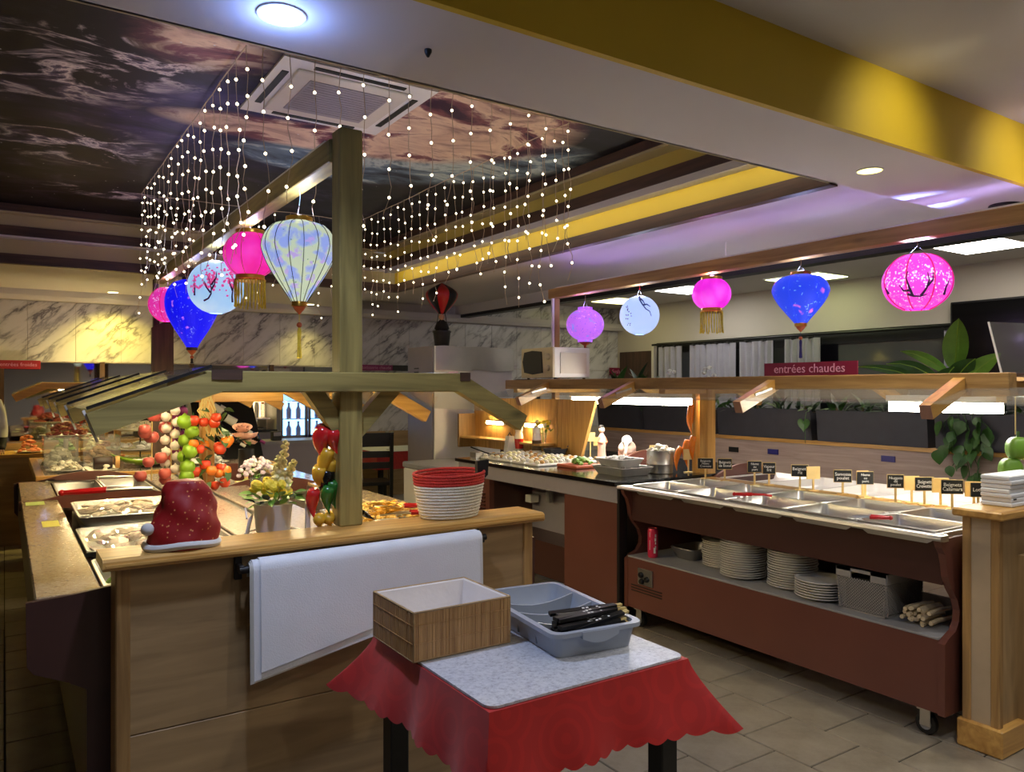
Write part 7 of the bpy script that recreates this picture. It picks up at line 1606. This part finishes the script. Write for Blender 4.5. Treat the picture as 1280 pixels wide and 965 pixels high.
# dining tables with red cloths and black chairs in the far room
def dining(x, y, label):
    t = thing('dining_table', label, 'table', (x, y, 0), 'dining tables in the far room')
    MB().box(x - 0.38, x + 0.38, y - 0.38, y + 0.38, 0.72, 0.75).build('tabletop', 'dark_wood_X', t)
    for s, q in ((-1, -1), (1, -1), (-1, 1), (1, 1)): MB().box(x + s * 0.33 - 0.025, x + s * 0.33 + 0.025, y + q * 0.33 - 0.025, y + q * 0.33 + 0.025, 0, 0.72).build('leg', 'black', t)
    c = tag(MB().grid(lambda u, v: (x + (0.40 + 0.03 * v + 0.012 * v * math.sin(u * 50)) * (math.cos(2 * PI * u) / max(abs(math.cos(2 * PI * u)), abs(math.sin(2 * PI * u)))), y + (0.40 + 0.03 * v + 0.012 * v * math.sin(u * 50)) * (math.sin(2 * PI * u) / max(abs(math.cos(2 * PI * u)), abs(math.sin(2 * PI * u)))), 0.755 - 0.2 * v), 64, 4, True).build('tablecloth', 'red_cloth', None, True), 'red cloth hanging from the ' + label, 'tablecloth', 'red cloths in the far room')
    tag(MB().box(x - 0.40, x + 0.40, y - 0.40, y + 0.40, 0.754, 0.76).build('table_cover', 'paper'), 'white paper cover on the ' + label, 'table cover', 'paper covers in the far room')
def chair(x, y, rz, label):
    t = thing('dining_chair', label, 'chair', (0, 0, 0), 'black dining chairs in the far room')
    MB().bbox(-0.21, 0.21, -0.21, 0.21, 0.43, 0.47, 0.008).build('seat', 'black', t)
    for s in (-1, 1):
        MB().box(s * 0.19 - 0.018, s * 0.19 + 0.018, -0.2, -0.165, 0, 0.43).build('leg', 'black', t); MB().beam((s * 0.19, 0.19, 0), (s * 0.19, 0.24, 1.0), 0.036, 0.036, (0, 1, 0)).build('leg', 'black', t)
    for z in (0.62, 0.74, 0.86): MB().box(-0.17, 0.17, 0.205, 0.225, z, z + 0.07).build('back_slat', 'black', t)
    MB().box(-0.21, 0.21, 0.215, 0.245, 0.93, 1.01).build('top_rail', 'black', t)
    t.location = (x, y, 0); t.rotation_euler = (0, 0, rz)
dining(4.0, 8.68, 'far table beside the white cabinet'); chair(3.42, 8.05, 2.9, 'black slatted chair left of the white cabinet')
dining(3.05, 7.7, 'far table behind the wooden post') if False else None
gl = thing('table_lamp', 'small glass candle lamp on the far red table', 'lamp', (3.85, 8.5, 0.76))
MB().lathe([(0.04, 0), (0.04, 0.006), (0.008, 0.01), (0.008, 0.1), (0.05, 0.14), (0.055, 0.22), (0.05, 0.22), (0.0, 0.13)], (3.85, 8.5, 0.761), 14).build('glass', 'acrylic', gl, True)
MB().ball((3.85, 8.5, 0.93), 0.02, 8, 6).build('candle', 'petal_white', gl, True)

# wall buffet at the far left, with a lit guard, and a person beside it
wbf = thing('wall_buffet', 'pine fronted wall buffet at the far left behind the island', 'buffet counter', (0.1, 8.9, 0))
MB().box(-1.0, 0.95, 8.72, 9.2, 0, 0.84).build('body', 'oak_panel_X', wbf); MB().box(-1.0, 1.0, 8.68, 9.22, 0.84, 0.87).build('worktop', 'ledge_pine_X', wbf)
lg = thing('sneeze_guard', 'small yellow lit timber guard over the wall buffet at the far left', 'sneeze guard', (0.5, 8.75, 0.87))
MB().bbox(0.30, 1.0, 8.70, 8.75, 1.49, 1.555, 0.003).build('cross_beam', 'ledge_pine_X', lg); MB().beam((0.33, 8.72, 1.52), (0.08, 8.72, 1.40), 0.05, 0.07).build('rafter', 'ledge_pine_X', lg); MB().box(0.93, 0.99, 8.70, 8.76, 0.872, 1.49).build('post', 'ledge_pine_Z', lg); MB().beam((0.33, 8.95, 1.57), (0.07, 8.95, 1.445), 0.4, 0.006).build('glass_pane', 'pane', lg)
MB().box(0.50, 0.92, 8.79, 8.82, 1.47, 1.485).build('led_strip', strip, lg)
for k, (x, f) in enumerate(((0.2, 'shrimp'), (0.5, 'lettuce'), (0.78, 'cream_food'))): platter(x, 8.84, 0.871, 0.12, ['platter of pink food on the far left wall buffet', 'platter of green salad on the far left wall buffet', 'platter of pale food on the far left wall buffet'][k], f, n=30, seed=80 + k, h=0.09)

# person at the left edge: white blouse, dark skirt, back turned, arm forward
pe = thing('person', 'person in a white top and dark trousers standing at the far left edge', 'person', (-0.215, 8.35, 0))
px, py = -0.215, 8.35
def skin_body(name, chain, mat, sub=2):
    """one continuous surface grown from connected joints with a radius each"""
    me = bpy.data.meshes.new(name); vs = [c[0] for c in chain[0]]; me.from_pydata([(v[0] + px - pe.location.x, v[1] + py - pe.location.y, v[2]) for v in vs], chain[1], []); me.update()
    o = bpy.data.objects.new(name, me); COL.objects.link(o); o.parent = pe
    md = o.modifiers.new('skin', 'SKIN')
    for i, c in enumerate(chain[0]): sv = me.skin_vertices[0].data[i]; sv.radius = c[1]; sv.use_root = (i == 0)
    md.use_smooth_shade = True; s_ = o.modifiers.new('sub', 'SUBSURF'); s_.levels = sub; s_.render_levels = sub
    me.materials.append(M(mat)); return o
J = [((0, 0, 0.92), (0.15, 0.10)), ((0, 0, 1.10), (0.13, 0.09)), ((0, 0.01, 1.30), (0.16, 0.10)), ((0, 0.01, 1.40), (0.07, 0.06)), ((0, 0.0, 1.47), (0.05, 0.05)),
     ((0.17, 0.0, 1.36), (0.055, 0.055)), ((0.21, -0.03, 1.12), (0.043, 0.043)), ((0.20, -0.20, 0.98), (0.034, 0.034)), ((0.19, -0.27, 0.96), (0.026, 0.03)),
     ((-0.17, 0.0, 1.36), (0.055, 0.055)), ((-0.21, 0.02, 1.12), (0.043, 0.043)), ((-0.20, -0.14, 0.95), (0.034, 0.034)), ((-0.19, -0.2, 0.93), (0.026, 0.03)),
     ((0.09, 0, 0.84), (0.085, 0.09)), ((0.10, -0.01, 0.48), (0.058, 0.06)), ((0.10, 0.02, 0.10), (0.042, 0.045)), ((0.10, -0.12, 0.04), (0.04, 0.035)),
     ((-0.09, 0, 0.84), (0.085, 0.09)), ((-0.10, -0.01, 0.48), (0.058, 0.06)), ((-0.10, 0.02, 0.10), (0.042, 0.045)), ((-0.10, -0.12, 0.04), (0.04, 0.035))]
E_ = [(0, 1), (1, 2), (2, 3), (3, 4), (2, 5), (5, 6), (6, 7), (7, 8), (2, 9), (9, 10), (10, 11), (11, 12), (0, 13), (13, 14), (14, 15), (15, 16), (0, 17), (17, 18), (18, 19), (19, 20)]
bd = skin_body('body', (J, E_), 'shirt_white')
bd.data.materials.clear(); 
mbody, ntb, bbb = _new('clothed_body'); gn = ntb.nodes.new('ShaderNodeNewGeometry'); sx = ntb.nodes.new('ShaderNodeSeparateXYZ'); ntb.links.new(gn.outputs['Position'], sx.inputs[0])
rr_ = ntb.nodes.new('ShaderNodeValToRGB'); rr_.color_ramp.interpolation = 'CONSTANT'; rr_.color_ramp.elements[0].color = rgba(sr(16, 15, 18)); rr_.color_ramp.elements[1].position = 1.06 / 2; rr_.color_ramp.elements[1].color = rgba(sr(206, 204, 198)); e_ = rr_.color_ramp.elements.new(1.425 / 2); e_.color = rgba(sr(190, 140, 116))
dv_ = ntb.nodes.new('ShaderNodeMath'); dv_.operation = 'DIVIDE'; dv_.inputs[1].default_value = 2.0; ntb.links.new(sx.outputs['Z'], dv_.inputs[0]); ntb.links.new(dv_.outputs[0], rr_.inputs[0]); ntb.links.new(rr_.outputs[0], bbb.inputs['Base Color']); bbb.inputs['Roughness'].default_value = 0.8
bd.data.materials.append(mbody)
MB().ball((px, py - 0.01, 1.58), 0.098, 18, 12, 1.2, 0.86, 1.0).build('head', 'skin', pe, True, angle=False)
MB().ball((px, py + 0.015, 1.60), 0.106, 18, 12, 1.12, 0.9, 1.0).build('hair', 'hair_dark', pe, True, angle=False)
MB().ball((px, py + 0.075, 1.50), 0.055, 12, 8, 1.4).build('hair_bun', 'hair_dark', pe, True, angle=False)
MB().prism([(py - 0.125, 1.555), (py - 0.098, 1.545), (py - 0.098, 1.60)], 'x', px - 0.012, px + 0.012).build('nose', 'skin', pe)
for s in (-1, 1): MB().ball((px + s * 0.085, py, 1.57), 0.022, 8, 6, 1.3, 0.4).build('ear', 'skin', pe, True); MB().ball((px + s * 0.033, py - 0.098, 1.585), 0.011, 8, 6).build('eye', 'hair_dark', pe, True)
for s, hx, hy, hz in ((1, 0.19, -0.30, 0.955), (-1, -0.19, -0.23, 0.925)):
    for k in range(5):
        L = (0.05, 0.075, 0.082, 0.076, 0.06)[k]; ox_ = (-0.032 * s, -0.02, -0.006, 0.008, 0.021)[k] if k == 0 else (0, -0.02, -0.007, 0.006, 0.019)[k]
        MB().tube([(px + hx + ox_, py + hy + 0.01, hz), (px + hx + ox_ * 1.2, py + hy - L * 0.55, hz - 0.004), (px + hx + ox_ * 1.2, py + hy - L, hz - 0.022)], [0.009, 0.008, 0.006], 6).build('finger', 'skin', pe, True)
